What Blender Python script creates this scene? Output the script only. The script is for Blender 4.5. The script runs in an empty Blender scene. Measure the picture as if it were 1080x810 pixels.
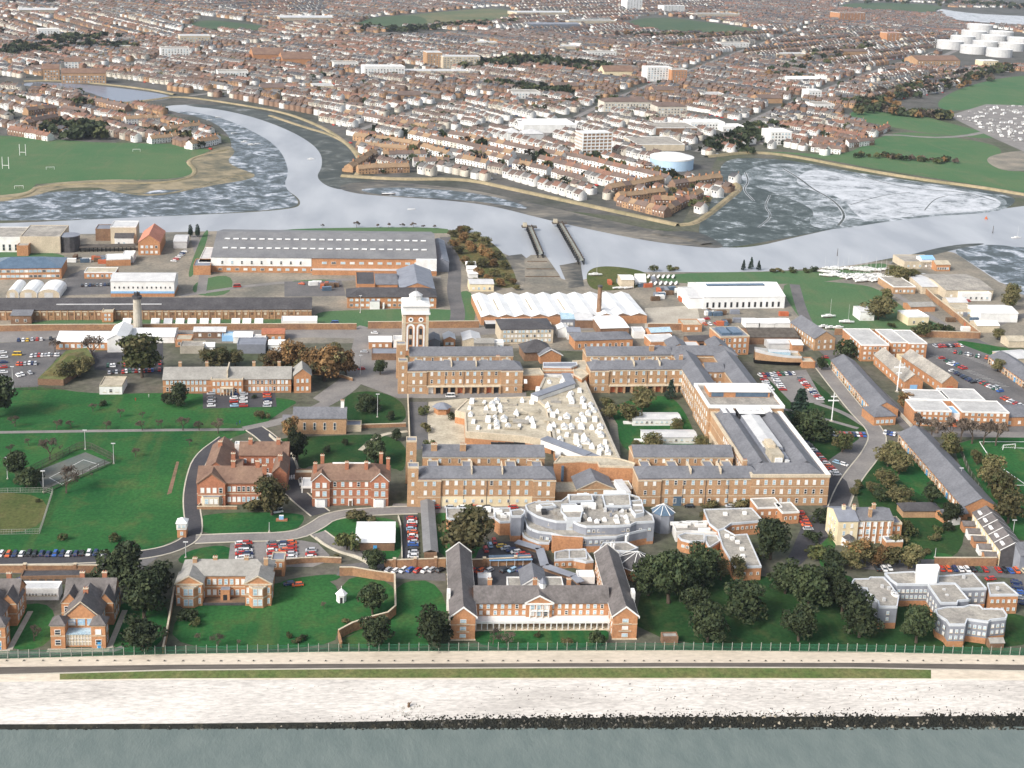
import bpy, math, random
import numpy as np
from mathutils import Vector, Matrix
R=random.Random(7)
rad=math.radians
# ---------------------------------------------------------------- camera
FPX,PITCH,ROLL,YAW,CAMZ=1363.0,13.3,2.3,-6.0,239.0
PPX,PPY=540.0,237.0
def _cam():
    p,y,r=rad(PITCH),rad(YAW),rad(ROLL)
    f=(-math.sin(y)*math.cos(p),math.cos(y)*math.cos(p),-math.sin(p))
    rt=(math.cos(y),math.sin(y),0.0)
    f,rt=Vector(f),Vector(rt)
    up=rt.cross(f)
    r2=rt*math.cos(r)+up*math.sin(r)
    u2=up*math.cos(r)-rt*math.sin(r)
    return f,r2,u2
CF,CR,CU=_cam()
CAM=Vector((0,0,CAMZ))
def G(px,py,z=0.0):
    """photo pixel -> world point at height z"""
    d=CF+CR*((px-PPX)/FPX)-CU*((py-PPY)/FPX)
    t=(z-CAMZ)/d.z
    q=CAM+d*t
    return Vector((q.x,q.y,z))
def P(v):
    d=Vector(v)-CAM
    w=d.dot(CF)
    return PPX+FPX*d.dot(CR)/w, PPY-FPX*d.dot(CU)/w
def HT(px,py,n):
    """height in metres of something standing at pixel (px,py) and n pixels tall"""
    g=G(px,py)
    a,b=0.0,120.0
    for _ in range(30):
        m=(a+b)/2
        if py-P((g.x,g.y,m))[1]<n: a=m
        else: b=m
    return a
# ---------------------------------------------------------------- scene, camera, light
scene=bpy.context.scene
COL=scene.collection
cd=bpy.data.cameras.new('camera'); co=bpy.data.objects.new('camera',cd); COL.objects.link(co)
cd.sensor_fit='HORIZONTAL'; cd.sensor_width=36.0; cd.lens=FPX/1080*36
cd.shift_x=0.0; cd.shift_y=-(405-PPY)/1080.0
cd.clip_start=1.0; cd.clip_end=40000
m3=Matrix((CR,CU,-CF)).transposed()
co.matrix_world=Matrix.Translation(CAM)@m3.to_4x4()
scene.camera=co
w=bpy.data.worlds.new('World'); scene.world=w; w.use_nodes=True
nt=w.node_tree
sky=nt.nodes.new('ShaderNodeTexSky'); sky.sky_type='NISHITA'; sky.sun_disc=False
SUN_EL,SUN_AZ=38.0,-125.0     # azimuth measured clockwise from +Y: the sun stands to the left and behind the camera
sky.sun_elevation=rad(SUN_EL); sky.sun_rotation=rad(SUN_AZ)
sky.air_density=1.0; sky.dust_density=3.0; sky.ozone_density=0.6
hs=nt.nodes.new('ShaderNodeHueSaturation'); hs.inputs['Saturation'].default_value=.55; nt.links.new(sky.outputs[0],hs.inputs['Color'])   # thin high cloud greys the blue
bg=nt.nodes['Background']; nt.links.new(hs.outputs[0],bg.inputs[0]); bg.inputs[1].default_value=0.15
sl=bpy.data.lights.new('sun','SUN'); so=bpy.data.objects.new('sun',sl); COL.objects.link(so)
sl.energy=2.6; sl.angle=rad(16); sl.color=(1.0,0.95,0.88)
sd=Vector((math.sin(rad(SUN_AZ))*math.cos(rad(SUN_EL)),math.cos(rad(SUN_AZ))*math.cos(rad(SUN_EL)),math.sin(rad(SUN_EL))))
so.rotation_euler=sd.to_track_quat('Z','Y').to_euler(); so.location=(0,0,600)
scene.view_settings.view_transform='Standard'; scene.view_settings.look='None'
scene.view_settings.exposure=0.62; scene.view_settings.gamma=1.0
scene.render.engine='CYCLES'
scene.cycles.max_bounces=4; scene.cycles.volume_bounces=0

# ---------------------------------------------------------------- materials
M={}
def mat(name,c,c2=None,scale=.15,fine=1.6,var=.22,rough=.85,spec=.25,metal=0,lo=.35,hi=.65,stretch=None,bump=0):
    """noise mixed surface: c and c2 in large soft patches, then fine light and dark grain"""
    m=bpy.data.materials.new(name); m.use_nodes=True; t=m.node_tree; N=t.nodes; L=t.links
    b=N['Principled BSDF']; b.inputs['Roughness'].default_value=rough; b.inputs['Metallic'].default_value=metal
    b.inputs['Specular IOR Level'].default_value=spec
    g=N.new('ShaderNodeNewGeometry'); src=g.outputs['Position']
    if stretch:
        mp=N.new('ShaderNodeMapping'); mp.inputs['Scale'].default_value=stretch[:3]
        if len(stretch)>3: mp.inputs['Rotation'].default_value=(0,0,stretch[3])
        L.new(src,mp.inputs[0]); src=mp.outputs[0]
    n=N.new('ShaderNodeTexNoise'); n.inputs['Scale'].default_value=scale; n.inputs['Detail'].default_value=5; n.inputs['Roughness'].default_value=.6
    L.new(src,n.inputs['Vector'])
    r=N.new('ShaderNodeMapRange'); r.inputs[1].default_value=lo; r.inputs[2].default_value=hi; L.new(n.outputs[0],r.inputs[0])
    mx=N.new('ShaderNodeMix'); mx.data_type='RGBA'; L.new(r.outputs[0],mx.inputs[0])
    if c2 is None: c2=tuple(v*(1-var*.8) for v in c)
    mx.inputs[6].default_value=(*c,1); mx.inputs[7].default_value=(*c2,1)
    f=N.new('ShaderNodeTexNoise'); f.inputs['Scale'].default_value=fine; f.inputs['Detail'].default_value=3; f.inputs['Roughness'].default_value=.7
    L.new(src,f.inputs['Vector'])
    r2=N.new('ShaderNodeMapRange'); r2.inputs[1].default_value=.3; r2.inputs[2].default_value=.7; r2.inputs[3].default_value=1-var; r2.inputs[4].default_value=1+var
    L.new(f.outputs[0],r2.inputs[0])
    v=N.new('ShaderNodeVectorMath'); v.operation='SCALE'; L.new(mx.outputs[2],v.inputs[0]); L.new(r2.outputs[0],v.inputs['Scale'])
    L.new(v.outputs[0],b.inputs['Base Color'])
    if bump:
        bp=N.new('ShaderNodeBump'); bp.inputs['Strength'].default_value=bump; bp.inputs['Distance'].default_value=.5
        L.new(f.outputs[0],bp.inputs['Height']); L.new(bp.outputs[0],b.inputs['Normal'])
    M[name]=m
    return m
mat('brick_tan',(.42,.262,.148),(.34,.21,.12),scale=.2,fine=1.2,var=.2)
mat('brick_orange',(.45,.225,.11),(.37,.185,.095),scale=.2,fine=1.2,var=.2)
mat('brick_red',(.39,.165,.095),(.31,.13,.075),scale=.2,fine=1.2,var=.22)
mat('brick_wall',(.33,.19,.10),(.23,.13,.08),scale=.15,fine=1,var=.25)
mat('brick_brown',(.23,.14,.085),(.17,.10,.065),scale=.2,fine=1.2,var=.25)
mat('stone_pale',(.55,.47,.35),(.46,.39,.29),scale=.2)
mat('cream',(.72,.62,.42),(.62,.52,.34),scale=.2,var=.1)
mat('white',(.77,.765,.74),(.64,.635,.61),scale=.2,var=.1,rough=.6)
mat('white_bright',(.80,.80,.785),(.68,.68,.66),scale=.12,var=.09,rough=.5)
mat('slate',(.165,.168,.182),(.125,.128,.14),scale=.12,fine=.9,var=.2,rough=.6)
mat('slate_dark',(.082,.078,.08),(.055,.052,.055),scale=.12,fine=.9,var=.25,rough=.65)
mat('slate_warm',(.15,.135,.13),(.10,.09,.085),scale=.15,fine=.9,var=.25,rough=.65)
mat('tile_brown',(.21,.135,.095),(.155,.095,.07),scale=.15,fine=.9,var=.2)
mat('tile_orange',(.38,.15,.085),(.30,.115,.07),scale=.15,fine=.9,var=.2)
mat('tile_pink',(.50,.22,.15),(.42,.18,.12),scale=.15,fine=.9,var=.15)
mat('roof_grey',(.30,.29,.265),(.24,.23,.21),scale=.15,fine=.9,var=.15)
mat('sheet_grey',(.20,.20,.20),(.15,.15,.155),scale=.08,fine=.7,var=.12,rough=.55)
mat('felt',(.36,.335,.29),(.22,.205,.185),scale=.14,fine=.9,var=.25)
mat('deck_tan',(.47,.42,.325),(.33,.29,.22),scale=.15,fine=.8,var=.2)
mat('cladding',(.27,.285,.32),(.20,.21,.24),scale=.25,fine=1,var=.14,rough=.5)
mat('cladding_rim',(.55,.575,.60),(.46,.485,.51),scale=.2,var=.1,rough=.5)
mat('lead',(.22,.235,.27),(.17,.18,.21),scale=.2,fine=.8,var=.15,rough=.5)
mat('roof_worn',(.47,.465,.45),(.36,.355,.345),scale=.15,fine=.8,var=.16,rough=.7)
mat('metal_pale',(.55,.55,.54),(.45,.45,.45),scale=.2,var=.12,rough=.45)
mat('dark',(.03,.03,.032),var=.2)
mat('black',(.012,.012,.013),var=.2)
mat('timber',(.16,.10,.06),(.09,.06,.04),scale=.4,var=.3)
mat('timber_grey',(.12,.105,.09),(.07,.06,.05),scale=.4,var=.3)
mat('blue_trim',(.25,.45,.68),var=.1,rough=.5)
mat('door_orange',(.45,.13,.06),var=.15)
mat('door_blue',(.06,.28,.55),var=.1)
mat('green_mesh',(.02,.10,.055),(.03,.13,.07),var=.25,rough=.6)
mat('post_pale',(.30,.31,.27),var=.25)
mat('prom_road',(.088,.077,.068),(.12,.105,.09),scale=.06,fine=.8,var=.25,stretch=(.15,1,1))
mat('glass_dark',(.025,.035,.045),(.05,.06,.07),scale=.3,var=.2,rough=.12,spec=.6)
mat('glass_pale',(.42,.55,.62),(.30,.42,.50),scale=.3,var=.2,rough=.15,spec=.6)  # in windows, the sky's reflection is put into the pane colour
mat('glass_blue',(.10,.15,.21),(.07,.11,.16),scale=.3,var=.15,rough=.15,spec=.6)
# ground
mat('soil',(.115,.105,.085),(.055,.07,.035),scale=.02,fine=.25,var=.35)
for _n,_a,_b in (('town_brown',(.165,.118,.098),(.12,.09,.076)),('town_red',(.235,.128,.09),(.18,.102,.075)),('town_slate',(.095,.094,.10),(.07,.07,.075)),('town_grey',(.165,.158,.15),(.125,.12,.115)),('town_tan',(.30,.205,.125),(.24,.165,.10)),('town_brick',(.26,.165,.115),(.20,.13,.09)),('town_cream',(.58,.54,.46),(.49,.45,.38)),('town_white',(.74,.73,.70),(.62,.61,.58))): mat(_n,_a,_b,scale=.08,fine=.8,var=.15)
mat('town_ground',(.105,.098,.09),(.05,.055,.042),scale=.012,fine=.1,var=.35)
def grass(name,a,b,dry,big=.012,amount=.35,grain=.3):
    """lawn colour: broad dark and light patches, drier blotches, worn streaks and a fine grain"""
    m=bpy.data.materials.new(name); m.use_nodes=True; t=m.node_tree; N=t.nodes; L=t.links; bs=N['Principled BSDF']; bs.inputs['Roughness'].default_value=.95; bs.inputs['Specular IOR Level'].default_value=.1
    g=N.new('ShaderNodeNewGeometry')
    def noise(sc,det,lo,hi,o0=0,o1=1,st=None):
        src=g.outputs['Position']
        if st:
            mp=N.new('ShaderNodeMapping'); mp.inputs['Scale'].default_value=st[:3]; mp.inputs['Rotation'].default_value=(0,0,st[3]); L.new(src,mp.inputs[0]); src=mp.outputs[0]
        n=N.new('ShaderNodeTexNoise'); n.inputs['Scale'].default_value=sc; n.inputs['Detail'].default_value=det; n.inputs['Roughness'].default_value=.65; L.new(src,n.inputs[0])
        r=N.new('ShaderNodeMapRange'); r.inputs[1].default_value=lo; r.inputs[2].default_value=hi; r.inputs[3].default_value=o0; r.inputs[4].default_value=o1; L.new(n.outputs[0],r.inputs[0]); return r.outputs[0]
    def mix(f,x,y):
        q=N.new('ShaderNodeMix'); q.data_type='RGBA'; L.new(f,q.inputs[0])
        for k,c in ((6,x),(7,y)):
            if isinstance(c,tuple): q.inputs[k].default_value=(*c,1)
            else: L.new(c,q.inputs[k])
        return q.outputs[2]
    c=mix(noise(big,6,.38,.64),a,b); c=mix(noise(big*5,5,.52,.74,0,amount),c,dry); c=mix(noise(.09,4,.55,.72,0,amount*.8,(1,.12,1,.25)),c,dry)
    v=N.new('ShaderNodeVectorMath'); v.operation='SCALE'; L.new(c,v.inputs[0]); L.new(noise(.7,5,.3,.7,1-grain,1+grain),v.inputs['Scale']); L.new(v.outputs[0],bs.inputs['Base Color']); M[name]=m
grass('lawn',(.013,.072,.021),(.031,.110,.030),(.085,.105,.036),.016,.68)
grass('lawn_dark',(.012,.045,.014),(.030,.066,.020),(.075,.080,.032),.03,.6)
grass('lawn_dry',(.060,.080,.026),(.095,.100,.036),(.14,.115,.055),.03,.7)
grass('field',(.055,.125,.055),(.085,.140,.065),(.14,.14,.08),.008,.5,.2)
grass('field_far',(.050,.090,.050),(.075,.105,.058),(.12,.12,.07),.006,.5,.15)
mat('heath',(.15,.135,.07),(.07,.105,.05),scale=.01,fine=.1,var=.25)
mat('scrub',(.07,.085,.025),(.13,.10,.04),scale=.06,fine=.5,var=.4)
mat('asphalt',(.14,.133,.13),(.095,.093,.094),scale=.08,fine=.9,var=.18)
mat('asphalt_dark',(.045,.045,.052),(.065,.063,.066),scale=.08,fine=.9,var=.18)
mat('road_pale',(.23,.215,.20),(.165,.155,.15),scale=.07,fine=.9,var=.15)
mat('concrete',(.42,.385,.32),(.32,.29,.24),scale=.08,fine=.8,var=.16)
mat('kerb',(.50,.46,.38),(.40,.37,.30),scale=.2,var=.12)
mat('promenade',(.56,.49,.40),(.46,.40,.32),scale=.1,fine=.9,var=.16,stretch=(.35,1,1))
mat('shingle',(.56,.53,.49),(.40,.375,.345),scale=.07,fine=1.5,var=.26,stretch=(.22,1,1),bump=.4)
mat('coping',(.50,.43,.33),(.62,.56,.47),scale=.1,var=.15,stretch=(.2,1,1))
mat('weed',(.012,.013,.010),(.05,.045,.03),scale=.35,fine=1.4,var=.5,lo=.5,hi=.8)
mat('grass_rough',(.075,.11,.03),(.13,.13,.05),scale=.15,fine=.8,var=.35)
mat('sand',(.31,.25,.155),(.19,.165,.095),scale=.03,fine=.3,var=.22)
mat('paint_white',(.75,.75,.72),var=.1)
mat('yard',(.27,.235,.185),(.13,.125,.105),scale=.03,fine=.5,var=.25)
mat('tennis',(.10,.12,.11),(.13,.13,.11),scale=.08,fine=.8,var=.15)
mat('earth_red',(.22,.13,.085),(.14,.10,.06),scale=.1,fine=.6,var=.3)

def water(name,c,rough,wave,strength,stretch,c2=None):
    m=bpy.data.materials.new(name); m.use_nodes=True; t=m.node_tree; N=t.nodes; L=t.links; b=N['Principled BSDF']
    b.inputs['Base Color'].default_value=(*c,1); b.inputs['Roughness'].default_value=rough; b.inputs['IOR'].default_value=1.33
    g=N.new('ShaderNodeNewGeometry'); mp=N.new('ShaderNodeMapping'); mp.inputs['Scale'].default_value=stretch[:3]; mp.inputs['Rotation'].default_value=(0,0,stretch[3])
    L.new(g.outputs['Position'],mp.inputs[0])
    n=N.new('ShaderNodeTexNoise'); n.inputs['Scale'].default_value=wave; n.inputs['Detail'].default_value=6; n.inputs['Roughness'].default_value=.62; L.new(mp.outputs[0],n.inputs[0])
    bp=N.new('ShaderNodeBump'); bp.inputs['Strength'].default_value=strength; bp.inputs['Distance'].default_value=1.0; L.new(n.outputs[0],bp.inputs['Height']); L.new(bp.outputs[0],b.inputs['Normal'])
    if c2:
        n2=N.new('ShaderNodeTexNoise'); n2.inputs['Scale'].default_value=wave*.25; n2.inputs['Detail'].default_value=6; L.new(mp.outputs[0],n2.inputs[0])
        r=N.new('ShaderNodeMapRange'); r.inputs[1].default_value=.38; r.inputs[2].default_value=.64; L.new(n2.outputs[0],r.inputs[0])
        mx=N.new('ShaderNodeMix'); mx.data_type='RGBA'; mx.inputs[6].default_value=(*c,1); mx.inputs[7].default_value=(*c2,1); L.new(r.outputs[0],mx.inputs[0]); L.new(mx.outputs[2],b.inputs['Base Color'])
    M[name]=m
water('sea',(.118,.148,.138),.36,.8,.28,(1,.5,1,.5),(.140,.170,.157))
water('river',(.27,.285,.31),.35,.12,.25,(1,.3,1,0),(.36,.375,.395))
water('pond',(.16,.18,.23),.25,.12,.12,(1,.5,1,0))
def mudflat(name,dark,pale,scale,lo,hi,stretch,mid=None,dist=2.2):
    m=bpy.data.materials.new(name); m.use_nodes=True; t=m.node_tree; N=t.nodes; L=t.links; b=N['Principled BSDF']; b.inputs['Roughness'].default_value=.55
    g=N.new('ShaderNodeNewGeometry'); mp=N.new('ShaderNodeMapping'); mp.inputs['Scale'].default_value=stretch[:3]; mp.inputs['Rotation'].default_value=(0,0,stretch[3]); L.new(g.outputs['Position'],mp.inputs[0])
    n=N.new('ShaderNodeTexNoise'); n.inputs['Scale'].default_value=scale; n.inputs['Detail'].default_value=7; n.inputs['Roughness'].default_value=.68; n.inputs['Distortion'].default_value=dist; L.new(mp.outputs[0],n.inputs[0])
    n2=N.new('ShaderNodeTexNoise'); n2.inputs['Scale'].default_value=scale*.16; n2.inputs['Detail'].default_value=4; n2.inputs['Distortion'].default_value=1.0; L.new(g.outputs['Position'],n2.inputs[0])
    a=N.new('ShaderNodeMath'); a.operation='ADD'; L.new(n.outputs[0],a.inputs[0])
    s=N.new('ShaderNodeMath'); s.operation='MULTIPLY_ADD'; s.inputs[1].default_value=1.1; s.inputs[2].default_value=-.55; L.new(n2.outputs[0],s.inputs[0]); L.new(s.outputs[0],a.inputs[1])
    r=N.new('ShaderNodeValToRGB'); L.new(a.outputs[0],r.inputs[0])
    r.color_ramp.elements[0].position=lo; r.color_ramp.elements[0].color=(*dark,1); r.color_ramp.elements[1].position=hi; r.color_ramp.elements[1].color=(*pale,1)
    if mid: e=r.color_ramp.elements.new((lo+hi)/2); e.color=(*mid,1)
    L.new(r.outputs[0],b.inputs['Base Color']); M[name]=m
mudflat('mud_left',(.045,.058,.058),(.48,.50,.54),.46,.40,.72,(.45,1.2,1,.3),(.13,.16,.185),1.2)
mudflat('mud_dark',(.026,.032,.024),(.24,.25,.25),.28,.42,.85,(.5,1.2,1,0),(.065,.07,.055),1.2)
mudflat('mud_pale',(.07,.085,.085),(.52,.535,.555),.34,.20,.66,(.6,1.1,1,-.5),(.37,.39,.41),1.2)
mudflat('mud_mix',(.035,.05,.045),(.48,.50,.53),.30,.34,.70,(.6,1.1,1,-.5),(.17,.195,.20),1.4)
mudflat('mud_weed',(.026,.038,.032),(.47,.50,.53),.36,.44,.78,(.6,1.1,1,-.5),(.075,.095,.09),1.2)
mudflat('marsh',(.05,.055,.03),(.30,.24,.14),.16,.3,.7,(.5,1.2,1,0),(.17,.14,.075),1.2)
mudflat('mud_bank',(.035,.035,.028),(.27,.235,.175),.06,.35,.75,(.5,1.3,1,-.2),(.13,.115,.09))
def leafmat(name,c,c2):
    m=bpy.data.materials.new(name); m.use_nodes=True; t=m.node_tree; N=t.nodes; L=t.links; b=N['Principled BSDF']; b.inputs['Roughness'].default_value=.7; b.inputs['Specular IOR Level'].default_value=.2
    g=N.new('ShaderNodeNewGeometry'); oi=N.new('ShaderNodeObjectInfo')
    n=N.new('ShaderNodeTexNoise'); n.inputs['Scale'].default_value=.45; n.inputs['Detail'].default_value=3; L.new(g.outputs['Position'],n.inputs[0])
    r=N.new('ShaderNodeMapRange'); r.inputs[1].default_value=.35; r.inputs[2].default_value=.65; L.new(n.outputs[0],r.inputs[0])
    mx=N.new('ShaderNodeMix'); mx.data_type='RGBA'; mx.inputs[6].default_value=(*c,1); mx.inputs[7].default_value=(*c2,1); L.new(r.outputs[0],mx.inputs[0])
    rr=N.new('ShaderNodeMapRange'); rr.inputs[3].default_value=.62; rr.inputs[4].default_value=1.5; L.new(oi.outputs['Random'],rr.inputs[0])
    v=N.new('ShaderNodeVectorMath'); v.operation='SCALE'; L.new(mx.outputs[2],v.inputs[0]); L.new(rr.outputs[0],v.inputs['Scale']); L.new(v.outputs[0],b.inputs['Base Color'])
    M[name]=m
leafmat('leaf_evergreen',(.017,.029,.013),(.044,.055,.022))
leafmat('leaf_green',(.045,.06,.022),(.085,.085,.03))
leafmat('leaf_olive',(.068,.068,.030),(.125,.105,.045))
leafmat('leaf_autumn',(.135,.078,.034),(.20,.12,.05))
leafmat('leaf_conifer',(.012,.028,.02),(.025,.042,.026))
leafmat('twig',(.075,.058,.047),(.125,.095,.07))
leafmat('leaf_grey',(.14,.135,.09),(.20,.18,.12))
mat('bark',(.10,.075,.055),(.06,.045,.035),scale=.8,var=.3)

# ---------------------------------------------------------------- mesh builder
class MB:
    def __init__(s): s.v=[]; s.f=[]; s.m=[]; s.mats=[]
    def mi(s,name):
        if name not in s.mats: s.mats.append(name)
        return s.mats.index(name)
    def face(s,pts,m):
        i=len(s.v); s.v.extend([tuple(p) for p in pts]); s.f.append(tuple(range(i,i+len(pts)))); s.m.append(s.mi(m)); return s
    def box(s,x0,x1,y0,y1,z0,z1,m,top=None,bottom=False):
        i=len(s.v); s.v+= [(x0,y0,z0),(x1,y0,z0),(x1,y1,z0),(x0,y1,z0),(x0,y0,z1),(x1,y0,z1),(x1,y1,z1),(x0,y1,z1)]
        k=s.mi(m); kt=s.mi(top) if top else k
        for f in ((0,1,5,4),(1,2,6,5),(2,3,7,6),(3,0,4,7)): s.f.append(tuple(i+a for a in f)); s.m.append(k)
        s.f.append((i+4,i+5,i+6,i+7)); s.m.append(kt)
        if bottom: s.f.append((i+3,i+2,i+1,i)); s.m.append(k)
        return s
    def obox(s,a,b,wd,z0,z1,m,top=None):
        """box along the ground line a-b, wd wide"""
        a=Vector((a[0],a[1])); b=Vector((b[0],b[1])); d=(b-a).normalized(); n=Vector((-d.y,d.x))*wd/2
        return s.prism([a+n*-1,b+n*-1,b+n,a+n],z0,z1,m,top)
    def prism(s,poly,z0,z1,m,top=None,bottom=False):
        poly=[(p[0],p[1]) for p in poly]
        ar=sum(poly[k][0]*poly[(k+1)%len(poly)][1]-poly[(k+1)%len(poly)][0]*poly[k][1] for k in range(len(poly)))
        if ar<0: poly=poly[::-1]
        n=len(poly); i=len(s.v)
        s.v+=[(x,y,z0) for x,y in poly]+[(x,y,z1) for x,y in poly]
        k=s.mi(m); kt=s.mi(top) if top else k
        for j in range(n): s.f.append((i+j,i+(j+1)%n,i+n+(j+1)%n,i+n+j)); s.m.append(k)
        s.f.append(tuple(i+n+j for j in range(n))); s.m.append(kt)
        if bottom: s.f.append(tuple(i+n-1-j for j in range(n))); s.m.append(k)
        return s
    def ring(s,poly,wd,z0,z1,m):
        """upstanding rim along the inside of a polygon"""
        poly=[Vector((p[0],p[1])) for p in poly]
        ar=sum(poly[k].x*poly[(k+1)%len(poly)].y-poly[(k+1)%len(poly)].x*poly[k].y for k in range(len(poly)))
        if ar<0: poly=poly[::-1]
        n=len(poly); inn=[]
        for j in range(n):
            a,b,c=poly[j-1],poly[j],poly[(j+1)%n]
            d1=(b-a).normalized(); d2=(c-b).normalized(); n1=Vector((-d1.y,d1.x)); n2=Vector((-d2.y,d2.x))
            q=n1+n2; q=q/max(.3,q.length_squared)*2 if q.length>1e-6 else n1
            inn.append(b+q*wd)
        k=s.mi(m); i=len(s.v)
        s.v+=[(p.x,p.y,z0) for p in poly]+[(p.x,p.y,z1) for p in poly]+[(p.x,p.y,z1) for p in inn]+[(p.x,p.y,z0) for p in inn]
        for j in range(n):
            h=(j+1)%n
            for f in ((j,h,n+h,n+j),(n+j,n+h,2*n+h,2*n+j),(2*n+j,2*n+h,3*n+h,3*n+j)): s.f.append(tuple(i+a for a in f)); s.m.append(k)
        return s
    def cyl(s,x,y,r0,r1,z0,z1,m,n=10,cap=True,ph=0):
        i=len(s.v); k=s.mi(m)
        for z,r in ((z0,r0),(z1,r1)):
            for j in range(n): a=ph+2*math.pi*j/n; s.v.append((x+r*math.cos(a),y+r*math.sin(a),z))
        for j in range(n): s.f.append((i+j,i+(j+1)%n,i+n+(j+1)%n,i+n+j)); s.m.append(k)
        if cap and r1>1e-3: s.f.append(tuple(i+n+j for j in range(n))); s.m.append(k)
        return s
    def tube(s,a,b,r0,r1,m,n=5):
        a,b=Vector(a),Vector(b); d=(b-a).normalized(); u=d.orthogonal().normalized(); w_=d.cross(u); i=len(s.v); k=s.mi(m)
        for p,r in ((a,r0),(b,r1)):
            for j in range(n): t=2*math.pi*j/n; s.v.append(tuple(p+u*r*math.cos(t)+w_*r*math.sin(t)))
        for j in range(n): s.f.append((i+j,i+(j+1)%n,i+n+(j+1)%n,i+n+j)); s.m.append(k)
        s.f.append(tuple(i+n+j for j in range(n))); s.m.append(k)
        return s
    def gable(s,x0,x1,y0,y1,z0,rise,axis,m,ov=.4,th=.22,end=None,ove=.25):
        """gable roof slab with overhang; end = material of the gable triangles"""
        if axis=='x':
            ym=(y0+y1)/2; sl=rise/(ym-y0); e0,e1=x0-ove,x1+ove
            A=[(y0-ov,z0-ov*sl+th),(ym,z0+rise+th),(y1+ov,z0-ov*sl+th)]
            mk=lambda u,p:(u,p[0],p[1])
            tri=[[(x,y0,z0),(x,y1,z0),(x,ym,z0+rise)] for x in (x0,x1)]
        else:
            xm=(x0+x1)/2; sl=rise/(xm-x0); e0,e1=y0-ove,y1+ove
            A=[(x0-ov,z0-ov*sl+th),(xm,z0+rise+th),(x1+ov,z0-ov*sl+th)]
            mk=lambda u,p:(p[0],u,p[1])
            tri=[[(x0,y,z0),(x1,y,z0),(xm,y,z0+rise)] for y in (y0,y1)]
        for p,q in ((A[0],A[1]),(A[1],A[2])):
            s.face([mk(e0,p),mk(e1,p),mk(e1,q),mk(e0,q)],m)
            p2,q2=(p[0],p[1]-th),(q[0],q[1]-th)
            s.face([mk(e0,p2),mk(e0,q2),mk(e0,q),mk(e0,p)],m); s.face([mk(e1,p2),mk(e1,q2),mk(e1,q),mk(e1,p)],m)
            o=p if p is not A[1] else q; s.face([mk(e0,(o[0],o[1]-th)),mk(e1,(o[0],o[1]-th)),mk(e1,o),mk(e0,o)],m)
        if end:
            for t in tri: s.face(t,end)
        return s
    def hip(s,x0,x1,y0,y1,z0,rise,m,ov=.4,inset=None):
        x0-=ov;x1+=ov;y0-=ov;y1+=ov
        wx,wy=x1-x0,y1-y0
        if wx>=wy:
            i=inset or wy/2; r0,r1=(x0+i,(y0+y1)/2,z0+rise),(x1-i,(y0+y1)/2,z0+rise)
            c=[(x0,y0,z0),(x1,y0,z0),(x1,y1,z0),(x0,y1,z0)]
            s.face([c[0],c[1],r1,r0],m).face([c[1],c[2],r1],m).face([c[2],c[3],r0,r1],m).face([c[3],c[0],r0],m)
        else:
            i=inset or wx/2; r0,r1=((x0+x1)/2,y0+i,z0+rise),((x0+x1)/2,y1-i,z0+rise)
            c=[(x0,y0,z0),(x1,y0,z0),(x1,y1,z0),(x0,y1,z0)]
            s.face([c[0],c[1],r0],m).face([c[1],c[2],r1,r0],m).face([c[2],c[3],r1],m).face([c[3],c[0],r0,r1],m)
        s.box(x0,x1,y0,y1,z0-.25,z0-.01,m,bottom=True)
        return s
    def mesh(s,name):
        me=bpy.data.meshes.new(name); me.from_pydata(s.v,[],s.f); me.polygons.foreach_set('material_index',s.m)
        for n in s.mats: me.materials.append(M[n])
        me.update(); return me
    def build(s,name,parent=None,loc=(0,0,0),rz=0,**props):
        return put(name,s.mesh(name),parent,loc,rz,**props)
def fit(l):
    """keep a label within sixteen words"""
    for a,b in ((' of those ',' '),(' from the left',' from left'),(', rightmost',', rightmost'),(' in the ',' in '),(' beside the ',' beside '),(' right of the ',' right of '),(' of the ',' of '),(' between the ',' between '),(' and the ',' and '),(' on the ',' on '),(' below the ',' below '),(' at the ',' at '),(' by the ',' by '),(' along the ',' along '),(' behind the ',' behind '),(' before the ',' before '),(' above the ',' above '),(' facing the ',' facing '),(' to the ',' to '),(' near the ',' near '),(' inside the ',' inside '),(' with ',', '),(' the ',' ')):
        if len(l.split())<=16: break
        l=l.replace(a,b)
    return l
def put(name,me,parent=None,loc=(0,0,0),rz=0,scale=None,**props):
    o=bpy.data.objects.new(name,me); COL.objects.link(o); o.parent=parent; o.location=loc; o.rotation_euler=(0,0,rz)
    if scale: o.scale=scale
    for k,v in props.items():
        if k=='label' and v: v=fit(v)
        if v is not None: o['category' if k=='cat' else k]=v
    return o
# ---------------------------------------------------------------- windows and buildings
_wc={}
def window_mesh(w_,h_,style,pane):
    key=(round(w_,2),round(h_,2),style,pane)
    if key in _wc: return _wc[key]
    b=MB(); hw=w_/2
    fr={'w':'white','b':'blue_trim','t':'timber'}[style]
    t=.14
    b.box(-hw,-hw+t,-.10,0,0,h_,fr); b.box(hw-t,hw,-.10,0,0,h_,fr); b.box(-hw+t,hw-t,-.10,0,h_-t,h_,fr,bottom=True); b.box(-hw-.1,hw+.1,-.2,0,-.12,.08,'stone_pale',bottom=True)
    b.box(-hw+t,hw-t,-.085,0,h_*.5-.05,h_*.5+.05,fr,bottom=True)
    b.face([(-hw+t,-.04,.08),(hw-t,-.04,.08),(hw-t,-.04,h_-t),(-hw+t,-.04,h_-t)],pane)
    _wc[key]=b.mesh('window'); return _wc[key]
PIECES={'roof_plant','roof_upstand','drainpipe','roof_dome','buttress','sill_band','roof_vent','slit_window','dark_opening','quoin','roof_light','plant_room','pilaster','tank_room','lean_to','porch','white_verge','paving','bargeboard','arcade_pier','inner_roof','veranda','post'}
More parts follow.
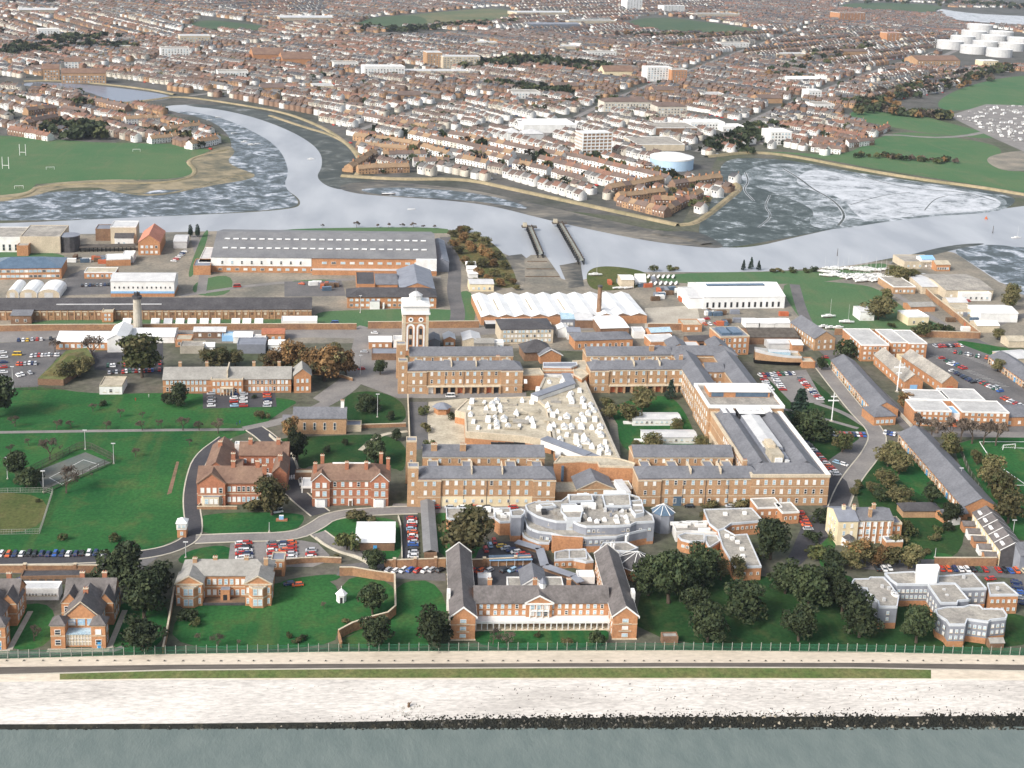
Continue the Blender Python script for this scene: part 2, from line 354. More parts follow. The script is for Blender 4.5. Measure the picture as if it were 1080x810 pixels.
def islands(mb):
    """the separate pieces of a mesh, each as a mesh of its own"""
    par=list(range(len(mb.v)))
    def find(a):
        while par[a]!=a: par[a]=par[par[a]]; a=par[a]
        return a
    for f in mb.f:
        r=find(f[0])
        for a in f[1:]: par[find(a)]=r
    gr={}
    for f,m in zip(mb.f,mb.m): gr.setdefault(find(f[0]),[]).append((f,m))
    # pieces whose boxes touch belong together
    out=[]
    bx=[]
    for fs in gr.values():
        vs={a for f,_ in fs for a in f}; P_=[mb.v[a] for a in vs]
        bx.append([fs,[min(p[k] for p in P_)-.03 for k in range(3)],[max(p[k] for p in P_)+.03 for k in range(3)]])
    while bx:
        cur=bx.pop(); ch=True
        while ch:
            ch=False
            for o in bx:
                if all(o[1][k]<=cur[2][k] and cur[1][k]<=o[2][k] for k in range(3)):
                    cur=[cur[0]+o[0],[min(cur[1][k],o[1][k]) for k in range(3)],[max(cur[2][k],o[2][k]) for k in range(3)]]; bx.remove(o); ch=True; break
        q=MB(); mp={}
        for f,m in cur[0]:
            idx=[]
            for a in f:
                if a not in mp: mp[a]=len(q.v); q.v.append(mb.v[a])
                idx.append(mp[a])
            q.f.append(tuple(idx)); q.m.append(q.mi(mb.mats[m]))
        out.append(q)
    return out
class Thing:
    def __init__(s,name,label,cat,A,B=None,rot=None,group=None,z=0):
        a=G(*A,z) if len(A)==2 else Vector(A)
        if B is not None:
            bb=G(*B,z) if len(B)==2 else Vector(B); d=bb-a; s.W=math.hypot(d.x,d.y); rot=math.atan2(d.y,d.x)
        s.rot=rot or 0.0
        s.o=bpy.data.objects.new(name,None); COL.objects.link(s.o); s.o.location=a; s.o.rotation_euler=(0,0,s.rot)
        s.o.empty_display_size=.5
        s.o['label']=fit(label); s.o['category']=cat
        if group: s.o['group']=group
        s.a=a
    def loc(s,px,py,z=0):
        g=G(px,py,z)-s.a; c,n=math.cos(s.rot),math.sin(s.rot)
        return (g.x*c+g.y*n, -g.x*n+g.y*c)
    def part(s,name,mb,parent=None,**k):
        if name in PIECES:
            bits=islands(mb)
            if 1<len(bits)<=100:
                for q in bits: o=q.build(name,parent or s.o,**k)
                return o
        return mb.build(name,parent or s.o,**k)
    def block(s,x,y,w_,d,h,roof='flat',rise=3,wm='brick_orange',rm='slate',rim=None,z=0,ov=.4,base=None,band=None,inset=None,deck=None,wall_name='wall',roof_name='roof'):
        b=MB()
        if base: b.box(x,x+w_,y,y+d,z,z+base[1],base[0]); b.box(x+.03,x+w_-.03,y+.03,y+d-.03,z+base[1],z+h,wm)
        else: b.box(x,x+w_,y,y+d,z,z+h,wm)
        if band: # pale string course / eaves cornice
            for zz,th,pr in band: 
                b.ring([(x-pr,y-pr),(x+w_+pr,y-pr),(x+w_+pr,y+d+pr),(x-pr,y+d+pr)],pr+.02,z+zz,z+zz+th,'stone_pale')
        r=MB()
        if roof=='flat':
            r.box(x+.3,x+w_-.3,y+.3,y+d-.3,z+h-.02,z+h+.06,rm)
            b.ring([(x-.04,y-.04),(x+w_+.04,y-.04),(x+w_+.04,y+d+.04),(x-.04,y+d+.04)],.32,z+h-.35,z+h+.45,rim or wm)
        elif roof=='gx': r.gable(x,x+w_,y,y+d,z+h,rise,'x',rm,ov); b.face([(x,y,z+h),(x,y+d,z+h),(x,y+d/2,z+h+rise)],wm); b.face([(x+w_,y,z+h),(x+w_,y+d,z+h),(x+w_,y+d/2,z+h+rise)],wm)
        elif roof=='gy': r.gable(x,x+w_,y,y+d,z+h,rise,'y',rm,ov); b.face([(x,y,z+h),(x+w_,y,z+h),(x+w_/2,y,z+h+rise)],wm); b.face([(x,y+d,z+h),(x+w_,y+d,z+h),(x+w_/2,y+d,z+h+rise)],wm)
        elif roof=='hip': r.hip(x,x+w_,y,y+d,z+h+.26,rise,rm,ov,inset)
        elif roof=='none': b.box(x+.1,x+w_-.1,y+.1,y+d-.1,z+h,z+h+.1,'lead')
        s.part(wall_name,b)
        if r.v: s.roof=s.part(roof_name,r)
    def wins(s,x,y,w_,d,side,cols,rows,ww=1.2,wh=1.9,z0=1.4,dz=4,m0=1.5,m1=None,style='w',mix=(.45,.3),skip=0,xs=None):
        """grid of window parts on one side of the block (x,y,w_,d)"""
        m1=m0 if m1 is None else m1
        L_=w_ if side in 'fb' else d
        for r_ in range(rows):
            for c in range(cols):
                if skip and R.random()<skip: continue
                u=xs[c] if xs else (m0+(L_-m0-m1)*(c+.5)/cols)
                t=R.random(); pane='glass_pale' if t<mix[0] else ('glass_dark' if t<1-mix[1] else 'white')
                me=window_mesh(ww,wh,style,pane)
                if side=='f': p,rz=(x+u,y-.01),0
                elif side=='b': p,rz=(x+w_-u,y+d+.01),math.pi
                elif side=='l': p,rz=(x-.01,y+d-u),-math.pi/2
                else: p,rz=(x+w_+.01,y+u),math.pi/2
                put('window',me,s.o,(p[0],p[1],z0+dz*r_),rz)
    def chim(s,x,y,z0,z1,a=1.4,b_=.9,m='brick_red',pots=2):
        b=MB().box(x-a/2,x+a/2,y-b_/2,y+b_/2,z0,z1,m); b.box(x-a/2-.12,x+a/2+.12,y-b_/2-.12,y+b_/2+.12,z1,z1+.25,'stone_pale',bottom=True)
        for k in range(pots): b.cyl(x-a/2+(k+.5)*a/pots,y,.17,.13,z1+.25,z1+.85,'tile_orange',6)
        s.part('chimney',b,getattr(s,'roof',None))
    def prism(s,pts,h,wm,rm,rim=None,z=0,zt=None,base=None,rimh=.5,rimw=.4,name='wall',rname='roof'):
        """flat-roofed block whose roof outline is given in pixels (seen at its own height)"""
        q=[s.loc(px,py,z+h) for px,py in pts]
        b=MB()
        if base: b.prism(q,z,z+base[1],base[0]); 
        b.prism(q,z+(base[1]+.002 if base else 0),z+h-.02,wm)
        s.part(name,b)
        r=MB(); r.prism(q,z+h-.015,z+h+.05,rm)
        s.part(rname,r)
        k=MB(); k.ring(q,rimw,z+h-.4,z+h+rimh,rim or wm); 
        # set the rim a few centimetres proud of the wall
        cx=sum(p[0] for p in q)/len(q); cy=sum(p[1] for p in q)/len(q)
        k.v=[(x+.06*(1 if x>cx else -1),y+.06*(1 if y>cy else -1),zz) for x,y,zz in k.v]
        s.part('parapet',k)
        return q
def closed(pts,n):
    for _ in range(n):
        q=[]
        for a,b in zip(pts,pts[1:]+pts[:1]): q.append((a[0]*.75+b[0]*.25,a[1]*.75+b[1]*.25)); q.append((a[0]*.25+b[0]*.75,a[1]*.25+b[1]*.75))
        pts=q
    return pts
def sheet(name,pts,m,z,kind='structure',label=None,th=0):
    """flat polygon of ground given in pixels"""
    if name in('mudflat','river_water','pond_water','lawn','bank','field','tidal_creek'): pts=closed(pts,3 if name!='lawn' else 2)
    q=[G(px,py) for px,py in pts]
    b=MB(); poly=[(p.x,p.y) for p in q]
    ar=sum(poly[k][0]*poly[(k+1)%len(poly)][1]-poly[(k+1)%len(poly)][0]*poly[k][1] for k in range(len(poly)))
    if ar<0: poly=poly[::-1]
    if th: b.prism(poly,z-th,z,m)
    else: b.face([(x,y,z) for x,y in poly],m)
    return b.build(name,kind=kind,label=label)
def smooth(pts,n=3):
    """chaikin corner cutting of an open pixel line"""
    for _ in range(n):
        q=[pts[0]]
        for a,b in zip(pts,pts[1:]):
            q.append((a[0]*.75+b[0]*.25,a[1]*.75+b[1]*.25)); q.append((a[0]*.25+b[0]*.75,a[1]*.25+b[1]*.75))
        q.append(pts[-1]); pts=q
    return pts
def ribbon_mb(b,line,wd,z,m,off=0):
    L_=[]; n=len(line)
    for i,p in enumerate(line):
        a=line[max(0,i-1)]; c=line[min(n-1,i+1)]
        d=Vector((c.x-a.x,c.y-a.y)); d.normalize(); nn=Vector((-d.y,d.x))
        L_.append((Vector((p.x,p.y))+nn*(off-wd/2),Vector((p.x,p.y))+nn*(off+wd/2)))
    for (a,b1),(c,d1) in zip(L_,L_[1:]):
        b.face([(a.x,a.y,z),(c.x,c.y,z),(d1.x,d1.y,z),(b1.x,b1.y,z)],m)
    return L_
def road(name,pts,wd,m='asphalt',z=.05,kerb=True,sm=2,line=False,kw=.55):
    line_=[G(*p) for p in smooth(pts,sm)]
    b=MB(); ribbon_mb(b,line_,wd,z,m); b.build(name,kind='structure')
    if kerb:
        k=MB()
        for sgn in (-1,1):
            n=len(line_)
            ed=ribbon_mb(MB(),line_,kw,0,m,sgn*(wd/2+kw/2))
            for (a,b1),(c,d1) in zip(ed,ed[1:]):
                k.prism([a,c,d1,b1],0,z+.12,'kerb')
        k.build('kerb',kind='structure')
def wall_line(name,label,cat,pts,h,wd,m='brick_wall',cap='stone_pale',z=0,group=None,piers=0,sm=0):
    line_=[G(*p) for p in (smooth(pts,sm) if sm else pts)]
    b=MB()
    n=len(line_)
    L_=ribbon_mb(MB(),line_,wd,0,m); C_=ribbon_mb(MB(),line_,wd+.16,0,m)
    for (a,b1),(c,d1) in zip(L_,L_[1:]): b.prism([a,c,d1,b1],z,z+h,m)
    o=b.build(name,label=label,cat=cat,group=group)
    if cap:
        k=MB()
        for (a,b1),(c,d1) in zip(C_,C_[1:]): k.prism([a,c,d1,b1],z+h,z+h+.18,cap)
        k.build('coping',o)
    for j in range(piers):
        t=(j+.5)/piers*(n-1); i=int(t); p=line_[i].lerp(line_[min(n-1,i+1)],t-i)
        q=MB().box(p.x-.55,p.x+.55,p.y-.55,p.y+.55,z,z+h+.5,m); q.box(p.x-.65,p.x+.65,p.y-.65,p.y+.65,z+h+.5,z+h+.75,'stone_pale',bottom=True); q.build('pier',o)
    return o
ORD=['leftmost','second from the left','third from the left','fourth from the left','fifth from the left','sixth from the left','seventh from the left','eighth from the left','ninth from the left','tenth from the left','eleventh from the left','twelfth from the left','thirteenth from the left','fourteenth from the left','fifteenth from the left','sixteenth from the left','seventeenth from the left','eighteenth from the left','nineteenth from the left','twentieth from the left']
ORDF=['nearest','second nearest','third nearest','fourth nearest','fifth nearest','sixth nearest','seventh nearest','eighth nearest','ninth nearest','tenth nearest','eleventh nearest','twelfth nearest','thirteenth nearest','fourteenth nearest','fifteenth nearest','sixteenth nearest','seventeenth nearest','eighteenth nearest','nineteenth nearest','twentieth nearest']
# ---------------------------------------------------------------- trees
def leaf_quads(b,rng,blobs,n,size,m,flat=.0):
    k=b.mi(m) if isinstance(m,str) else None
    vol=[r[3]*r[4]*r[5] for r in blobs]; tot=sum(vol)
    for bl,vv in zip(blobs,vol):
        cx,cy,cz,rx,ry,rz=bl[:6]; mm=bl[6] if len(bl)>6 else m; kk=b.mi(mm)
        for _ in range(max(6,int(n*vv/tot))):
            th=rng.uniform(0,2*math.pi); ph=math.acos(rng.uniform(-.75,1)); rr=rng.uniform(.72,1.06)
            d=Vector((math.sin(ph)*math.cos(th),math.sin(ph)*math.sin(th),math.cos(ph)))
            c=Vector((cx+d.x*rx*rr,cy+d.y*ry*rr,cz+d.z*rz*rr))
            nrm=(d+Vector((rng.gauss(0,.6),rng.gauss(0,.6),rng.gauss(0,.6)))).normalized()
            u=nrm.orthogonal().normalized(); v=nrm.cross(u); a=rng.uniform(0,6.28); u,v=u*math.cos(a)+v*math.sin(a),v*math.cos(a)-u*math.sin(a)
            s=size*rng.uniform(.6,1.35); i=len(b.v)
            b.v+=[tuple(c-u*s-v*s*.6),tuple(c+u*s*.9-v*s*.5),tuple(c+u*s+v*s*.7),tuple(c-u*s*.7+v*s*.6)]
            b.f.append((i,i+1,i+2,i+3)); b.m.append(kk)
def proto_tree(kind,seed):
    rng=random.Random(seed); t=MB(); c=MB()
    if kind in('evergreen','green','olive','autumn'):
        m='leaf_'+kind; alt={'evergreen':'leaf_evergreen','green':'leaf_olive','olive':'leaf_green','autumn':'leaf_olive'}[kind]
        H=12.0; blobs=[]
        t.tube((0,0,0),(rng.uniform(-.3,.3),.1,3.6),.45,.32,'bark',7)
        nb=26 if kind=='evergreen' else 22
        for k in range(nb):
            a=rng.uniform(0,6.28); q=rng.random()**.6; z=rng.uniform(2.6,10.2)
            env=5.2*math.sqrt(max(.05,1-((z-5.6)/6.2)**2))
            r=q*env*.82; br=rng.uniform(1.2,2.1)
            blobs.append((r*math.cos(a),r*math.sin(a),z,br*rng.uniform(1,1.35),br*rng.uniform(1,1.35),br*.85,alt if rng.random()<.25 else m))
            if k%3==0: t.tube((0,0,2.8+rng.random()),(r*.8*math.cos(a),r*.8*math.sin(a),z*.85),.2,.06,'bark',4)
        n=2300 if kind=='evergreen' else 1500
        leaf_quads(c,rng,blobs,n,.36,m)
        # inner mass so that the crown closes in the middle
        leaf_quads(c,rng,[(0,0,5.8,3.2,3.2,3.6,m)],220,.7,m)
    elif kind=='conifer':
        H=12.0; t.tube((0,0,0),(0,0,10.5),.3,.06,'bark',6)
        for k in range(13):
            z=1.4+k*.78; rr=3.3*(1-(z/12.2))+.25
            for j in range(7):
                a=rng.uniform(0,6.28); leaf_quads(c,rng,[(rr*.6*math.cos(a),rr*.6*math.sin(a),z-.2,rr*.45,rr*.45,.4,'leaf_conifer')],14,.3,'leaf_conifer')
    elif kind=='cypress':
        H=12.0; t.tube((0,0,0),(0,0,8),.25,.06,'bark',6)
        leaf_quads(c,rng,[(0,0,5.8,1.9,1.9,5.6,'leaf_conifer'),(0,0,4,2.1,2.1,3.6,'leaf_conifer')],1000,.32,'leaf_conifer')
    elif kind=='bush':
        H=3.0; t.tube((0,0,0),(0,0,1),.12,.05,'bark',4)
        bl=[(rng.uniform(-1.3,1.3),rng.uniform(-1.3,1.3),rng.uniform(.7,1.8),rng.uniform(.6,1.1),rng.uniform(.6,1.1),rng.uniform(.6,1)) for _ in range(9)]
        leaf_quads(c,rng,bl,520,.2,'leaf_olive' if seed%3==0 else ('leaf_green' if seed%3==1 else 'leaf_evergreen'))
    elif kind in('bare','twiggy'):
        H=11.0; tips=[]
        def br(p,d,l,r,dep):
            q=p+d*l; t.tube(p,q,r,r*.65,'bark' if dep>1 else 'twig',4 if dep>2 else 3)
            if dep==0: tips.append(q); return
            for _ in range(3 if dep>1 else 3):
                e=(d+Vector((rng.gauss(0,.5),rng.gauss(0,.5),rng.gauss(.12,.3)))).normalized(); br(q,e,l*rng.uniform(.62,.85),r*.6,dep-1)
        br(Vector((0,0,0)),Vector((0,0,1)),2.6,.34,4)
        m='twig'
        for q in tips: leaf_quads(c,rng,[(q.x,q.y,q.z,.9,.9,.8,m)],9 if kind=='bare' else 16,.2 if kind=='bare' else .27,m if kind=='bare' or R.random()<.7 else 'leaf_autumn')
    return t.mesh('trunk'),c.mesh('crown'),H
TP={k:[proto_tree(k,100+i*7+j) for j in range(n)] for i,(k,n) in enumerate((('evergreen',4),('green',3),('olive',2),('autumn',3),('conifer',2),('cypress',1),('bush',4),('bare',3),('twiggy',2)))}
KN={'evergreen':('dark_evergreen_tree','dark evergreen tree'),'green':('leafy_tree','green leafy tree'),'olive':('leafy_tree','olive brown leafy tree'),'autumn':('autumn_tree','orange brown autumn tree'),'conifer':('conifer_tree','dark conifer'),'cypress':('cypress_tree','dark narrow cypress'),'bush':('bush','low rounded bush'),'bare':('bare_tree','leafless grey brown tree'),'twiggy':('autumn_tree','thin brown tree with few leaves')}
def trees(kind,place,spots,adj=None,group=None,small=False):
    """spots: (px,py of the foot, height in pixels[, width factor])"""
    nm,desc=KN[kind]; desc=adj or desc; spots=sorted(spots); n=len(spots)
    for i,s in enumerate(spots):
        h=HT(s[0],s[1],s[2]); wf=s[3] if len(s)>3 else 1.0
        tm,cm,H=R.choice(TP[kind]); k=h/H
        if n==1: lab=f'{desc} {place}'
        elif i==n-1 and n>2: lab=f'{desc}, rightmost of those {place}'
        else: lab=f'{desc}, {ORD[i] if n>2 else ("left" if i==0 else "right")} of those {place}'
        g=G(s[0],s[1])
        o=put(nm,None,None,g,R.uniform(0,6.28),label=lab,cat='bush' if kind=='bush' else 'tree',group=group or (f'{desc}s {place}'[:70] if n>1 else None))
        put('trunk',tm,o,scale=(k,k,k)); put('crown',cm,o,scale=(k*wf,k*wf,k))
# ---------------------------------------------------------------- cars
CARC={'white':(.72,.72,.72),'silver':(.42,.43,.45),'grey':(.16,.165,.175),'black':(.012,.012,.014),'navy':(.015,.03,.10),'blue':(.03,.10,.36),'red':(.42,.03,.02),'orange':(.60,.11,.03),'green':(.02,.09,.05),'yellow':(.65,.42,.03),'cream':(.6,.52,.36),'pale blue':(.30,.45,.58)}
for k,c in CARC.items(): 
    m=mat('paint '+k,c,var=.06,rough=.3,spec=.5)
mat('tyre',(.015,.015,.015),var=.1); mat('rim',(.4,.4,.4),var=.1,metal=.6,rough=.4)
def car_meshes(paint,kind):
    b=MB(); g=MB()
    if kind=='van': L_,hb,hc,c0,c1,tp=5.0,1.05,2.2,-2.1,2.35,.12
    else: L_,hb,hc,c0,c1,tp=4.2,.88,1.42,-1.15,1.75,.22
    hw=.84; x0,x1=-L_/2,L_/2
    k=b.mi('paint '+paint)
    def prof(mb,pts,y,m,inset=0):
        i=len(mb.v); n=len(pts)
        mb.v+=[(p[0],-y+ (inset if p[2] else 0),p[1]) for p in pts]+[(p[0],y-(inset if p[2] else 0),p[1]) for p in pts]; kk=mb.mi(m)
        for j in range(n): mb.f.append((i+j,i+(j+1)%n,i+n+(j+1)%n,i+n+j)); mb.m.append(kk)
        mb.f.append(tuple(i+j for j in range(n))); mb.m.append(kk); mb.f.append(tuple(i+n+n-1-j for j in range(n))); mb.m.append(kk)
    prof(b,[(x0,.28,0),(x1,.28,0),(x1,.68,0),(x1-.12,hb-.02,1),(c1+.1,hb,1),(c0-.3,hb,1),(x0+.15,hb-.14,1),(x0,.6,0)],hw,'paint '+paint,.06)
    prof(g,[(c0-.25,hb+.003,0),(c1+.12,hb+.003,0),(c1-.28,hc-.06,1),(c0+.5,hc-.06,1)],hw-.09,'glass_dark',tp)
    prof(b,[(c0+.42,hc-.058,0),(c1-.22,hc-.058,0),(c1-.3,hc,1),(c0+.52,hc,1)],hw-.26 if kind!='van' else hw-.14,'paint '+paint,.05)
    for xx in (c0+.3,.35,c1-.2):
        for sgn in (-1,1): b.tube((xx,sgn*(hw-.1),hb),(xx*.88,sgn*(hw-.27 if kind!='van' else hw-.2),hc-.04),.045,.04,'paint '+paint,4)
    for yy in (-.62,.62):
        b.box(x0-.02,x0,yy-.14,yy+.14,.55,.70,'rim'); b.box(x1,x1+.02,yy-.14,yy+.14,.58,.72,'door_orange')
    wm=MB()
    for (r,y0,y1,mm) in ((.31,-.10,.10,'tyre'),(.18,-.115,.115,'rim')):
        i=len(wm.v); n=10; kk=wm.mi(mm)
        for yy in (y0,y1):
            for j in range(n): wm.v.append((r*math.cos(j*.6283),yy,.31+r*math.sin(j*.6283)))
        for j in range(n): wm.f.append((i+j,i+(j+1)%n,i+n+(j+1)%n,i+n+j)); wm.m.append(kk)
        wm.f.append(tuple(range(i,i+n))); wm.m.append(kk); wm.f.append(tuple(range(i+2*n-1,i+n-1,-1))); wm.m.append(kk)
    return b.mesh('car_body'),g.mesh('car_windows'),wm.mesh('wheel'),(x0+.75,x1-.75,hw-.1)
_cm={}
def car(px,py,ang,colour,label,group,kind='car',near=True,world=None):
    key=(colour,kind)
    if key not in _cm: _cm[key]=car_meshes(colour,kind)
    bm_,gm,wm,(wa,wb,wy)=_cm[key]
    g=world if world is not None else G(px,py)
    o=put('parked_'+kind,bm_,None,(g.x,g.y,.115),ang,label=label,cat=kind,group=group)
    put('window',gm,o)
    if near:
        for x in (wa,wb):
            for y in (-wy,wy): put('wheel',wm,o,(x,y,0))
    return o
def car_row(place,A,B,cols,head='perp',gap=None,jit=.12,near=True,kinds=None):
    """cars at even steps from pixel A to pixel B; cols: colour names or '-' for an empty bay"""
    a,b=G(*A),G(*B); d=b-a; base=math.atan2(d.y,d.x); n=len(cols); idx=[i for i,c in enumerate(cols) if c!='-']
    vertical=abs(A[0]-B[0])<abs(A[1]-B[1])
    order=sorted(idx,key=(lambda i:-(A[1]+(B[1]-A[1])*i)) if vertical else (lambda i:A[0]+(B[0]-A[0])*i))
    for r_,i in enumerate(order):
        p=a.lerp(b,(i+.5)/n); c=cols[i]
        ang=base+(math.pi/2 if head=='perp' else (head if isinstance(head,float) else 0))+R.gauss(0,.03)+(math.pi if R.random()<.4 else 0)
        p=p+Vector((R.gauss(0,jit),R.gauss(0,jit*2),0))
        kd=(kinds or {}).get(i,'car')
        o=(ORDF if vertical else ORD)[r_] if len(order)>1 else 'alone'
        if r_==len(order)-1 and len(order)>2: o='farthest' if vertical else 'rightmost'
        car(0,0,ang,c,f'{c} {kd}, {o} {place}',f'cars {place}',kd,near,p)
def mixcols(n,seed,empty=.1,pal=('white','silver','grey','navy','red','blue','orange','black','green','white','red')):
    q=random.Random(seed); return [('-' if q.random()<empty else q.choice(pal)) for _ in range(n)]
# ---------------------------------------------------------------- posts, masts, boats
def mast(name,label,cat,px,py,npx,r=.12,m='metal_pale',arms=(),base=True,lamp=False,group=None):
    h=HT(px,py,npx); g=G(px,py)
    o=put(name,None,None,g,0,label=label,cat=cat,group=group)
    MB().tube((0,0,0),(0,0,h),r*1.3,r*.7,m,8).build('pole',o)
    for z,l in arms: MB().box(-l/2,l/2,-r*.7,r*.7,h*z-r,h*z+r,m,bottom=True).build('yard_arm',o)
    if base: MB().cyl(0,0,r*4,r*3,0,.4,'concrete',8).build('base',o)
    if lamp: MB().box(-.9,.9,-.25,.25,h,h+.3,m,bottom=True).build('lamp_head',o)
    return o
def boat_mesh(L_,col,mastp=True,cabin=True):
    b=MB(); w_=L_*.3; n=7; st=[]
    for i in range(n):
        t=i/(n-1); x=-L_/2+L_*t; hw=w_/2*(1-max(0,(t-.35)/.65)**2.2)*(.85+.15*min(1,t*3)); st.append((x,max(.03,hw),.25*max(0,(t-.6)/.4)**2))
    i0=len(b.v); k=b.mi(col)
    for x,hw,sh in st: b.v+=[(x,-hw,1.5+sh),(x,-hw*.75,.8),(x,0,.45+sh*1.5),(x,hw*.75,.8),(x,hw,1.5+sh)]
    for i in range(n-1):
        for j in range(4): a=i0+i*5+j; b.f.append((a,a+1,a+6,a+5)); b.m.append(k)
    b.f.append(tuple(i0+j for j in range(5))); b.m.append(k)
    kd=b.mi('white')
    for i in range(n-1): a=i0+i*5; b.f.append((a,a+4,a+9,a+5)); b.m.append(kd)
    c=MB()
    if cabin: c.box(-L_*.2,L_*.18,-w_*.28,w_*.28,1.45,2.2,'white'); c.box(-L_*.15,L_*.13,-w_*.285,w_*.285,1.75,2.0,'glass_dark')
    m=None
    if mastp: m=MB().tube((L_*.08,0,1.5),(L_*.08,0,1.5+L_*1.15),.09,.05,'metal_pale',5); m.tube((L_*.08,0,2.6),(-L_*.35,0,2.6),.05,.05,'metal_pale',4)
    cr=MB().box(-L_*.25,-L_*.2,-w_*.35,w_*.35,0,.95,'timber',bottom=True); cr.box(L_*.12,L_*.17,-w_*.3,w_*.3,0,.95,'timber',bottom=True); cr.box(-L_*.3,L_*.25,-.15,.15,0,.5,'timber')
    return b.mesh('hull'),c.mesh('cabin'),m.mesh('mast') if m else None,cr.mesh('cradle')
BP=[boat_mesh(8.5,'white'),boat_mesh(7,'white',False),boat_mesh(9.5,'white_bright'),boat_mesh(6.5,'white',False,False)]
def boats(place,spots,group,cradle=True,z=0,L_=None,desc='white boat'):
    spots=sorted(spots); n=len(spots)
    for i,s in enumerate(spots):
        k=R.randrange(4) if len(s)<4 else s[3]; h,c,m,cr=BP[k]; g=G(s[0],s[1])
        o=put('boat',h,None,(g.x,g.y,z),s[2] if len(s)>2 else R.uniform(-.5,.5),label=f'{desc}, {ORD[i]} {place}' if n>2 else (f'{desc} {place}' if n==1 else f'{desc}, {"left" if i==0 else "right"} of two {place}'),cat='boat',group=group)
        if k<3: put('cabin',c,o)
        if m: put('mast',m,o)
        if cradle: put('cradle',cr,o)
# ---------------------------------------------------------------- shore, ground, water
XS=[-900,-300,0,180,360,540,720,900,1080,1400,2000]
def L_(ys): return list(zip(XS,ys))
FENCE=L_([728,706,695,690,687.5,686.5,686,687.5,691.5,700,716])
PROMB=L_([729,712,703.5,701,700,699.5,699,699,701,705,714])
ROADB=L_([744,722,711,706,704.5,703.5,703,703.5,707,713,724])
GRT=[(x,y+1.3) for x,y in ROADB]
GRB=L_([750,727,717.5,715.5,715,715,715,715.3,716,719,729])
REVT=[(x,y+1.6) for x,y in GRB]
REVB=L_([762,759,757.5,757,757,756,754.5,754,753.5,753,752])
WALT=L_([766,765,763.8,763.2,761.5,757.5,756,755.5,755,754,753])
SEA_Z=-4.9
def strip(name,a,za,b,zb,m,kind='structure',x0=None,x1=None):
    A=[G(x,y,za) for x,y in a]; B=[G(x,y,zb) for x,y in b]
    k=MB()
    for i in range(len(A)-1): k.face([B[i],B[i+1],A[i+1],A[i]],m)
    return k.build(name,kind=kind)
def clip(line,x0,x1):
    out=[]
    def at(x):
        for (xa,ya),(xb,yb) in zip(line,line[1:]):
            if xa<=x<=xb: return (x,ya+(yb-ya)*(x-xa)/(xb-xa))
    out.append(at(x0)); out+= [p for p in line if x0<p[0]<x1]; out.append(at(x1)); return out
# land sheet out to the horizon, its near edge on the railings line
fl=[G(x,y) for x,y in FENCE]
b=MB(); far=[(-12000,16000),(14000,16000)]
for i in range(len(fl)-1):
    t0,t1=i/(len(fl)-1),(i+1)/(len(fl)-1); f0=-12000+26000*t0; f1=-12000+26000*t1
    b.face([(fl[i].x,fl[i].y,0),(fl[i+1].x,fl[i+1].y,0),(f1,16000,0),(f0,16000,0)],'soil')
b.build('ground',kind='structure')
strip('promenade',FENCE,0,PROMB,0,'promenade')
strip('road',PROMB,0,ROADB,-.02,'prom_road')
strip('kerb',ROADB,-.02,GRT,0,'kerb')
for nm,x0,x1,m in (('pavement',-900,63,'promenade'),('grass_verge',63,982,'grass_rough'),('pavement',982,2000,'promenade')):
    strip(nm,clip(GRT,x0,x1),0,clip(GRB,x0,x1),-.5,m)
strip('coping_strip',GRB,-.5,REVT,-.55,'coping')
strip('sea_wall_slope',REVT,-.55,WALT,-4.0,'shingle')
WB=L_([775,772,770,769.5,769.3,769,768.7,768.3,767.6,766,764])
strip('shore',WALT,-4.0,WB,SEA_Z-.1,'weed')
for x,y in ((-900,0),):
    b=MB(); wl=[G(px,py-3,SEA_Z) for px,py in WB]
    b.face([(p.x,p.y,SEA_Z) for p in wl[::-1]]+[(-6000,wl[0].y,SEA_Z),(-6000,-3000,SEA_Z),(6000,-3000,SEA_Z),(6000,wl[-1].y,SEA_Z)],'sea'); b.build('sea_water',kind='structure')
# dark weed and stones at the foot of the slope: uncountable lumps
rng=random.Random(3); b=MB()
for _ in range(5200):
    x=rng.uniform(-40,1120); 
    dens=.35 if x<330 else (.75 if x<430 else 1)
    if rng.random()>dens: continue
    t=rng.random(); 
    yt=757.5 if x<360 else (755.5 if x<700 else 752.8)
    y=rng.uniform(yt,769.5) if t<.85 else yt-abs(rng.gauss(0,2.2))
    if x<330 and 760.5<y<765 and rng.random()<.9: continue
    if 925<x<972 and y<762 and rng.random()<.8: continue
    z=-3.75-1.15*max(0,(y-756))/13.5; g=G(x,y,z); s=rng.uniform(.25,.75); h=rng.uniform(.15,.5)
    pts=[(g.x+s*rng.uniform(.7,1.5)*math.cos(a),g.y+s*rng.uniform(.6,1)*math.sin(a)) for a in (0,1.2,2.4,3.7,5)]
    i=len(b.v); b.v+=[(p[0],p[1],z-.3) for p in pts]+[(g.x+rng.uniform(-.1,.1),g.y,z+h)]; k=b.mi('weed' if rng.random()<.93 else 'mud_bank')
    for j in range(5): b.f.append((i+j,i+(j+1)%5,i+5)); b.m.append(k)
for _ in range(900):   # tide line litter up the slope
    x=rng.uniform(0,1080); y=rng.choice([757,757,750,738,728])-abs(rng.gauss(0,3)); z=-.55-3.45*(y-717)/40; g=G(x,max(718.5,y),z); s=rng.uniform(.08,.28)
    i=len(b.v); b.v+=[(g.x-s,g.y-s,z-.1),(g.x+s,g.y-s*.5,z-.1),(g.x+s*.3,g.y+s,z-.05),(g.x,g.y,z+s)]; k=b.mi('weed' if y>745 else 'mud_bank')
    for f in ((0,1,3),(1,2,3),(2,0,3)): b.f.append(tuple(i+a for a in f)); b.m.append(k)
b.build('seaweed_rocks',kind='stuff',label='dark seaweed covered stones along the waterline below the pale sea wall')
b=MB()
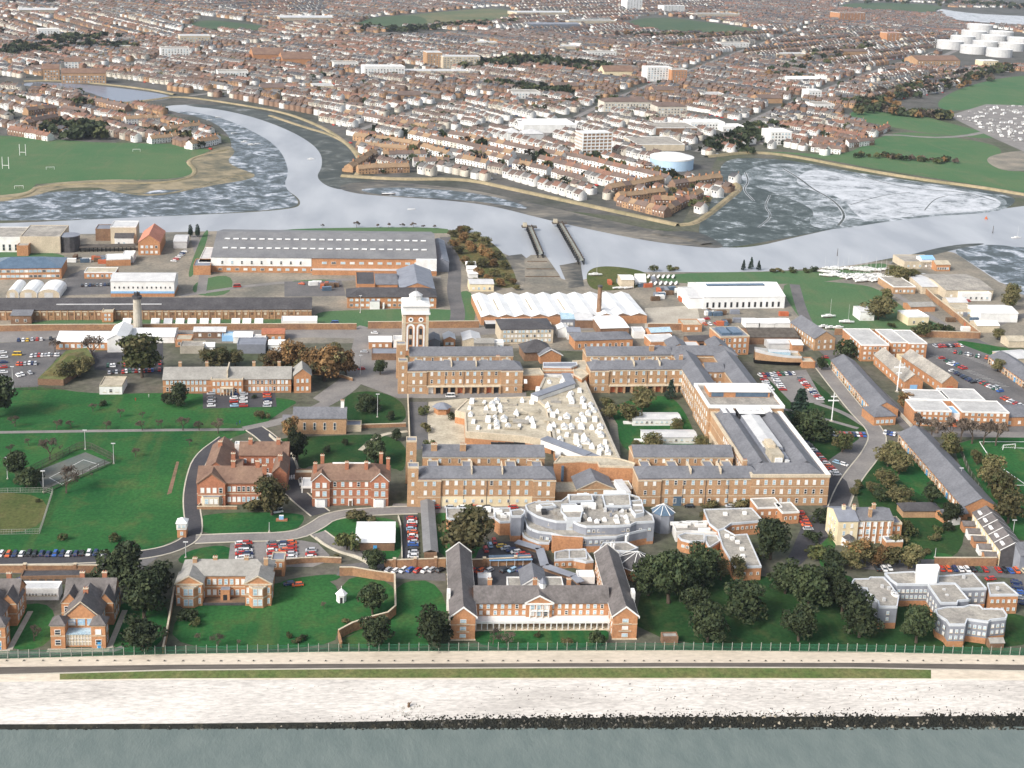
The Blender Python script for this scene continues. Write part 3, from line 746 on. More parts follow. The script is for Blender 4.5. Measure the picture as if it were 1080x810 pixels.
for _ in range(70):
    x=rng.gauss(432,9); y=rng.gauss(752,4); z=-.55-3.45*(y-717)/40; g=G(x,y,z)
    for k in range(5): 
        a=rng.uniform(0,6.3); b.face([(g.x,g.y,z),(g.x+.12,g.y,z),(g.x+.4*math.cos(a),g.y+.4*math.sin(a),z+rng.uniform(.3,.9))],'leaf_green')
b.build('weeds',kind='stuff',label='clump of weeds growing on the pale sea wall slope')
put('trunk_stump',MB().cyl(0,0,.5,.35,-.3,1.6,'timber',7).tube((0,0,1.0),(.9,.2,1.9),.2,.1,'timber').mesh('stump'),None,G(431,746,-3.05),label='dark broken timber post leaning on the pale sea wall slope',cat='post')

# wide dull tones below the town and the dockyard
sheet('town_ground',[(-700,215),(-700,-40),(540,-40),(1300,-5),(1400,60),(1400,120),(1080,100),(1000,120),(760,160),(720,235),(380,200),(180,120),(0,215)],'town_ground',.006)
sheet('yard_ground',[(-200,246),(210,238),(480,232),(520,262),(720,285),(940,275),(1010,262),(1080,310),(1300,420),(1200,450),(1080,365),(735,372),(640,372),(430,362),(330,362),(-200,362)],'yard',.012)
RIV=[(-400,240),(0,236),(60,233),(150,229),(310,222),(320,212),(297,197),(305,180),(293,153),(253,133),(230,125),(190,119),(172,115),(176,111),(213,110),(250,118),(290,127),(322,142),(345,155),(352,172),(345,185),(350,196),(370,200),(420,202),(480,207),(560,222),(640,240),(700,252),(745,260),(790,262),(840,250),(890,239),(940,230),(1000,226),(1060,220),(1120,212),(1400,200),(1500,330),(1080,315),(1020,275),(1000,262),(940,272),(900,280),(860,283),(800,287),(720,287),(640,287),(600,300),(570,280),(530,268),(505,252),(480,240),(300,242),(0,249),(-400,252)]
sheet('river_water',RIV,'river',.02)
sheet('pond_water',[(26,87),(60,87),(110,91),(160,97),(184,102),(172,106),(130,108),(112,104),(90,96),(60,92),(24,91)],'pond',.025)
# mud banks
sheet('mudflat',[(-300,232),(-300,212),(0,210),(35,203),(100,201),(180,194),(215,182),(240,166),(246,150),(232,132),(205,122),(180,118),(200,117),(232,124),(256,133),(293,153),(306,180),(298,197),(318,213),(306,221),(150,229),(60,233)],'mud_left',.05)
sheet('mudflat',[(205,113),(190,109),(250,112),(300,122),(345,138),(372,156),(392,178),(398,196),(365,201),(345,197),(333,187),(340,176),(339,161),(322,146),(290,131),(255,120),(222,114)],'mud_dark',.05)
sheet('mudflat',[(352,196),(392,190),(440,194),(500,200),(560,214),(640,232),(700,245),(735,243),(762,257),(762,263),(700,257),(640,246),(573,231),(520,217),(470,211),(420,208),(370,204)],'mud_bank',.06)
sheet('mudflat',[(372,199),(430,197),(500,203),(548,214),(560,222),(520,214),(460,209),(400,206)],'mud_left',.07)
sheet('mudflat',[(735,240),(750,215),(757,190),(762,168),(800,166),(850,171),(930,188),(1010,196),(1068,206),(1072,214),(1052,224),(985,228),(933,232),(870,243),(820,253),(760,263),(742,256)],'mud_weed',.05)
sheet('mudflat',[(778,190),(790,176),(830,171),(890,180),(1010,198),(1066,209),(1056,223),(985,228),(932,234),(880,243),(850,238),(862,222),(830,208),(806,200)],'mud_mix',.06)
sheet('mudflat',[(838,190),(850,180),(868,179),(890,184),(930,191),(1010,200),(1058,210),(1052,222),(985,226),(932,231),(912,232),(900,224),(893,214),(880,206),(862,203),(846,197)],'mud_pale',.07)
for k_,(pts_,w1) in enumerate((([(826,178),(843,188),(858,200),(872,207),(884,216),(892,228),(884,238)],7),([(786,182),(790,192),(783,200),(795,212)],5),([(905,184),(935,194),(975,200),(1020,203),(1050,212)],6),([(897,216),(930,206),(960,203)],3.5),([(812,206),(806,218),(815,228),(800,240)],4),([(975,222),(985,210),(1000,206)],3))):
    for dz,wm,mm in ((.10,.5,'mud_pale'),(.14,.28,'mud_dark')):
        b=MB(); ribbon_mb(b,[G(*p) for p in smooth(pts_,3)],w1*wm,dz,mm); b.build('creek_channel',kind='structure')
sheet('mudflat',[(1000,262),(1047,257),(1080,262),(1300,270),(1300,340),(1090,318),(1060,300),(1025,278)],'mud_left',.06)
sheet('mudflat',[(930,277),(1000,258),(1050,256),(1000,264),(950,280)],'mud_dark',.07)
# sand, banks and sea walls by the creek: low raised shores
def bank(name,pts,wd,h,m,sm=2):
    ln=[G(*p) for p in smooth(pts,sm)]; b=MB(); n=len(ln); prof=[(-.5,0),(-.22,1),(.22,1),(.5,0)]; rows=[]
    for i,p in enumerate(ln):
        a=ln[max(0,i-1)]; c=ln[min(n-1,i+1)]; d=Vector((c.x-a.x,c.y-a.y)).normalized(); nn=Vector((-d.y,d.x))
        rows.append([(p.x+nn.x*o*wd,p.y+nn.y*o*wd,.03+h*z) for o,z in prof])
    for r0,r1 in zip(rows,rows[1:]):
        for j in range(3): b.face([r0[j],r1[j],r1[j+1],r0[j+1]],m)
    return b.build(name,kind='structure')
bank('shore',[(-200,214),(0,211),(30,206),(40,196),(110,193),(160,194),(200,189),(208,180),(196,170),(215,163),(240,158)],5,.8,'sand')
sheet('mudflat',[(-60,213),(0,206),(30,203),(38,194),(110,189),(160,190),(198,187),(206,178),(196,170),(214,162),(240,152),(250,160),(238,170),(252,178),(272,184),(262,190),(232,194),(205,200),(160,200),(150,206),(118,203),(104,197),(60,199),(40,206),(0,214)],'marsh',.09)
bank('shore',[(120,200),(150,207),(195,202),(240,186),(265,184)],5,.4,'marsh')
bank('shore',[(25,86),(60,85),(110,89),(160,95),(184,100)],6,1.4,'sand')
bank('shore',[(130,109),(160,106),(184,102),(215,105),(260,112),(300,119),(330,130),(352,141),(370,155)],6,1.4,'sand')
bank('shore',[(285,122),(320,134),(352,143),(372,155),(384,175),(376,186)],7,1.0,'sand')
bank('shore',[(360,186),(420,190),(490,189),(540,200),(600,213),(660,226),(715,238)],8,1.8,'sand')
bank('shore',[(715,238),(735,236),(770,208),(782,198),(772,192)],7,1.4,'sand')
bank('shore',[(745,166),(790,161),(830,164),(900,178),(970,190),(1040,199),(1090,208),(1300,240)],7,2.0,'sand')
bank('shore',[(690,246),(730,252),(745,258)],14,1.0,'mud_bank')
# fields
sheet('playing_field',[(-300,208),(0,207),(30,203),(38,194),(110,190),(160,191),(198,188),(205,180),(195,170),(215,163),(222,158),(180,152),(100,150),(0,143),(-300,150)],'field',.03)
sheet('field',[(372,28),(390,20),(470,12),(530,8),(545,15),(520,22),(430,27)],'heath',.03)
sheet('field',[(372,28),(385,19),(440,15),(455,24),(430,28)],'field_far',.035)
sheet('field',[(190,29),(215,20),(250,24),(285,28),(270,33),(215,32)],'field_far',.03)
sheet('field',[(655,24),(690,17),(760,25),(810,33),(790,36),(700,33)],'field_far',.03)
sheet('field',[(880,8),(900,2),(1000,5),(985,14),(900,13)],'field_far',.03)
sheet('field',[(985,112),(1000,98),(1040,85),(1080,79),(1200,75),(1200,100),(1080,112),(1040,112),(1005,118)],'field',.03)
sheet('field',[(890,124),(905,114),(960,118),(1000,130),(1052,142),(1052,147),(985,142),(930,132)],'field',.03)
sheet('field',[(770,160),(830,160),(890,165),(925,145),(955,138),(1010,145),(1060,155),(1050,170),(1060,178),(1100,185),(1200,205),(1200,225),(1080,203),(980,187),(900,174),(835,161)],'field',.032)
sheet('field',[(1035,168),(1060,160),(1100,158),(1100,178),(1060,182)],'yard',.036)
sheet('tidal_creek',[(985,8),(1020,14),(1080,17),(1200,22),(1200,32),(1080,26),(1010,22),(990,15)],'mud_pale',.03)
# lawns of the hospital grounds
LAW=[
 [(-120,404),(0,402),(40,408),(105,416),(170,414),(240,417),(320,421),(300,432),(272,452),(238,464),(212,476),(203,520),(200,560),(170,578),(120,585),(0,585),(-120,590)],
 [(211,541),(318,540),(322,549),(309,561),(216,565),(208,553)],
 [(333,556),(350,546),(416,545),(423,560),(423,592),(392,594),(352,578),(331,566)],
 [(196,580),(245,573),(245,596),(183,596)],
 [(178,686),(188,640),(290,614),(358,607),(358,660),(351,684)],
 [(415,613),(468,612),(475,685),(358,684),(362,672),(418,652)],
 [(5,640),(60,634),(55,684),(0,686)],[(117,636),(180,625),(172,688),(113,688)],
 [(500,658),(642,656),(642,685),(500,685)],
 [(672,618),(720,590),(800,612),(905,600),(900,640),(1085,640),(1110,690),(672,686)],
 [(286,463),(330,460),(428,457),(428,500),(412,492),(330,489),(318,497),(302,476)],
 [(365,414),(400,412),(428,425),(428,449),(370,450),(362,432)],
 [(640,428),(700,414),(722,430),(740,478),(662,482),(648,452)],
 [(456,540),(480,540),(520,588),(460,592)],
 [(800,392),(846,391),(880,420),(900,440),(928,458),(900,490),(872,524),(850,470),(820,420)],
 [(912,486),(950,468),(1000,510),(1020,545),(1012,592),(950,592),(930,570),(900,530)],
 [(1012,461),(1200,458),(1300,600),(1080,572),(1050,560),(1005,480)],
 [(818,294),(905,299),(930,306),(960,330),(1010,350),(905,352),(855,345),(838,330)],
 [(360,327),(500,325),(500,345),(330,346),(330,330)],[(205,296),(246,288),(244,312),(202,312)],
 [(30,336),(330,335),(330,347),(30,348)],[(480,308),(500,306),(502,345),(484,345)],
 [(860,370),(900,395),(960,440),(940,446),(890,410)],[(1015,395),(1030,400),(1060,430),(1040,432)],
 [(940,470),(1010,500),(1000,540),(935,500)],
 [(357,605),(417,612),(419,650),(408,658),(372,668),(355,676)],[(292,612),(357,604),(360,612),(300,622)],[(300,296),(360,294),(358,304),(300,305)],[(372,328),(452,328),(452,346),(372,346)],[(690,288),(870,286),(930,276),(940,282),(870,300),(700,300)],[(300,241),(470,239),(476,246),(462,246),(300,245)],[(905,590),(1000,580),(1010,596),(905,600)],[(862,540),(882,536),(880,600),(862,600)],[(1080,398),(1060,380),(1010,362),(1010,358),(1090,372)],
 [(-40,262),(66,266),(70,276),(-40,276)],[(215,243),(222,243),(205,292),(196,292)],
]
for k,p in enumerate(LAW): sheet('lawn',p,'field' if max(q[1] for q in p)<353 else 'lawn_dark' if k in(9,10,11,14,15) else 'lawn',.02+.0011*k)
sheet('lawn',[(-60,521),(55,519),(42,563),(-60,564)],'lawn_dry',.052)
sheet('tennis_court',[(36,498),(90,477),(117,488),(46,517)],'tennis',.056)
b=MB()
def mark(pts,wd,z,m='paint_white'):
    for a,c in zip(pts,pts[1:]): 
        a,c=G(*a),G(*c); b.obox(a,c,wd,z-.003,z,m)
mark([(52,504),(88,485),(104,490),(65,511),(52,504)],.22,.064); mark([(71,494.5),(84,500)],.2,.0645)
mark([(1033,466),(1120,466)],.45,.06); mark([(1033,466),(1046,486),(1080,510),(1200,580)],.45,.0605); mark([(1058,472),(1120,474)],.4,.061); mark([(1066,512),(1140,511)],.4,.0615)
b.build('pitch_markings',kind='structure')
sheet('flower_bed',[(176,522),(181,520),(189,487),(186,487)],'earth_red',.06)
# paths, roads, car parks
sheet('path',[(-40,689),(0,686.5),(60,688),(120,684),(128,681),(131,684),(120,688),(60,692),(0,694),(-40,698)],'road_pale',.055)
sheet('forecourt',[(-60,586),(110,584),(180,578),(150,600),(105,604),(-60,606)],'asphalt',.05)
sheet('forecourt',[(415,531),(590,534),(590,541),(410,541)],'road_pale',.051)
sheet('forecourt',[(376,345),(385,340),(420,352),(425,400),(470,412),(555,414),(555,420),(420,420),(372,402),(362,410),(340,425),(330,420),(365,395)],'road_pale',.05)
sheet('courtyard',[(452,424),(492,420),(505,430),(500,472),(448,475)],'deck_tan',.07)
sheet('forecourt',[(866,528),(872,505),(884,500),(893,508),(898,522),(890,545),(872,548)],'asphalt_dark',.093)
sheet('path',[(432,424),(450,424),(452,473),(434,475)],'asphalt',.072)
sheet('forecourt',[(395,592),(470,605),(470,613),(355,607),(360,596)],'asphalt',.053)
sheet('car_park',[(243,573),(318,570),(335,573),(352,590),(330,598),(240,598)],'road_pale',.058)
sheet('car_park',[(426,543),(441,543),(441,591),(424,591)],'asphalt_dark',.057)
sheet('car_park',[(500,592),(505,580),(520,572),(560,570),(590,600),(645,618),(630,650),(505,650),(490,600)],'asphalt_dark',.054)
sheet('car_park',[(214,414),(290,413),(292,429),(214,431)],'asphalt_dark',.06)
sheet('car_park',[(-60,364),(40,360),(75,352),(115,360),(95,374),(60,377),(40,408),(-60,412)],'asphalt',.055)
sheet('car_park',[(95,372),(172,362),(172,395),(135,393),(100,390)],'asphalt_dark',.0555)
sheet('car_park',[(974,363),(1030,357),(1110,395),(1200,470),(1080,460),(985,456),(1005,405),(970,400)],'asphalt',.055)
sheet('car_park',[(805,394),(850,390),(870,425),(835,425)],'road_pale',.06)
sheet('car_park',[(843,455),(905,456),(906,463),(856,498),(870,528),(893,520),(897,500),(930,470),(915,455)],'asphalt',.0605)
sheet('car_park',[(880,590),(1055,590),(1120,575),(1200,640),(1085,640),(1070,610),(905,600)],'asphalt',.056)
sheet('car_park',[(850,545),(870,540),(880,560),(845,595),(825,600),(835,580)],'asphalt_dark',.056)
sheet('yard_road',[(-60,348),(60,346),(330,346),(520,345),(530,352),(420,358),(330,356),(-60,362)],'road_pale',.045)
sheet('forecourt',[(70,295),(85,285),(125,285),(118,310),(60,312)],'asphalt',.05)
sheet('forecourt',[(300,297),(360,296),(365,312),(300,313)],'asphalt',.05)
sheet('forecourt',[(735,335),(830,328),(845,350),(820,372),(735,372)],'yard',.05)
sheet('forecourt',[(680,325),(735,322),(740,345),(680,346)],'concrete',.052)
sheet('scrap_ground',[(1000,122),(1040,110),(1110,112),(1110,150),(1080,160),(1040,142)],'road_pale',.04)
road('road',[(-100,594),(0,591),(100,590),(165,584),(196,573),(206,561),(201,530),(204,505),(212,481),(238,462)],6,'asphalt_dark',.075)
road('road',[(206,569),(250,567),(310,566),(332,556),(350,543),(400,539),(440,538)],6.5,'road_pale',.08)
road('road',[(268,452),(280,460),(294,474),(304,494),(304,512),(318,526),(338,542)],8,'asphalt_dark',.085)
road('road',[(335,562),(355,577),(385,586),(398,594)],6,'road_pale',.078)
road('path',[(-60,457),(140,454),(258,453)],3,'road_pale',.07,kerb=False)
road('road',[(258,453),(300,444),(332,432),(365,414),(380,398)],7,'road_pale',.082,kerb=False)
road('road',[(864,383),(885,410),(905,435),(928,458),(920,478),(900,502),(890,520),(884,536)],8,'road_pale',.088)
road('path',[(860,425),(890,435),(915,451)],3.5,'road_pale',.07,kerb=False)
road('road',[(862,362),(890,383),(930,420),(975,462),(1015,510),(1050,560),(1085,605)],11,'asphalt',.083,kerb=False)
road('road',[(945,458),(1000,458),(1200,460)],7,'road_pale',.08,kerb=False)
road('path',[(820,430),(870,442),(905,452)],3,'road_pale',.071,kerb=False)
road('path',[(380,475),(400,458),(430,455)],2.5,'deck_tan',.065,kerb=False)
road('path',[(560,420),(645,428),(650,480)],4,'yard',.065,kerb=False)
road('road',[(212,310),(216,285),(208,262),(205,248)],6,'road_pale',.05,kerb=False)
road('road',[(60,312),(72,296),(85,286),(110,292)],7,'asphalt',.055,kerb=False)
road('road',[(470,250),(478,270),(480,290),(478,308),(484,330),(480,345)],9,'asphalt',.055,kerb=False)
road('road',[(190,312),(300,296),(465,293)],5,'road_pale',.045,kerb=False)
road('road',[(838,300),(846,330),(862,360)],7,'asphalt',.05,kerb=False)
road('road',[(905,352),(980,352),(1030,350),(1080,330),(1200,320)],7,'asphalt',.05,kerb=False)
road('road',[(925,298),(960,320),(1000,345)],5,'road_pale',.05,kerb=False)
road('road',[(680,345),(600,347),(530,346)],6,'road_pale',.05,kerb=False)
road('road',[(840,155),(920,140),(1000,147),(1060,135),(1110,128)],9,'road_pale',.05,kerb=False)
road('road',[(960,75),(1010,52),(1075,25)],12,'road_pale',.05,kerb=False)
# parking bays
b=MB()
for (x0,y0,x1,y1,n,l) in ((985,375,1060,408,24,5),(1000,368,1075,398,24,5),(985,402,1050,440,18,5)):
    for i in range(n):
        t=i/(n-1); g=G(x0+(x1-x0)*t,y0+(y1-y0)*t); b.box(g.x-l/2,g.x+l/2,g.y-.08,g.y+.08,.09,.096,'paint_white')
b.build('parking_bay_markings',kind='structure')
# crossing on the dark road: a row of white bars
b=MB()
for k in range(6):
    g=G(297+k*2.6,504-k*.3); b.box(g.x-.35,g.x+.35,g.y-1.6,g.y+1.6,.088,.096,'paint_white')
b.build('crossing_markings',kind='structure')
# haze over the whole place
m=bpy.data.materials.new('haze'); m.use_nodes=True; t=m.node_tree; t.nodes.remove(t.nodes['Principled BSDF'])
pv=t.nodes.new('ShaderNodeVolumePrincipled'); pv.inputs['Density'].default_value=.000034; pv.inputs['Color'].default_value=(.74,.84,.98,1); pv.inputs['Anisotropy'].default_value=.2
t.links.new(pv.outputs[0],t.nodes['Material Output'].inputs['Volume']); M['haze']=m
HAZE=True
if HAZE:
    b=MB().box(-13000,15000,-3500,16500,SEA_Z-1.1,CAMZ+6,'haze',bottom=True); b.build('haze',kind='stuff',label='thin pale haze over the town')
def Zm(ox,oy,s): return lambda *p:[(ox+x/s,oy+y/s) for x,y in p]
# ---------------------------------------------------------------- railings on the sea wall
fline=[G(*p) for p in clip(FENCE,-20,1100)]
def along(line,t):
    seg=[(b-a).length for a,b in zip(line,line[1:])]; tot=sum(seg); d=t*tot
    for (a,b),l in zip(zip(line,line[1:]),seg):
        if d<=l: return a.lerp(b,d/l)
        d-=l
    return line[-1]
fence=put('railing_fence',None,None,along(fline,0),label='long green mesh railing fence with pale posts along the promenade',cat='fence')
f0=along(fline,0); tot=sum((b-a).length for a,b in zip(fline,fline[1:]))
mp=MB()
n=int(tot/.26)
pts=[along(fline,i/n)-f0 for i in range(n+1)]
for i,p in enumerate(pts): mp.box(p.x-.04,p.x+.04,p.y-.04,p.y+.04,.1,2.75,'green_mesh')
for a,c in zip(pts[::10],pts[10::10]):
    for z in (.2,1.3,2.6): mp.obox(a,c,.09,z,z+.12,'green_mesh')
    mp.obox(a,c,.3,0,.12,'concrete')
mp.build('mesh_panel',fence)
pm=MB().box(-.1,.1,-.1,.1,0,3.3,'post_pale',bottom=True).mesh('post')
npst=int(tot/3.3); extra=MB()
for i in range(npst):
    p=along(fline,(i+.5)/npst)-f0
    if i<100: put('post',pm,fence,(p.x,p.y-.1,0))
    else: extra.box(p.x-.1,p.x+.1,p.y-.2,p.y,0,3.3,'post_pale')
if extra.v: extra.build('post',fence,kind='stuff')
sm_=MB().box(-.2,.2,-.16,.16,0,.42,'timber_grey').box(-.5,.5,-.35,.35,0,.1,'concrete').mesh('promenade_block')
for i in range(58):  # low block for each small dark mark along the promenade
    g=G(8+i*18.6+R.uniform(-2,2),697.4-(0 if 150<i*18.6<950 else .3))
    put('promenade_block',sm_,None,g,R.uniform(-.2,.2),label='short dark block in the row standing on the pale promenade',cat='promenade_block',group='dark blocks along the promenade')
# ---------------------------------------------------------------- houses on the lawn behind the railings
def gabled_house(A,label):
    t=Thing('brick_house',label,'house',A,rot=-.02)
    hm=dict(wm='brick_orange',rm='slate_warm',band=[(4.4,.28,.07),(8.0,.3,.1)])
    t.block(0,0,4.6,4.6,8.4,'hip',2.3,**hm); t.block(13,0,4.6,4.6,8.4,'hip',2.3,**hm)
    t.block(3.2,4.7,11.2,13,8.6,'gy',5.2,ov=.6,**hm)
    t.block(0,17.8,16.6,9,8.6,'gx',4.6,ov=.5,**hm); t.block(-.2,14.5,5.6,9,8.4,'gy',3.4,ov=.4,**hm); t.block(11.6,14.5,5.4,9,8.4,'gy',3.4,ov=.4,**hm)
    
    v=MB().box(4.65,12.95,1.0,4.6,0,4.6,'stone_pale'); v.box(4.6,13,.9,1.05,0,.5,'brick_orange')
    for k in range(9): v.box(4.75+k*1.0,4.87+k*1.0,.86,1.0,.5,4.4,'white',bottom=True)
    for z in (1.8,3.1,4.4): v.box(4.65,12.95,.88,.99,z,z+.12,'white',bottom=True)
    v.box(4.5,13.1,.7,4.65,4.6,4.8,'glass_pale',bottom=True); t.part('conservatory',v)
    k=MB()
    for sgn in (0,1):
        a,b_=((2.5,8.55),(8.8,14.25)) if sgn==0 else ((15.1,8.55),(8.8,14.25))
        k.face([(a[0],4.3,a[1]),(b_[0],4.3,b_[1]),(b_[0],4.3,b_[1]+.45),(a[0],4.3,a[1]+.45)],'stone_pale')
    t.part('bargeboard',k)
    for bx in (0,13): t.wins(bx,0,4.6,4.6,'f',1,2,1.9,1.9,1.3,3.7,.6); t.wins(bx,0,4.6,4.6,'r' if bx else 'l',1,2,1.6,1.9,1.3,3.7,.8)
    t.wins(3.2,4.7,11.2,13,'f',3,1,2.3,2.2,5.7,4,1.0,style='b',mix=(.7,.1))
    t.wins(3.2,4.7,11.2,13,'l',3,2,1.2,1.9,1.3,3.7,5); t.wins(3.2,4.7,11.2,13,'r',3,2,1.2,1.9,1.3,3.7,1,4)
    t.wins(-.2,14.5,5.6,9,'f',1,2,1.4,2,1.4,3.7,.3,2.6); t.wins(11.6,14.5,5.4,9,'r',3,2,1.2,2,1.4,3.7,.6); t.wins(-.2,14.5,5.6,9,'l',3,2,1.2,2,1.4,3.7,.6)
    for x,y in ((5,23),(12.5,23),(8.8,12)): t.chim(x,y,12,15,1.6,.9,'brick_red')
    d=MB().box(14.9,16,-.1,0,.1,2.3,'door_blue'); d.box(14.75,16.15,-.05,0,0,2.45,'white'); t.part('door',d)
    pv=MB().box(-1,19,-2.2,-.1,0,.07,'concrete'); pv.box(17.7,19.6,-.1,24,0,.07,'concrete'); t.part('paving',pv)
    return t
gabled_house((54,684),'red brick gabled house with grey roof and glazed front porch between two corner bays')
gabled_house((-52,685.5),'red brick gabled house cut off by the left edge of the picture')
t=Thing('link_corridor','low white covered corridor joining the two red brick gabled houses','corridor',(15,633),(62,633))
t.block(0,0,t.W,5,4.2,'flat',0,'white_bright','metal_pale'); t.wins(0,0,t.W,5,'f',13,1,.8,1.0,1.7,3,.5,mix=(.1,.1))
for A,l in (((113,636),'small white garden shed against the right side of the gabled brick house'),((8,634),'small white garden shed by the left gabled brick house')):
    t=Thing('garden_shed',l,'shed',A,rot=0); t.block(0,0,3.4,6,3.6,'gx',1,'white','metal_pale'); t.part('door',MB().box(1.1,2.2,-.06,0,.05,2.1,'lead'))
t=Thing('garage_block','low brown flat-roofed block behind the white corridor','outbuilding',(22,617),(88,616)); t.block(0,0,t.W*.98,5,3,'flat',0,'brick_brown','slate_dark')
for k in range(8): t.part('door',MB().box(1.0+k*2.7,3.0+k*2.7,-.05,0,.05,2.2,'timber_grey'))
# two-storey house with two pedimented pavilions
t=Thing('pavilion_house','two-storey house with pale grey roof and two pedimented white-windowed end pavilions','house',(186,639),(286,639)); W_=t.W
hm=dict(wm='brick_orange',rm='roof_grey')
t.block(.6,5.5,W_-1.2,11,8.6,'hip',3.4,band=[(4.2,.3,.08)],**hm)
for x in (0,W_-9):
    t.block(x,0,9,8,8.6,'gy',2.6,ov=.5,band=[(4.2,.35,.1),(8.1,.5,.15)],**hm)
    q=MB()
    q.face([(x-.5,-.3,8.3),(x+4.5,-.3,11.35),(x+4.5,-.3,11.85),(x-.5,-.3,8.85)],'stone_pale'); q.face([(x+9.5,-.3,8.3),(x+4.5,-.3,11.35),(x+4.5,-.3,11.85),(x+9.5,-.3,8.85)],'stone_pale')
    t.part('pediment',q)
    by=[(x+1.3,0),(x+2.6,-1.5),(x+6.4,-1.5),(x+7.7,0)]
    q=MB().prism(by,0,7.6,'brick_orange','lead'); q.ring([(x+1.2,-.0),(x+2.55,-1.6),(x+6.45,-1.6),(x+7.8,0)],.3,7.3,7.9,'stone_pale'); q.ring([(x+1.2,-.0),(x+2.55,-1.6),(x+6.45,-1.6),(x+7.8,0)],.3,3.7,4.2,'stone_pale'); t.part('bay',q)
    t.wins(x+2.6,-1.5,3.8,2,'f',2,2,1.5,2.5,.9,4.0,.2,mix=(.6,.35))
    for sx in (.9,8.1): t.wins(x+sx-.7,0,1.4,2,'f',1,2,.9,2.1,1.0,4.0,.1,mix=(.6,.35))
    t.wins(x,0,9,8,'l',2,2,1.1,2,1.2,4,1); t.wins(x,0,9,8,'r',1,2,1.1,2,1.2,4,1)
t.wins(9,5.5,W_-18,8,'f',7,2,1.25,2.1,1.2,4.1,.5,mix=(.5,.3))
q=MB().box(9.3,W_-9.3,.4,5.4,0,.5,'earth_red'); q.box(9.2,W_-9.2,.1,.5,.1,1.0,'slate_dark'); t.part('terrace',q)
q=MB().box(W_/2-1.6,W_/2+1.6,3.0,5.4,0,4.5,'brick_orange','lead'); q.box(W_/2-.7,W_/2+.7,2.94,3,0,2.6,'dark'); t.part('porch',q)
for x,y in ((5,10),(12,11),(23,11),(30,10)): t.chim(x,y,10.5,13,1.5,.9,'brick_tan')
t=Thing('gatehouse','small square brick gatehouse beside the pavilion-ended house','gatehouse',(286,608),(300,608)); t.block(0,0,t.W,6,6.4,'flat',0,'brick_orange','lead','stone_pale'); t.wins(0,0,t.W,6,'f',2,1,1,1.6,3.8,3,.4); t.part('gate',MB().box(1,t.W-1,-.07,0,.05,2.8,'timber'))
# garden pavilion, kiosk
t=Thing('garden_pavilion','small white hexagonal garden pavilion on the lawn','pavilion',(360,634),rot=0)
q=MB().cyl(0,0,1.75,1.75,0,3.0,'white_bright',6); t.part('wall',q); q=MB().cyl(0,0,2.25,.15,3.0,5.0,'white_bright',6); q.cyl(0,0,.12,.1,5,5.9,'white',6); t.part('roof',q)
t.part('doorway',MB().box(-.45,.45,-1.62,-1.53,.05,2.2,'dark')); 
t=Thing('lookout_kiosk','narrow brick kiosk with white glazed upper storey beside the dark road','kiosk',(187,567),(196,567))
t.part('wall',MB().box(0,3.4,0,3.4,0,3.4,'brick_orange')); q=MB().box(-.2,3.6,-.2,3.6,3.4,5.9,'white'); t.part('upper_storey',q); q=MB(); q.hip(0,3.4,0,3.4,6.2,1.6,'white_bright',.5); t.part('roof',q)
t.wins(-.2,-.2,3.8,3.8,'f',2,1,1.2,1.3,4.1,3,.3,mix=(.3,.1)); t.wins(-.2,-.2,3.8,3.8,'l',2,1,1.2,1.3,4.1,3,.3,mix=(.2,.1)); t.wins(0,0,3.4,3.4,'f',1,1,1.1,1.5,1,3,.3)
# marquee hall
t=Thing('white_roofed_hall','low brick hall with one large plain white roof','hall',(375,581),(416,581)); W_=t.W
t.block(0,0,W_,17,3.6,'gx',1.7,'brick_brown','white_bright',ov=.35); t.part('door',MB().box(W_/2-.7,W_/2+.7,-.06,0,.05,2.3,'door_blue'))
# brick villa with hipped brown roof
t=Thing('hipped_villa','three-storey red brick villa with brown hipped roof and white ridge','house',(329,533),(410,533)); W_=t.W
t.block(0,0,W_,14,11.2,'hip',4.4,'brick_red','tile_brown',band=[(3.6,.25,.07),(7.4,.25,.07),(10.7,.45,.16)],ov=.6)
for x in (.3,W_-7.3):
    t.block(x,-1.2,7,5,11.2,'gy',3.2,'brick_red','tile_brown',ov=.4,band=[(3.6,.25,.07),(7.4,.25,.07)])
    t.wins(x,-1.2,7,5,'f',2,3,1.7,2.2,.9,3.75,.7,mix=(.55,.35))
    q=MB().prism([(x+1,-1.2),(x+1.8,-2.2),(x+5.2,-2.2),(x+6,-1.2)],0,3.5,'white','lead'); t.part('bay',q)
    q=MB(); 
    for a,b_ in (((x-.4,11),(x+3.5,14.7)),((x+7.4,11),(x+3.5,14.7))): q.face([(a[0],-1.5,a[1]),(b_[0],-1.5,b_[1]),(b_[0],-1.5,b_[1]+.4),(a[0],-1.5,a[1]+.4)],'white')
    t.part('bargeboard',q)
t.wins(7.3,0,W_-14.6,14,'f',5,3,1.3,2.1,.9,3.75,.4,mix=(.55,.3)); t.wins(0,0,W_,14,'l',4,3,1.2,2,.9,3.75,1.5); 
t.part('ridge_cap',MB().box(8,W_-8,6.6,7.4,15.45,15.95,'white'))
for x,y,z in ((3.5,12,15),(14,4.5,15.2),(22,4.5,15.2),(28,12,16),(31,9,15),(1,5,14.5)): t.chim(x,y,11,z+2,1.5,1,'brick_red')
q=MB().box(W_/2-.9,W_/2+.9,-.5,0,0,3,'white'); q.box(W_/2-.55,W_/2+.55,-.55,-.5,0,2.3,'timber'); t.part('door',q)
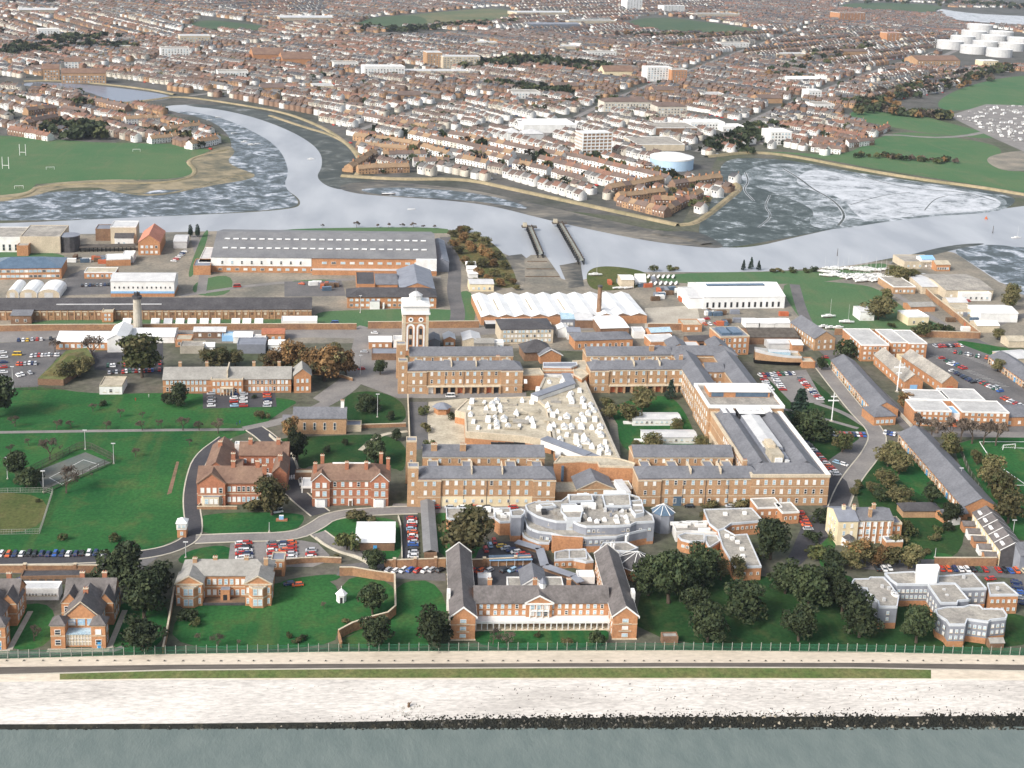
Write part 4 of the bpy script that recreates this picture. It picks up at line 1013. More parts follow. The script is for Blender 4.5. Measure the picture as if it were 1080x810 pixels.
# large mansion
t=Thing('brick_mansion','sprawling red brick mansion with brown roofs and many chimneys round a yard','house',(208,532),(276,532)); W_=t.W
hm=dict(wm='brick_red',rm='tile_brown')
t.block(0,0,W_,12.5,9.8,'gx',4.4,ov=.5,band=[(4.6,.3,.08),(9.3,.4,.12)],**hm)
t.block(.6,-1.4,11,8,9.8,'gy',4.2,ov=.45,band=[(4.6,.3,.08)],**hm)
q=MB()
for a,b_ in (((.1,9.6),(6.1,14.3)),((12.1,9.6),(6.1,14.3))): q.face([(a[0],-1.75,a[1]),(b_[0],-1.75,b_[1]),(b_[0],-1.75,b_[1]+.5),(a[0],-1.75,a[1]+.5)],'tile_brown')
t.part('bargeboard',q)
t.block(1.2,12.6,9.5,27,9.4,'gy',3.8,ov=.45,**hm)
t.block(13.5,29,21,9.5,9.4,'gx',4,ov=.45,**hm)
t.block(10.8,20,5,8.9,7,'gx',2.2,ov=.3,**hm)
t.block(16,14.5,13,6,4.2,'flat',0,'white','lead'); t.block(29.2,13,6,15.8,8,'gy',3,ov=.3,**hm)
t.block(10.8,36,8,3,11,'flat',0,'white','metal_pale')
t.wins(.6,-1.4,11,8,'f',4,2,1.5,2.2,1.2,4.6,.6,mix=(.5,.35)); t.wins(11.6,0,W_-11.6,12,'f',7,2,1.35,2.2,1.2,4.6,.5,mix=(.5,.35))
t.wins(13.5,29,21,9.5,'f',6,2,1.2,2,1.2,4.4,1,mix=(.5,.3)); t.wins(0,0,W_,12.5,'l',4,2,1.2,2,1.2,4.6,1.5); t.wins(1.2,12.6,9.5,27,'l',8,2,1.2,2,1.2,4.4,1); t.wins(1.2,12.6,9.5,27,'r',2,2,1.2,2,1.2,4.4,1,18)
q=MB().prism([(2,-1.4),(3,-2.7),(9.2,-2.7),(10.2,-1.4)],0,4.6,'stone_pale','lead'); t.part('bay',q); t.wins(3,-2.7,6.2,2,'f',3,1,1.5,2.3,1.4,3,.3,mix=(.5,.2))
for x,y,z in ((14,6,16.5),(24,6,16.5),(5.5,30,15),(12,22,13),(18,33,15),(30,33,15),(27,4,15.5),(32,20,13)): t.chim(x,y,8,z,1.7,1.1,'brick_red')
t=Thing('white_garage','low white garages with dark doors between the road and the hipped villa','garage',(318,520),(329,520)); t.block(0,0,4.4,9,2.6,'flat',0,'white','metal_pale'); t.part('door',MB().box(.5,3.9,-.06,0,.05,2.1,'timber_grey'))
t=Thing('brick_link','low brick passage with pale roof at the villa side','outbuilding',(311,506),(330,506)); t.block(0,0,t.W,4,2.8,'flat',0,'brick_brown','deck_tan')
# chapel-like hall by the road
t=Thing('chapel','plain tan brick chapel with grey slate roof and tall windows','chapel',(309,458),(365,458)); W_=t.W
t.block(0,0,W_,12,8,'gx',3.2,'brick_tan','slate',ov=.4); t.wins(0,0,W_,12,'f',4,1,1.3,3.6,2.2,4,3,mix=(0,0)); t.chim(W_-2,6,9,14.5,1.6,1.3,'white'); t.block(-5,2,4.9,8,5.2,'gx',2,'brick_tan','slate',ov=.3)
t.block(W_,3,7,6,3,'flat',0,'stone_pale','lead')
# covered walk, long grey roofed shed running away from the camera
t=Thing('covered_walk','long narrow grey-roofed covered walk running back between lawn and parked cars','covered walk',(447,589),rot=0)
dd=44
q=MB(); q.gable(0,5.2,0,dd,2.7,.9,'y','sheet_grey',.3); t.part('roof',q)
q=MB().box(.2,.5,.2,dd-.2,0,2.75,'brick_brown'); q.box(4.8,5,5,dd,0,1.1,'concrete'); t.part('wall',q)
pq=MB().box(-.1,.1,-.1,.1,0,2.65,'white').mesh('post')
for k in range(14): put('post',pq,t.o,(4.9,.5+k*3.3,0))
t=Thing('small_lean_to','small roofed brick shelter at the near end of the covered walk','shelter',(448,590.5),rot=0); t.block(0,-.3,4.5,1,2.4,'flat',0,'brick_brown','sheet_grey')
# ---------------------------------------------------------------- U-shaped brick building facing the railings
t=Thing('colonnaded_block','U-shaped brick block with grey roofs, central pediment and long white colonnade','building',(475,675),(671,674)); W_=t.W
hm=dict(wm='brick_orange',rm='slate_warm'); gw=8.3; dl=46
for x,d1 in ((0,dl),(W_-gw,dl-1)):
    t.block(x,0,gw,d1,8.6,'gy',3.5,ov=.55,band=[(5.6,.2,.08)],**hm)
    q=MB()
    for yy in (-.32,d1+.32):
        for a,b_ in (((x-.7,8.2),(x+gw/2,12.0)),((x+gw+.7,8.2),(x+gw/2,12.0))): q.face([(a[0],yy,a[1]),(b_[0],yy,b_[1]),(b_[0],yy,b_[1]+.75),(a[0],yy,a[1]+.65)],'white')
    q.box(x-.6,x-.35,-.3,d1,8.0,8.35,'white'); q.box(x+gw+.35,x+gw+.6,-.3,d1,8.0,8.35,'white')
    t.part('white_verge',q)
    t.wins(x,0,gw,d1,'f',1,3,2.1,1.35,.9,2.75,2.2,mix=(.55,.35))
    q=MB(); 
    for z in (3.05,5.8): q.box(x+2.0,x+gw-2.0,-.35,0,z,z+.18,'stone_pale',bottom=True)
    q.box(x-.2,x+gw+.2,-.5,0,0,.35,'stone_pale'); t.part('sill_band',q)
    t.wins(x,0,gw,d1,'l',13,3,1.0,1.5,.9,2.75,1.0,mix=(.4,.4))
    q=MB().box(x-1.1,x+gw*.0+.1,12,15,4,11,'white') if x==0 else MB().box(x+gw-.1,x+gw+1.1,12,15,4,11,'white'); t.part('white_stack',q)
cy=10.2
t.block(gw+.05,cy,W_-2*gw-.1,10,8.3,'gx',3.5,ov=.5,band=[(7.7,.35,.12)],**hm)
nW=W_-2*gw
t.wins(gw,cy,nW,10,'f',18,2,1.15,1.55,3.6,2.35,1.2,mix=(.6,.25))
xm=W_/2-1.0
t.block(xm-4.6,cy-.9,9.2,5,8.5,'gy',2.6,ov=.4,**hm)
q=MB()
for a,b_ in (((xm-5.2,8.2),(xm,11.0)),((xm+5.2,8.2),(xm,11.0))): q.face([(a[0],cy-1.25,a[1]),(b_[0],cy-1.25,b_[1]),(b_[0],cy-1.25,b_[1]+.7),(a[0],cy-1.25,a[1]+.6)],'white')
q.box(xm-4.9,xm+4.9,cy-1.3,cy-.9,8.0,8.45,'white',bottom=True); q.box(xm-3.4,xm+3.4,cy-1.9,cy-.9,5.7,5.95,'white',bottom=True)
for k in (-3.3,-1.1,1.1,3.3): q.box(xm+k-.14,xm+k+.14,cy-1.85,cy-1.6,3.2,8.0,'white')
t.part('pediment',q); t.wins(xm-4.6,cy-.9,9.2,5,'f',3,2,1.5,1.7,3.5,2.5,1.1,mix=(.5,.3))
q=MB().box(gw+.1,W_-gw-.1,cy-4.4,cy-.02,2.85,3.1,'white',bottom=True); q.box(gw+.1,W_-gw-.1,cy-4.5,cy-4.3,2.7,3.55,'white',bottom=True); t.part('veranda_roof',q)
cm_=MB().box(-.16,.16,-.16,.16,.25,2.72,'white').mesh('column')
for k in range(24): put('column',cm_,t.o,(gw+.6+k*(nW-1.2)/23,cy-4.25,0))
t.part('veranda_floor',MB().box(gw+.05,W_-gw-.05,cy-4.6,cy-.01,0,.3,'stone_pale'))
for k in range(11):
    q=MB().box(gw+2+k*(nW-4)/10-.6,gw+2+k*(nW-4)/10+.6,cy-.08,cy-.02,.3,2.5,'dark' if k%2 else 'white'); t.part('french_door',q)
# cupola and rear stair block
q=MB().cyl(xm+1.5,cy+5,1.25,1.25,11.2,13.1,'white',8); t.part('cupola',q); q=MB().cyl(xm+1.5,cy+5,1.45,.1,13.1,14.9,'lead',8); t.part('cupola_roof',q)
t.block(xm-10,cy+10.1,20,9,7.2,'flat',0,'white','felt','white'); t.block(xm-5,cy+11,8.5,12,8.4,'gy',2.6,'white','slate',ov=.5)
q=MB()
for a,b_ in (((xm-5.5,8.2),(xm-.75,11.3)),((xm+4,8.2),(xm-.75,11.3))): q.face([(a[0],cy+10.6,a[1]),(b_[0],cy+10.6,b_[1]),(b_[0],cy+10.6,b_[1]+.7),(a[0],cy+10.6,a[1]+.6)],'white')
t.part('white_verge',q)
for x in (14,30,42): t.chim(x,cy+7.5,9,13,1.5,.9,'brick_orange')
for k,(x,y) in enumerate(((456,613),(708,612))):
    pass
t=Thing('white_store','small flat white store in the yard behind the colonnaded block','store',(504,617),(518,617)); t.block(0,0,t.W,4,2.4,'flat',0,'white','white_bright')
t=Thing('white_store','white flat-roofed store next to the right wing of the colonnaded block','store',(609,616),(627,616)); t.block(0,0,t.W,5,2.6,'flat',0,'white','white_bright')
t=Thing('cycle_shelter','long dark shelter with pale blue roof edge above parked cars','shelter',(516,598),(561,597)); q=MB().box(0,t.W,0,4,2.6,2.85,'glass_blue',bottom=True); q.box(-.1,t.W+.1,-.12,0,2.5,3,'blue_trim',bottom=True); t.part('roof',q)
for k in range(6): t.part('post',MB().box(.2+k*(t.W-.6)/5,.4+k*(t.W-.6)/5,.1,.3,0,2.6,'metal_pale'))
# ---------------------------------------------------------------- grey lobed block at lower right
z5=Zm(880,530,5.06)
t=Thing('lobed_grey_block','modern grey-clad block of rounded lobes on a brick base with flat roofs','building',(1000,680),rot=0)
kw=dict(wm='cladding',rm='felt',rim='cladding_rim',base=('brick_orange',2.3))
t.prism(z5((92,430),(105,412),(180,410),(190,402),(262,402),(285,425),(300,440),(320,470),(345,500),(335,560),(238,560),(232,530),(212,518),(205,500),(178,488),(172,462),(105,458)),8.3,**kw)
t.prism(z5((268,380),(425,372),(505,440),(335,440),(300,415)),8.6,**kw)
t.prism(z5((498,440),(645,437),(718,522),(660,528),(655,540),(568,540),(556,525)),8.9,**kw)
t.prism(z5((555,395),(650,390),(740,380),(812,462),(675,465),(642,436),(548,432)),8.2,**kw)
t.prism(z5((815,435),(905,430),(982,495),(830,497)),7.4,wm='brick_orange',rm='felt',rim='cladding_rim')
t.prism(z5((540,575),(600,562),(690,560),(720,550),(775,552),(792,570),(900,572),(922,605),(915,622),(835,630),(820,640),(712,626),(700,655),(612,655),(595,630),(548,602)),8.4,**kw)
g=[t.loc(x,y,8.6) for x,y in z5((432,438),(545,436),(556,405),(545,388),(430,390))]
t.part('tank_room',MB().prism(g,8.6,13.2,'white_bright'))
for (A_,B_,n,h) in (((335,440),(500,440),7,8.6),((612,655),(700,655),3,8.4),((712,626),(820,640),4,8.4),((835,630),(915,622),3,8.4),((240,560),(335,560),1,8.3),((500,445),(556,525),4,8.9),((548,602),(605,645),2,8.4),((675,465),(812,462),4,8.2),((830,497),(980,496),5,7.4)):
    a=Vector(t.loc(*z5(A_)[0],h)); c=Vector(t.loc(*z5(B_)[0],h)); d=(c-a); l=d.length; d.normalize(); rz=math.atan2(d.y,d.x); nn=Vector((d.y,-d.x))
    for k in range(n):
        for zz in ((5.6,3.2) if h>7.5 else (4.6,1.4)):
            p=a+d*(l*(k+.5)/n)+nn*.09; put('window',window_mesh(1.0,1.25,'w',R.choice(['glass_pale','white','glass_pale'])),t.o,(p.x,p.y,zz),rz)
q=MB()
for x,y in z5((255,450),(290,460),(310,480),(330,495),(265,520),(585,470),(600,500),(690,400),(870,460)):
    a=t.loc(x,y,8.7); q.box(a[0]-.5,a[0]+.5,a[1]-.4,a[1]+.4,8.3,9.5,'metal_pale')
for x,y in z5((330,495),(318,487)): a=t.loc(x,y,8.6); q.cyl(a[0],a[1],1.1,1.1,8.3,8.9,'white',10)
t.part('roof_vent',q)
# ---------------------------------------------------------------- cream villa
t=Thing('cream_villa','tall cream villa with slate roof and white window bays','house',(882,575),(941,574)); W_=t.W
t.block(0,0,8.2,13,10.4,'gx',2.4,'cream','lead',ov=.3); t.block(8.25,1.2,W_-8.2,11.5,10.0,'gx',2.2,'brick_orange','slate',ov=.3,band=[(9.4,.4,.15)])
t.block(W_,3,4.6,6,7.4,'flat',0,'brick_orange','lead','stone_pale'); t.block(W_-4,-3,7,4,2.8,'flat',0,'brick_orange','lead','white')
t.wins(8.25,1.2,W_-8.2,11.5,'f',5,3,1.5,2.1,.9,3.2,.3,mix=(.35,.6)); t.wins(0,0,8.2,13,'f',2,2,1.1,1.9,4.2,3.2,1,mix=(.5,.2)); t.wins(0,0,8.2,13,'l',3,3,1,1.8,1,3.2,2,mix=(.3,.2)); t.wins(W_,3,4.6,6,'f',2,2,1,1.8,1,3.4,.4)
q=MB(); 
for k in range(6): q.box(8.4+k*2.6,8.75+k*2.6,.85,1.2,0,9.4,'white')
t.part('pilaster',q)
q=MB().prism([(2,0),(3,-1.8),(6,-1.8),(7,0)],0,3.6,'white','slate_dark'); q.cyl(4.5,-.6,2.4,.3,3.6,5,'slate_dark',8); t.part('bay',q)
for x,y in ((8.2,6),(14,3),(17,7),(4,6)): t.chim(x,y,9,14.2,1.3,1,'cream' if x<9 else 'brick_tan')
t=Thing('cottage','low long outbuilding with dark roof behind the cream villa garden','outbuilding',(952,546),(992,546)); t.block(0,0,t.W,7,3,'hip',2.2,'brick_tan','slate_dark')
t=Thing('cottage','small white and brick cottage at the near end of the long stable range','outbuilding',(995,552),(1020,548)); t.block(0,0,t.W,6,3,'gx',1.8,'brick_orange','slate'); t.block(2,-3,4,2.9,2.6,'flat',0,'white','metal_pale')
# terrace with dark end wall
t=Thing('terrace_row','cream terrace row with many roof lights and a dark slate-hung end wall','terrace',(1024,556),(1053,597)); W_=t.W
t.block(0,0,W_,10.5,6.6,'gx',3.2,'cream','slate_warm',ov=.3)
t.part('end_wall',MB().box(W_+.01,W_+.2,.05,10.45,0,6.6,'slate_dark').face([(W_+.2,0,6.6),(W_+.2,10.5,6.6),(W_+.2,5.25,9.75)],'slate_dark'))
nu=5
for k in range(nu):
    u=(k+.5)*W_/nu
    q=MB().box(u-1.8,u+1.2,1.3,2.9,7.0,8.3,'white_bright'); t.part('roof_light',q); q=MB().box(u+W_/nu/2-.3,u+W_/nu/2-.02,-.2,10.7,6.5,9.0,'stone_pale')
    bb=MB(); bb.face([(u+W_/nu/2-.2,-.3,6.7),(u+W_/nu/2-.2,5.25,10.3),(u+W_/nu/2+.25,5.25,10.3),(u+W_/nu/2+.25,-.3,6.7)],'white'); bb.face([(u+W_/nu/2-.2,10.8,6.7),(u+W_/nu/2-.2,5.25,10.3),(u+W_/nu/2+.25,5.25,10.3),(u+W_/nu/2+.25,10.8,6.7)],'white'); t.part('party_wall',bb)
    t.block(u-2,-5,4,4.95,3,'gy',1.2,'white' if k%2 else 'brick_orange','slate_warm',ov=.2)
t.wins(0,0,W_,10.5,'f',10,1,1.2,1.6,3.8,3,.5)
t=Thing('grey_end_house','grey rendered house cut off by the right edge beyond the terrace row','house',(1074,603),(1105,600)); t.block(0,0,t.W,9,7,'gx',3,'cladding','slate'); t.wins(0,0,t.W,9,'f',2,2,1,1.5,1.2,3,.5)
# brick walls of the grounds
wall_line('garden_wall','long orange brick wall behind the row of cars at lower left','wall',[(-80,605),(0,604),(106,604)],3.0,.45,'brick_wall',piers=4)
wall_line('garden_wall','curving tall orange brick wall round the corner of the pavilion lawn','wall',[(358,607),(372,607),(395,611),(416,614),(417,648),(409,655),(390,660),(372,666),(357,674)],3.4,.5,'brick_wall',sm=0)
wall_line('garden_wall','brick wall running from the railings back towards the pavilion house','wall',[(172,690),(176,672),(180,650),(184,626)],2.6,.45,'brick_wall')
wall_line('garden_wall','tan brick wall with piers behind the wings of the colonnaded block','wall',[(405,600),(470,598)],3.6,.5,'brick_wall',piers=3)
wall_line('garden_wall','tan brick wall between the two small car parks','wall',[(494,598),(560,595)],3.0,.5,'brick_wall',piers=2)
wall_line('garden_wall','brick wall between the cream villa garden and the car park','wall',[(985,597),(1050,597)],3.6,.5,'brick_wall')
wall_line('garden_wall','short brick wall by the entrance of the pavilion house forecourt','wall',[(300,596),(318,594),(340,593),(360,594)],2.2,.5,'brick_wall')
wall_line('garden_wall','low brown wall along the far side of the mansion lawn','wall',[(213,532),(208,537),(250,537)],1.2,.4,'brick_wall')
wall_line('low_wall','pale low wall on the bend of the road beside the lawn','wall',[(284,460),(296,470),(310,480),(314,494)],1.3,.5,'kerb',cap=None,sm=1)
wall_line('low_wall','pale kerb wall on the left of the marquee lawn','wall',[(333,568),(345,577),(360,584),(378,588),(390,595)],.8,.5,'kerb',cap=None,sm=1)
wall_line('low_wall','thin pale wall beside the lawn and the column of parked cars','wall',[(420,546),(423,556),(424,590)],1.1,.4,'kerb',cap=None,sm=1)
wall_line('low_wall','curving orange wall at the corner of the railings lawn left of the round trees','wall',[(360,684),(357,672)],2.5,.5,'brick_wall',cap=None)
# tennis court fence, plot fence
def net_fence(label,pts,h,step,m='green_mesh',mp='post_pale',thin=.05):
    ln=[G(*p) for p in pts]; tt=sum((b-a).length for a,b in zip(ln,ln[1:])); f0=ln[0]; o=put('net_fence',None,None,f0,label=label,cat='fence'); n=max(2,int(tt/step)); pp=[along(ln,i/n)-f0 for i in range(n+1)]
    pmh=MB().box(-.07,.07,-.07,.07,0,h,mp).mesh('post')
    for p in pp[:100]: put('post',pmh,o,p)
    q=MB(); nn=int(tt/.6); pq=[along(ln,i/nn)-f0 for i in range(nn+1)]
    for p in pq: q.box(p.x-thin/2,p.x+thin/2,p.y-thin/2,p.y+thin/2,0,h,m)
    for a,c in zip(pp,pp[1:]):
        for z in (.1,h*.5,h-.1): q.obox(a,c,thin,z,z+thin*1.5,m)
    q.build('mesh_panel',o)
net_fence('dark netting fence with posts round the tennis court',[(30,500),(84,473),(94,473),(122,487),(46,521)],3.2,4,'timber_grey','timber_grey',.09)
net_fence('pale wire fence round the dry grass plot',[(-60,521),(56,519),(42,563),(-60,565)],2.2,5,'post_pale','post_pale',.06)
net_fence('grey wire fence along the right hand sports field',[(1008,466),(1022,500),(1050,545),(1078,590)],3.0,6,'timber_grey','post_pale',.06)
net_fence('thin fence between the car park and the big left lawn',[(-40,411),(40,411),(75,410)],2.0,4,'timber_grey','timber_grey',.06)
# ---------------------------------------------------------------- the great brick ranges round the courtyard
zA=Zm(420,340,5.4); zB=Zm(600,340,5.4); zC=Zm(420,460,5.4); zD=Zm(600,460,5.4); zE=Zm(720,360,5.4)
hosp=dict(wm='brick_tan',rm='slate')
BND=[(4.3,.28,.08),(11.7,.5,.22)]
def arange_(name,label,A,B,pl,pr,nc,ground,second=True,h=12.5,seed=1,gap=11,dep=11.5):
    """three-storey range with end pavilions (pl, pr metres wide) and a parallel second range behind"""
    t=Thing(name,label,'hospital wing',A,B); W_=t.W
    ex=5 if pr==0 else 0
    t.block(0,0,W_+ex,dep,h,'hip',2.9,ov=.35,band=BND,inset=4.5,**hosp)
    for x,w_ in ((0,pl),(W_-pr,pr)):
        if w_>0:
            t.block(x+(-.25 if x==0 else 0),-.7,w_+.25,dep+1.3,h-.3,'none',band=[(4.3,.28,.08),(11.5,.5,.22)],**hosp)
            t.wins(x,-.7,w_,dep,'f',2,3,1.3,2.0,1.3,4.1,1.0,mix=(.5,.35))
            t.wins(x,-.7,w_,dep,'l' if x==0 else 'r',2,3,1.2,2.0,1.3,4.1,1.5)
    t.wins(pl,0,W_-pl-pr,dep,'f',nc,3 if ground=='plain' else 2,1.35,2.1,1.3 if ground=='plain' else 5.4,4.1,.8,mix=(.5,.3))
    t.wins(pl,0,W_-pl-pr,dep,'b',nc,2,1.3,2.1,5.4,4.1,.8)
    cw=W_-pl-pr
    if ground=='render':
        t.part('rendered_ground_storey',MB().box(pl+.1,W_-pr-.1,-.12,.02,0,4.3,'cream')); 
        t.wins(pl,-.12,cw,dep,'f',nc,1,1.2,1.5,1.8,4,.8,mix=(.4,.2))
    if ground=='arcade':
        q=MB().box(pl+.2,W_-pr-.2,-1.6,0,3.7,4.2,'stone_pale',bottom=True)
        for k in range(nc+1): x=pl+.5+k*(cw-1)/nc; q.box(x-.45,x+.45,-1.5,-.9,0,3.7,'brick_tan')
        t.part('arcade',q)
        for k in range(nc):
            x=pl+.5+(k+.5)*(cw-1)/nc; t.part('arcade_door',MB().box(x-1.2,x+1.2,-.08,0,.05,3.2,random.Random(seed*50+k).choice(['door_orange','door_orange','white','dark','earth_red'])))
    # drain pipes, parapet gutters, chimneys
    q=MB()
    for k in range(1,4): x=pl+cw*k/4; q.box(x-.12,x+.12,-.16,0,0,h-.8,'slate_dark')
    t.part('drainpipe',q)
    for k in range(1,3): x=pl+cw*(k/3.0); t.part('party_wall',MB().box(x-.25,x+.25,1.5,dep-1.5,h,h+3.55,'stone_pale'))
    t.chim(W_-pr-1,dep-3.5,h,h+4.6,1.8,1.1,'brick_tan',3)
    if second:
        y2=dep+gap
        t.block(2,y2,W_-4,dep,h,'gx',3.0,ov=.35,band=[(11.7,.5,.2)],**hosp)
        t.wins(2,y2,W_-4,dep,'f',nc+2,2,1.2,1.9,5.4,4.1,1)
        for x in (4,W_*.33,W_*.66,W_-8): t.block(x,dep+.1,4.5,gap-.2,h-2.2,'flat',0,'brick_tan','lead','stone_pale')
        for x in ((W_*.12,W_*.34) if seed==1 else (W_*.75,) if seed==4 else ()): t.chim(x,y2+3,h,h+4.4,2.6,1.4,'brick_tan',3)
    return t
nl=arange_('hospital_range','long three-storey tan brick range with cream ground storey, nearest on the left',(441,534),(584,534),9.2,9.2,10,'render',seed=1)
for (xx,yy,h,l) in ((-4.6,-.5,17.5,5),(-5.2,22,19.5,5)):
    nl.block(xx,yy,4.4,4.6,h,'flat',0,'brick_tan','lead','stone_pale'); nl.wins(xx,yy,4.4,4.6,'f',1,4,1.1,1.7,1.4,4,1)
nr=arange_('hospital_range','long three-storey tan brick range with blue gateway, nearest on the right',(672,533.5),(790,533),9.5,0,10,'plain',seed=2)
nr.part('gateway',MB().box(15.3,18.9,-.1,0,0,4.2,'glass_blue'))
fl_=arange_('hospital_range','three-storey tan brick range with arcade of red doors below the water tower',(430,415),(550,414),9.5,11,10,'arcade',seed=3)
for (xx,yy,h,l) in ((-5,-.5,17.5,5),(-5,22,19,5)): fl_.block(xx,yy,4.6,4.6,h,'flat',0,'brick_tan','lead','stone_pale'); fl_.wins(xx,yy,4.6,4.6,'f',1,4,1.1,1.7,1.4,4,1)
fr=arange_('hospital_range','three-storey tan brick range with white arcade at the far end of the courtyard lawn',(622,414),(722,413),9.5,0,10,'arcade',seed=4)
# the front range runs away from the camera on the right of the courtyard
t=Thing('hospital_front_range','great hospital front range running back with white parapets and inner lead roofs','hospital wing',(790,533.3),(872,533)); W_=t.W
h=13.4; d1=72
b=MB().box(0,W_,0,d1,0,h,'brick_tan'); 
for zz,th,pr in ((4.3,.3,.1),(8.6,.2,.06)): b.ring([(-pr,-pr),(W_+pr,-pr),(W_+pr,d1+pr),(-pr,d1+pr)],pr+.02,zz,zz+th,'stone_pale')
t.part('wall',b)
t.part('parapet',MB().ring([(-.25,-.25),(W_+.25,-.25),(W_+.25,d1+.2),(-.25,d1+.2)],1.0,h-.5,h+.8,'stone_pale')); t.part('white_ledge',MB().box(W_-1.9,W_+.35,-.3,d1,h+.8,h+1.05,'white',bottom=True))

r=MB(); r.box(1.5,W_-1.5,1.5,d1-.5,h+.01,h+.12,'lead')
r.gable(1.9,11.5,9,d1-2,h+.15,2.9,'y','slate',0); r.gable(W_-12.5,W_-2.5,9,d1-2,h+.15,2.9,'y','slate',0); r.hip(1.9,W_-2.5,1.9,12,h+.4,2.9,'slate',0); t.part('roof',r)
q=MB().box(12.3,W_-13.2,24,64,h+.1,h+2.2,'lead'); q.gable(12.3,W_-13.2,26,63,h+2.2,.7,'y','metal_pale',.1); t.part('inner_roof',q)
q=MB().box(12.8,18,14,30,h+.1,h+3.6,'deck_tan'); q.box(13.3,16.5,22,29,h+3.6,h+5.0,'stone_pale'); q.box(18.4,20.6,15,22,h+.1,h+1.8,'lead'); q.cyl(19.5,13.5,1.2,1.2,h+.1,h+1.4,'metal_pale',10); q.box(14,17.2,12.8,15.5,h+.1,h+2.4,'white'); t.part('plant_room',q)
t.wins(0,0,W_,d1,'f',9,3,1.3,2.2,1.2,4.2,1.2,mix=(.45,.3)); t.wins(0,0,W_,d1,'l',17,3,1.3,2.2,1.2,4.2,24,1.5,mix=(.35,.45)); t.wins(0,0,W_,d1,'r',14,3,1.3,2.2,1.2,4.2,2,mix=(.4,.3))
# pedimented middle, taller, with blue roof lights and white terraces
b=MB().box(-1.2,W_+1.4,d1+.05,d1+30,0,16.2,'brick_tan'); b.ring([(-1.3,d1),(W_+1.5,d1),(W_+1.5,d1+30.1),(-1.3,d1+30.1)],.12,8.6,8.9,'stone_pale'); t.part('wall',b)
t.part('parapet',MB().ring([(-1.6,d1-.2),(W_+1.8,d1-.2),(W_+1.8,d1+30.4),(-1.6,d1+30.4)],1.2,15.8,17.2,'white'))
q=MB().box(.1,W_+.2,d1+1.2,d1+29,16.21,16.4,'felt'); q.box(2,W_-2,d1+13,d1+24,16.4,19.2,'brick_orange','white'); t.part('roof',q)
q=MB().box(3,9,d1+12.85,d1+13,16.7,18.9,'glass_blue'); q.box(15,W_-3,d1+12.85,d1+13,16.7,18.9,'glass_blue'); q.box(1.6,W_-1.6,d1+12.4,d1+24.5,19.2,19.5,'white',bottom=True); t.part('roof_light',q)
q=MB().box(4,10,d1-7,d1-.3,h+.3,h+2.9,'lead','white'); q.box(11.5,24,d1-8,d1-.4,h+.3,h+2.8,'dark','white'); q.box(24.5,28,d1-6,d1-.4,h+.3,h+3.4,'white'); 
for x in (14,17.5,21): q.cyl(x,d1-4,1.0,1.0,h+2.8,h+3.1,'metal_pale',10)
t.part('plant_room',q)
t.wins(-1.2,d1,W_,30,'l',7,3,1.3,2.3,1.3,4.6,1.5,mix=(.35,.45))
d2=d1+30.1; d3=54
t.block(0,d2,12,d3,13,'gy',3.2,ov=.35,band=BND,**hosp); t.block(W_-12,d2,12,d3,13,'gy',3.2,ov=.35,band=BND,**hosp)
t.block(12.05,d2+30,W_-24.1,12,12.4,'gx',3,ov=.2,**hosp); t.block(-1,d2+d3,W_+2,12,13.2,'hip',3.4,ov=.35,band=BND,**hosp); t.block(12,d2+.1,W_-24,6,14.4,'flat',0,'stone_pale','white','white')
t.wins(0,d2,12,d3,'l',14,3,1.3,2.1,1.3,4.2,1.2,mix=(.35,.45)); t.wins(12.05,d2+30,W_-24,12,'f',3,3,1.2,2,1.3,4,1)
t.block(-12,d2+d3+2,11,12,12.8,'hip',3,ov=.3,**hosp); t.block(0,d2+d3+12.1,11,14,12.6,'gy',3,ov=.3,**hosp); t.block(W_-11,d2+d3+12.1,11,14,12.6,'gy',3,ov=.3,**hosp)
q=MB()
for k in range(18): q.box(-.9,-.02,1+k*3.9,1.5+k*3.9,0,3.6,'stone_pale')
q.box(-1.0,-.02,24,71,3.6,4.1,'stone_pale'); t.part('arcade',q)
# links between the near ranges
t=Thing('brick_link','curving windowless orange brick link between the two nearest ranges','building',(585,516),(630,513)); W_=t.W
t.prism([(584,489),(612,487.5),(630,488),(632,492),(668,493),(670,489),(652,484),(630,482),(590,482)],10,'brick_orange','deck_tan','stone_pale')
q=MB()
for px,py in ((592,511),(661,512)): 
    a=t.loc(px,py); q.box(a[0]-.5,a[0]+.5,a[1]-1.2,a[1]-.2,2,9,'glass_blue')
t.part('slit_window',q)
t=Thing('gabled_lodge','small gabled lodge with slate roof and pediment before the orange link','lodge',(609,529),(646,528)); W_=t.W
t.block(0,0,W_,13,5.6,'gy',3.4,ov=.7,wm='brick_tan',rm='slate',band=[(5.1,.4,.15)]); t.wins(0,0,W_,13,'f',3,1,1.4,2.4,1.8,3,1,mix=(.6,.2))
q=MB()
for a,b_ in (((-.9,5.1),(W_/2,9.1)),((W_+.9,5.1),(W_/2,9.1))): q.face([(a[0],-.35,a[1]),(b_[0],-.35,b_[1]),(b_[0],-.35,b_[1]+.5),(a[0],-.35,a[1]+.5)],'stone_pale')
t.part('pediment',q); t.block(-9,2,8.9,8,4,'flat',0,'brick_tan','deck_tan','stone_pale'); t.block(W_+.1,3,9,7,4,'flat',0,'brick_tan','deck_tan','white')
t=Thing('white_bridge','white covered bridge from the orange link down to the grey clinic','bridge',(655,531),rot=0)
q=MB(); a=G(652,505,8)-t.a; c=G(661,523,6)-t.a
q.obox((a.x,a.y),(c.x,c.y),3.6,5.2,7.8,'white','metal_pale'); t.part('deck',q); t.part('pier',MB().box((a.x+c.x)/2-.4,(a.x+c.x)/2+.4,(a.y+c.y)/2-.4,(a.y+c.y)/2+.4,0,5.2,'concrete'))
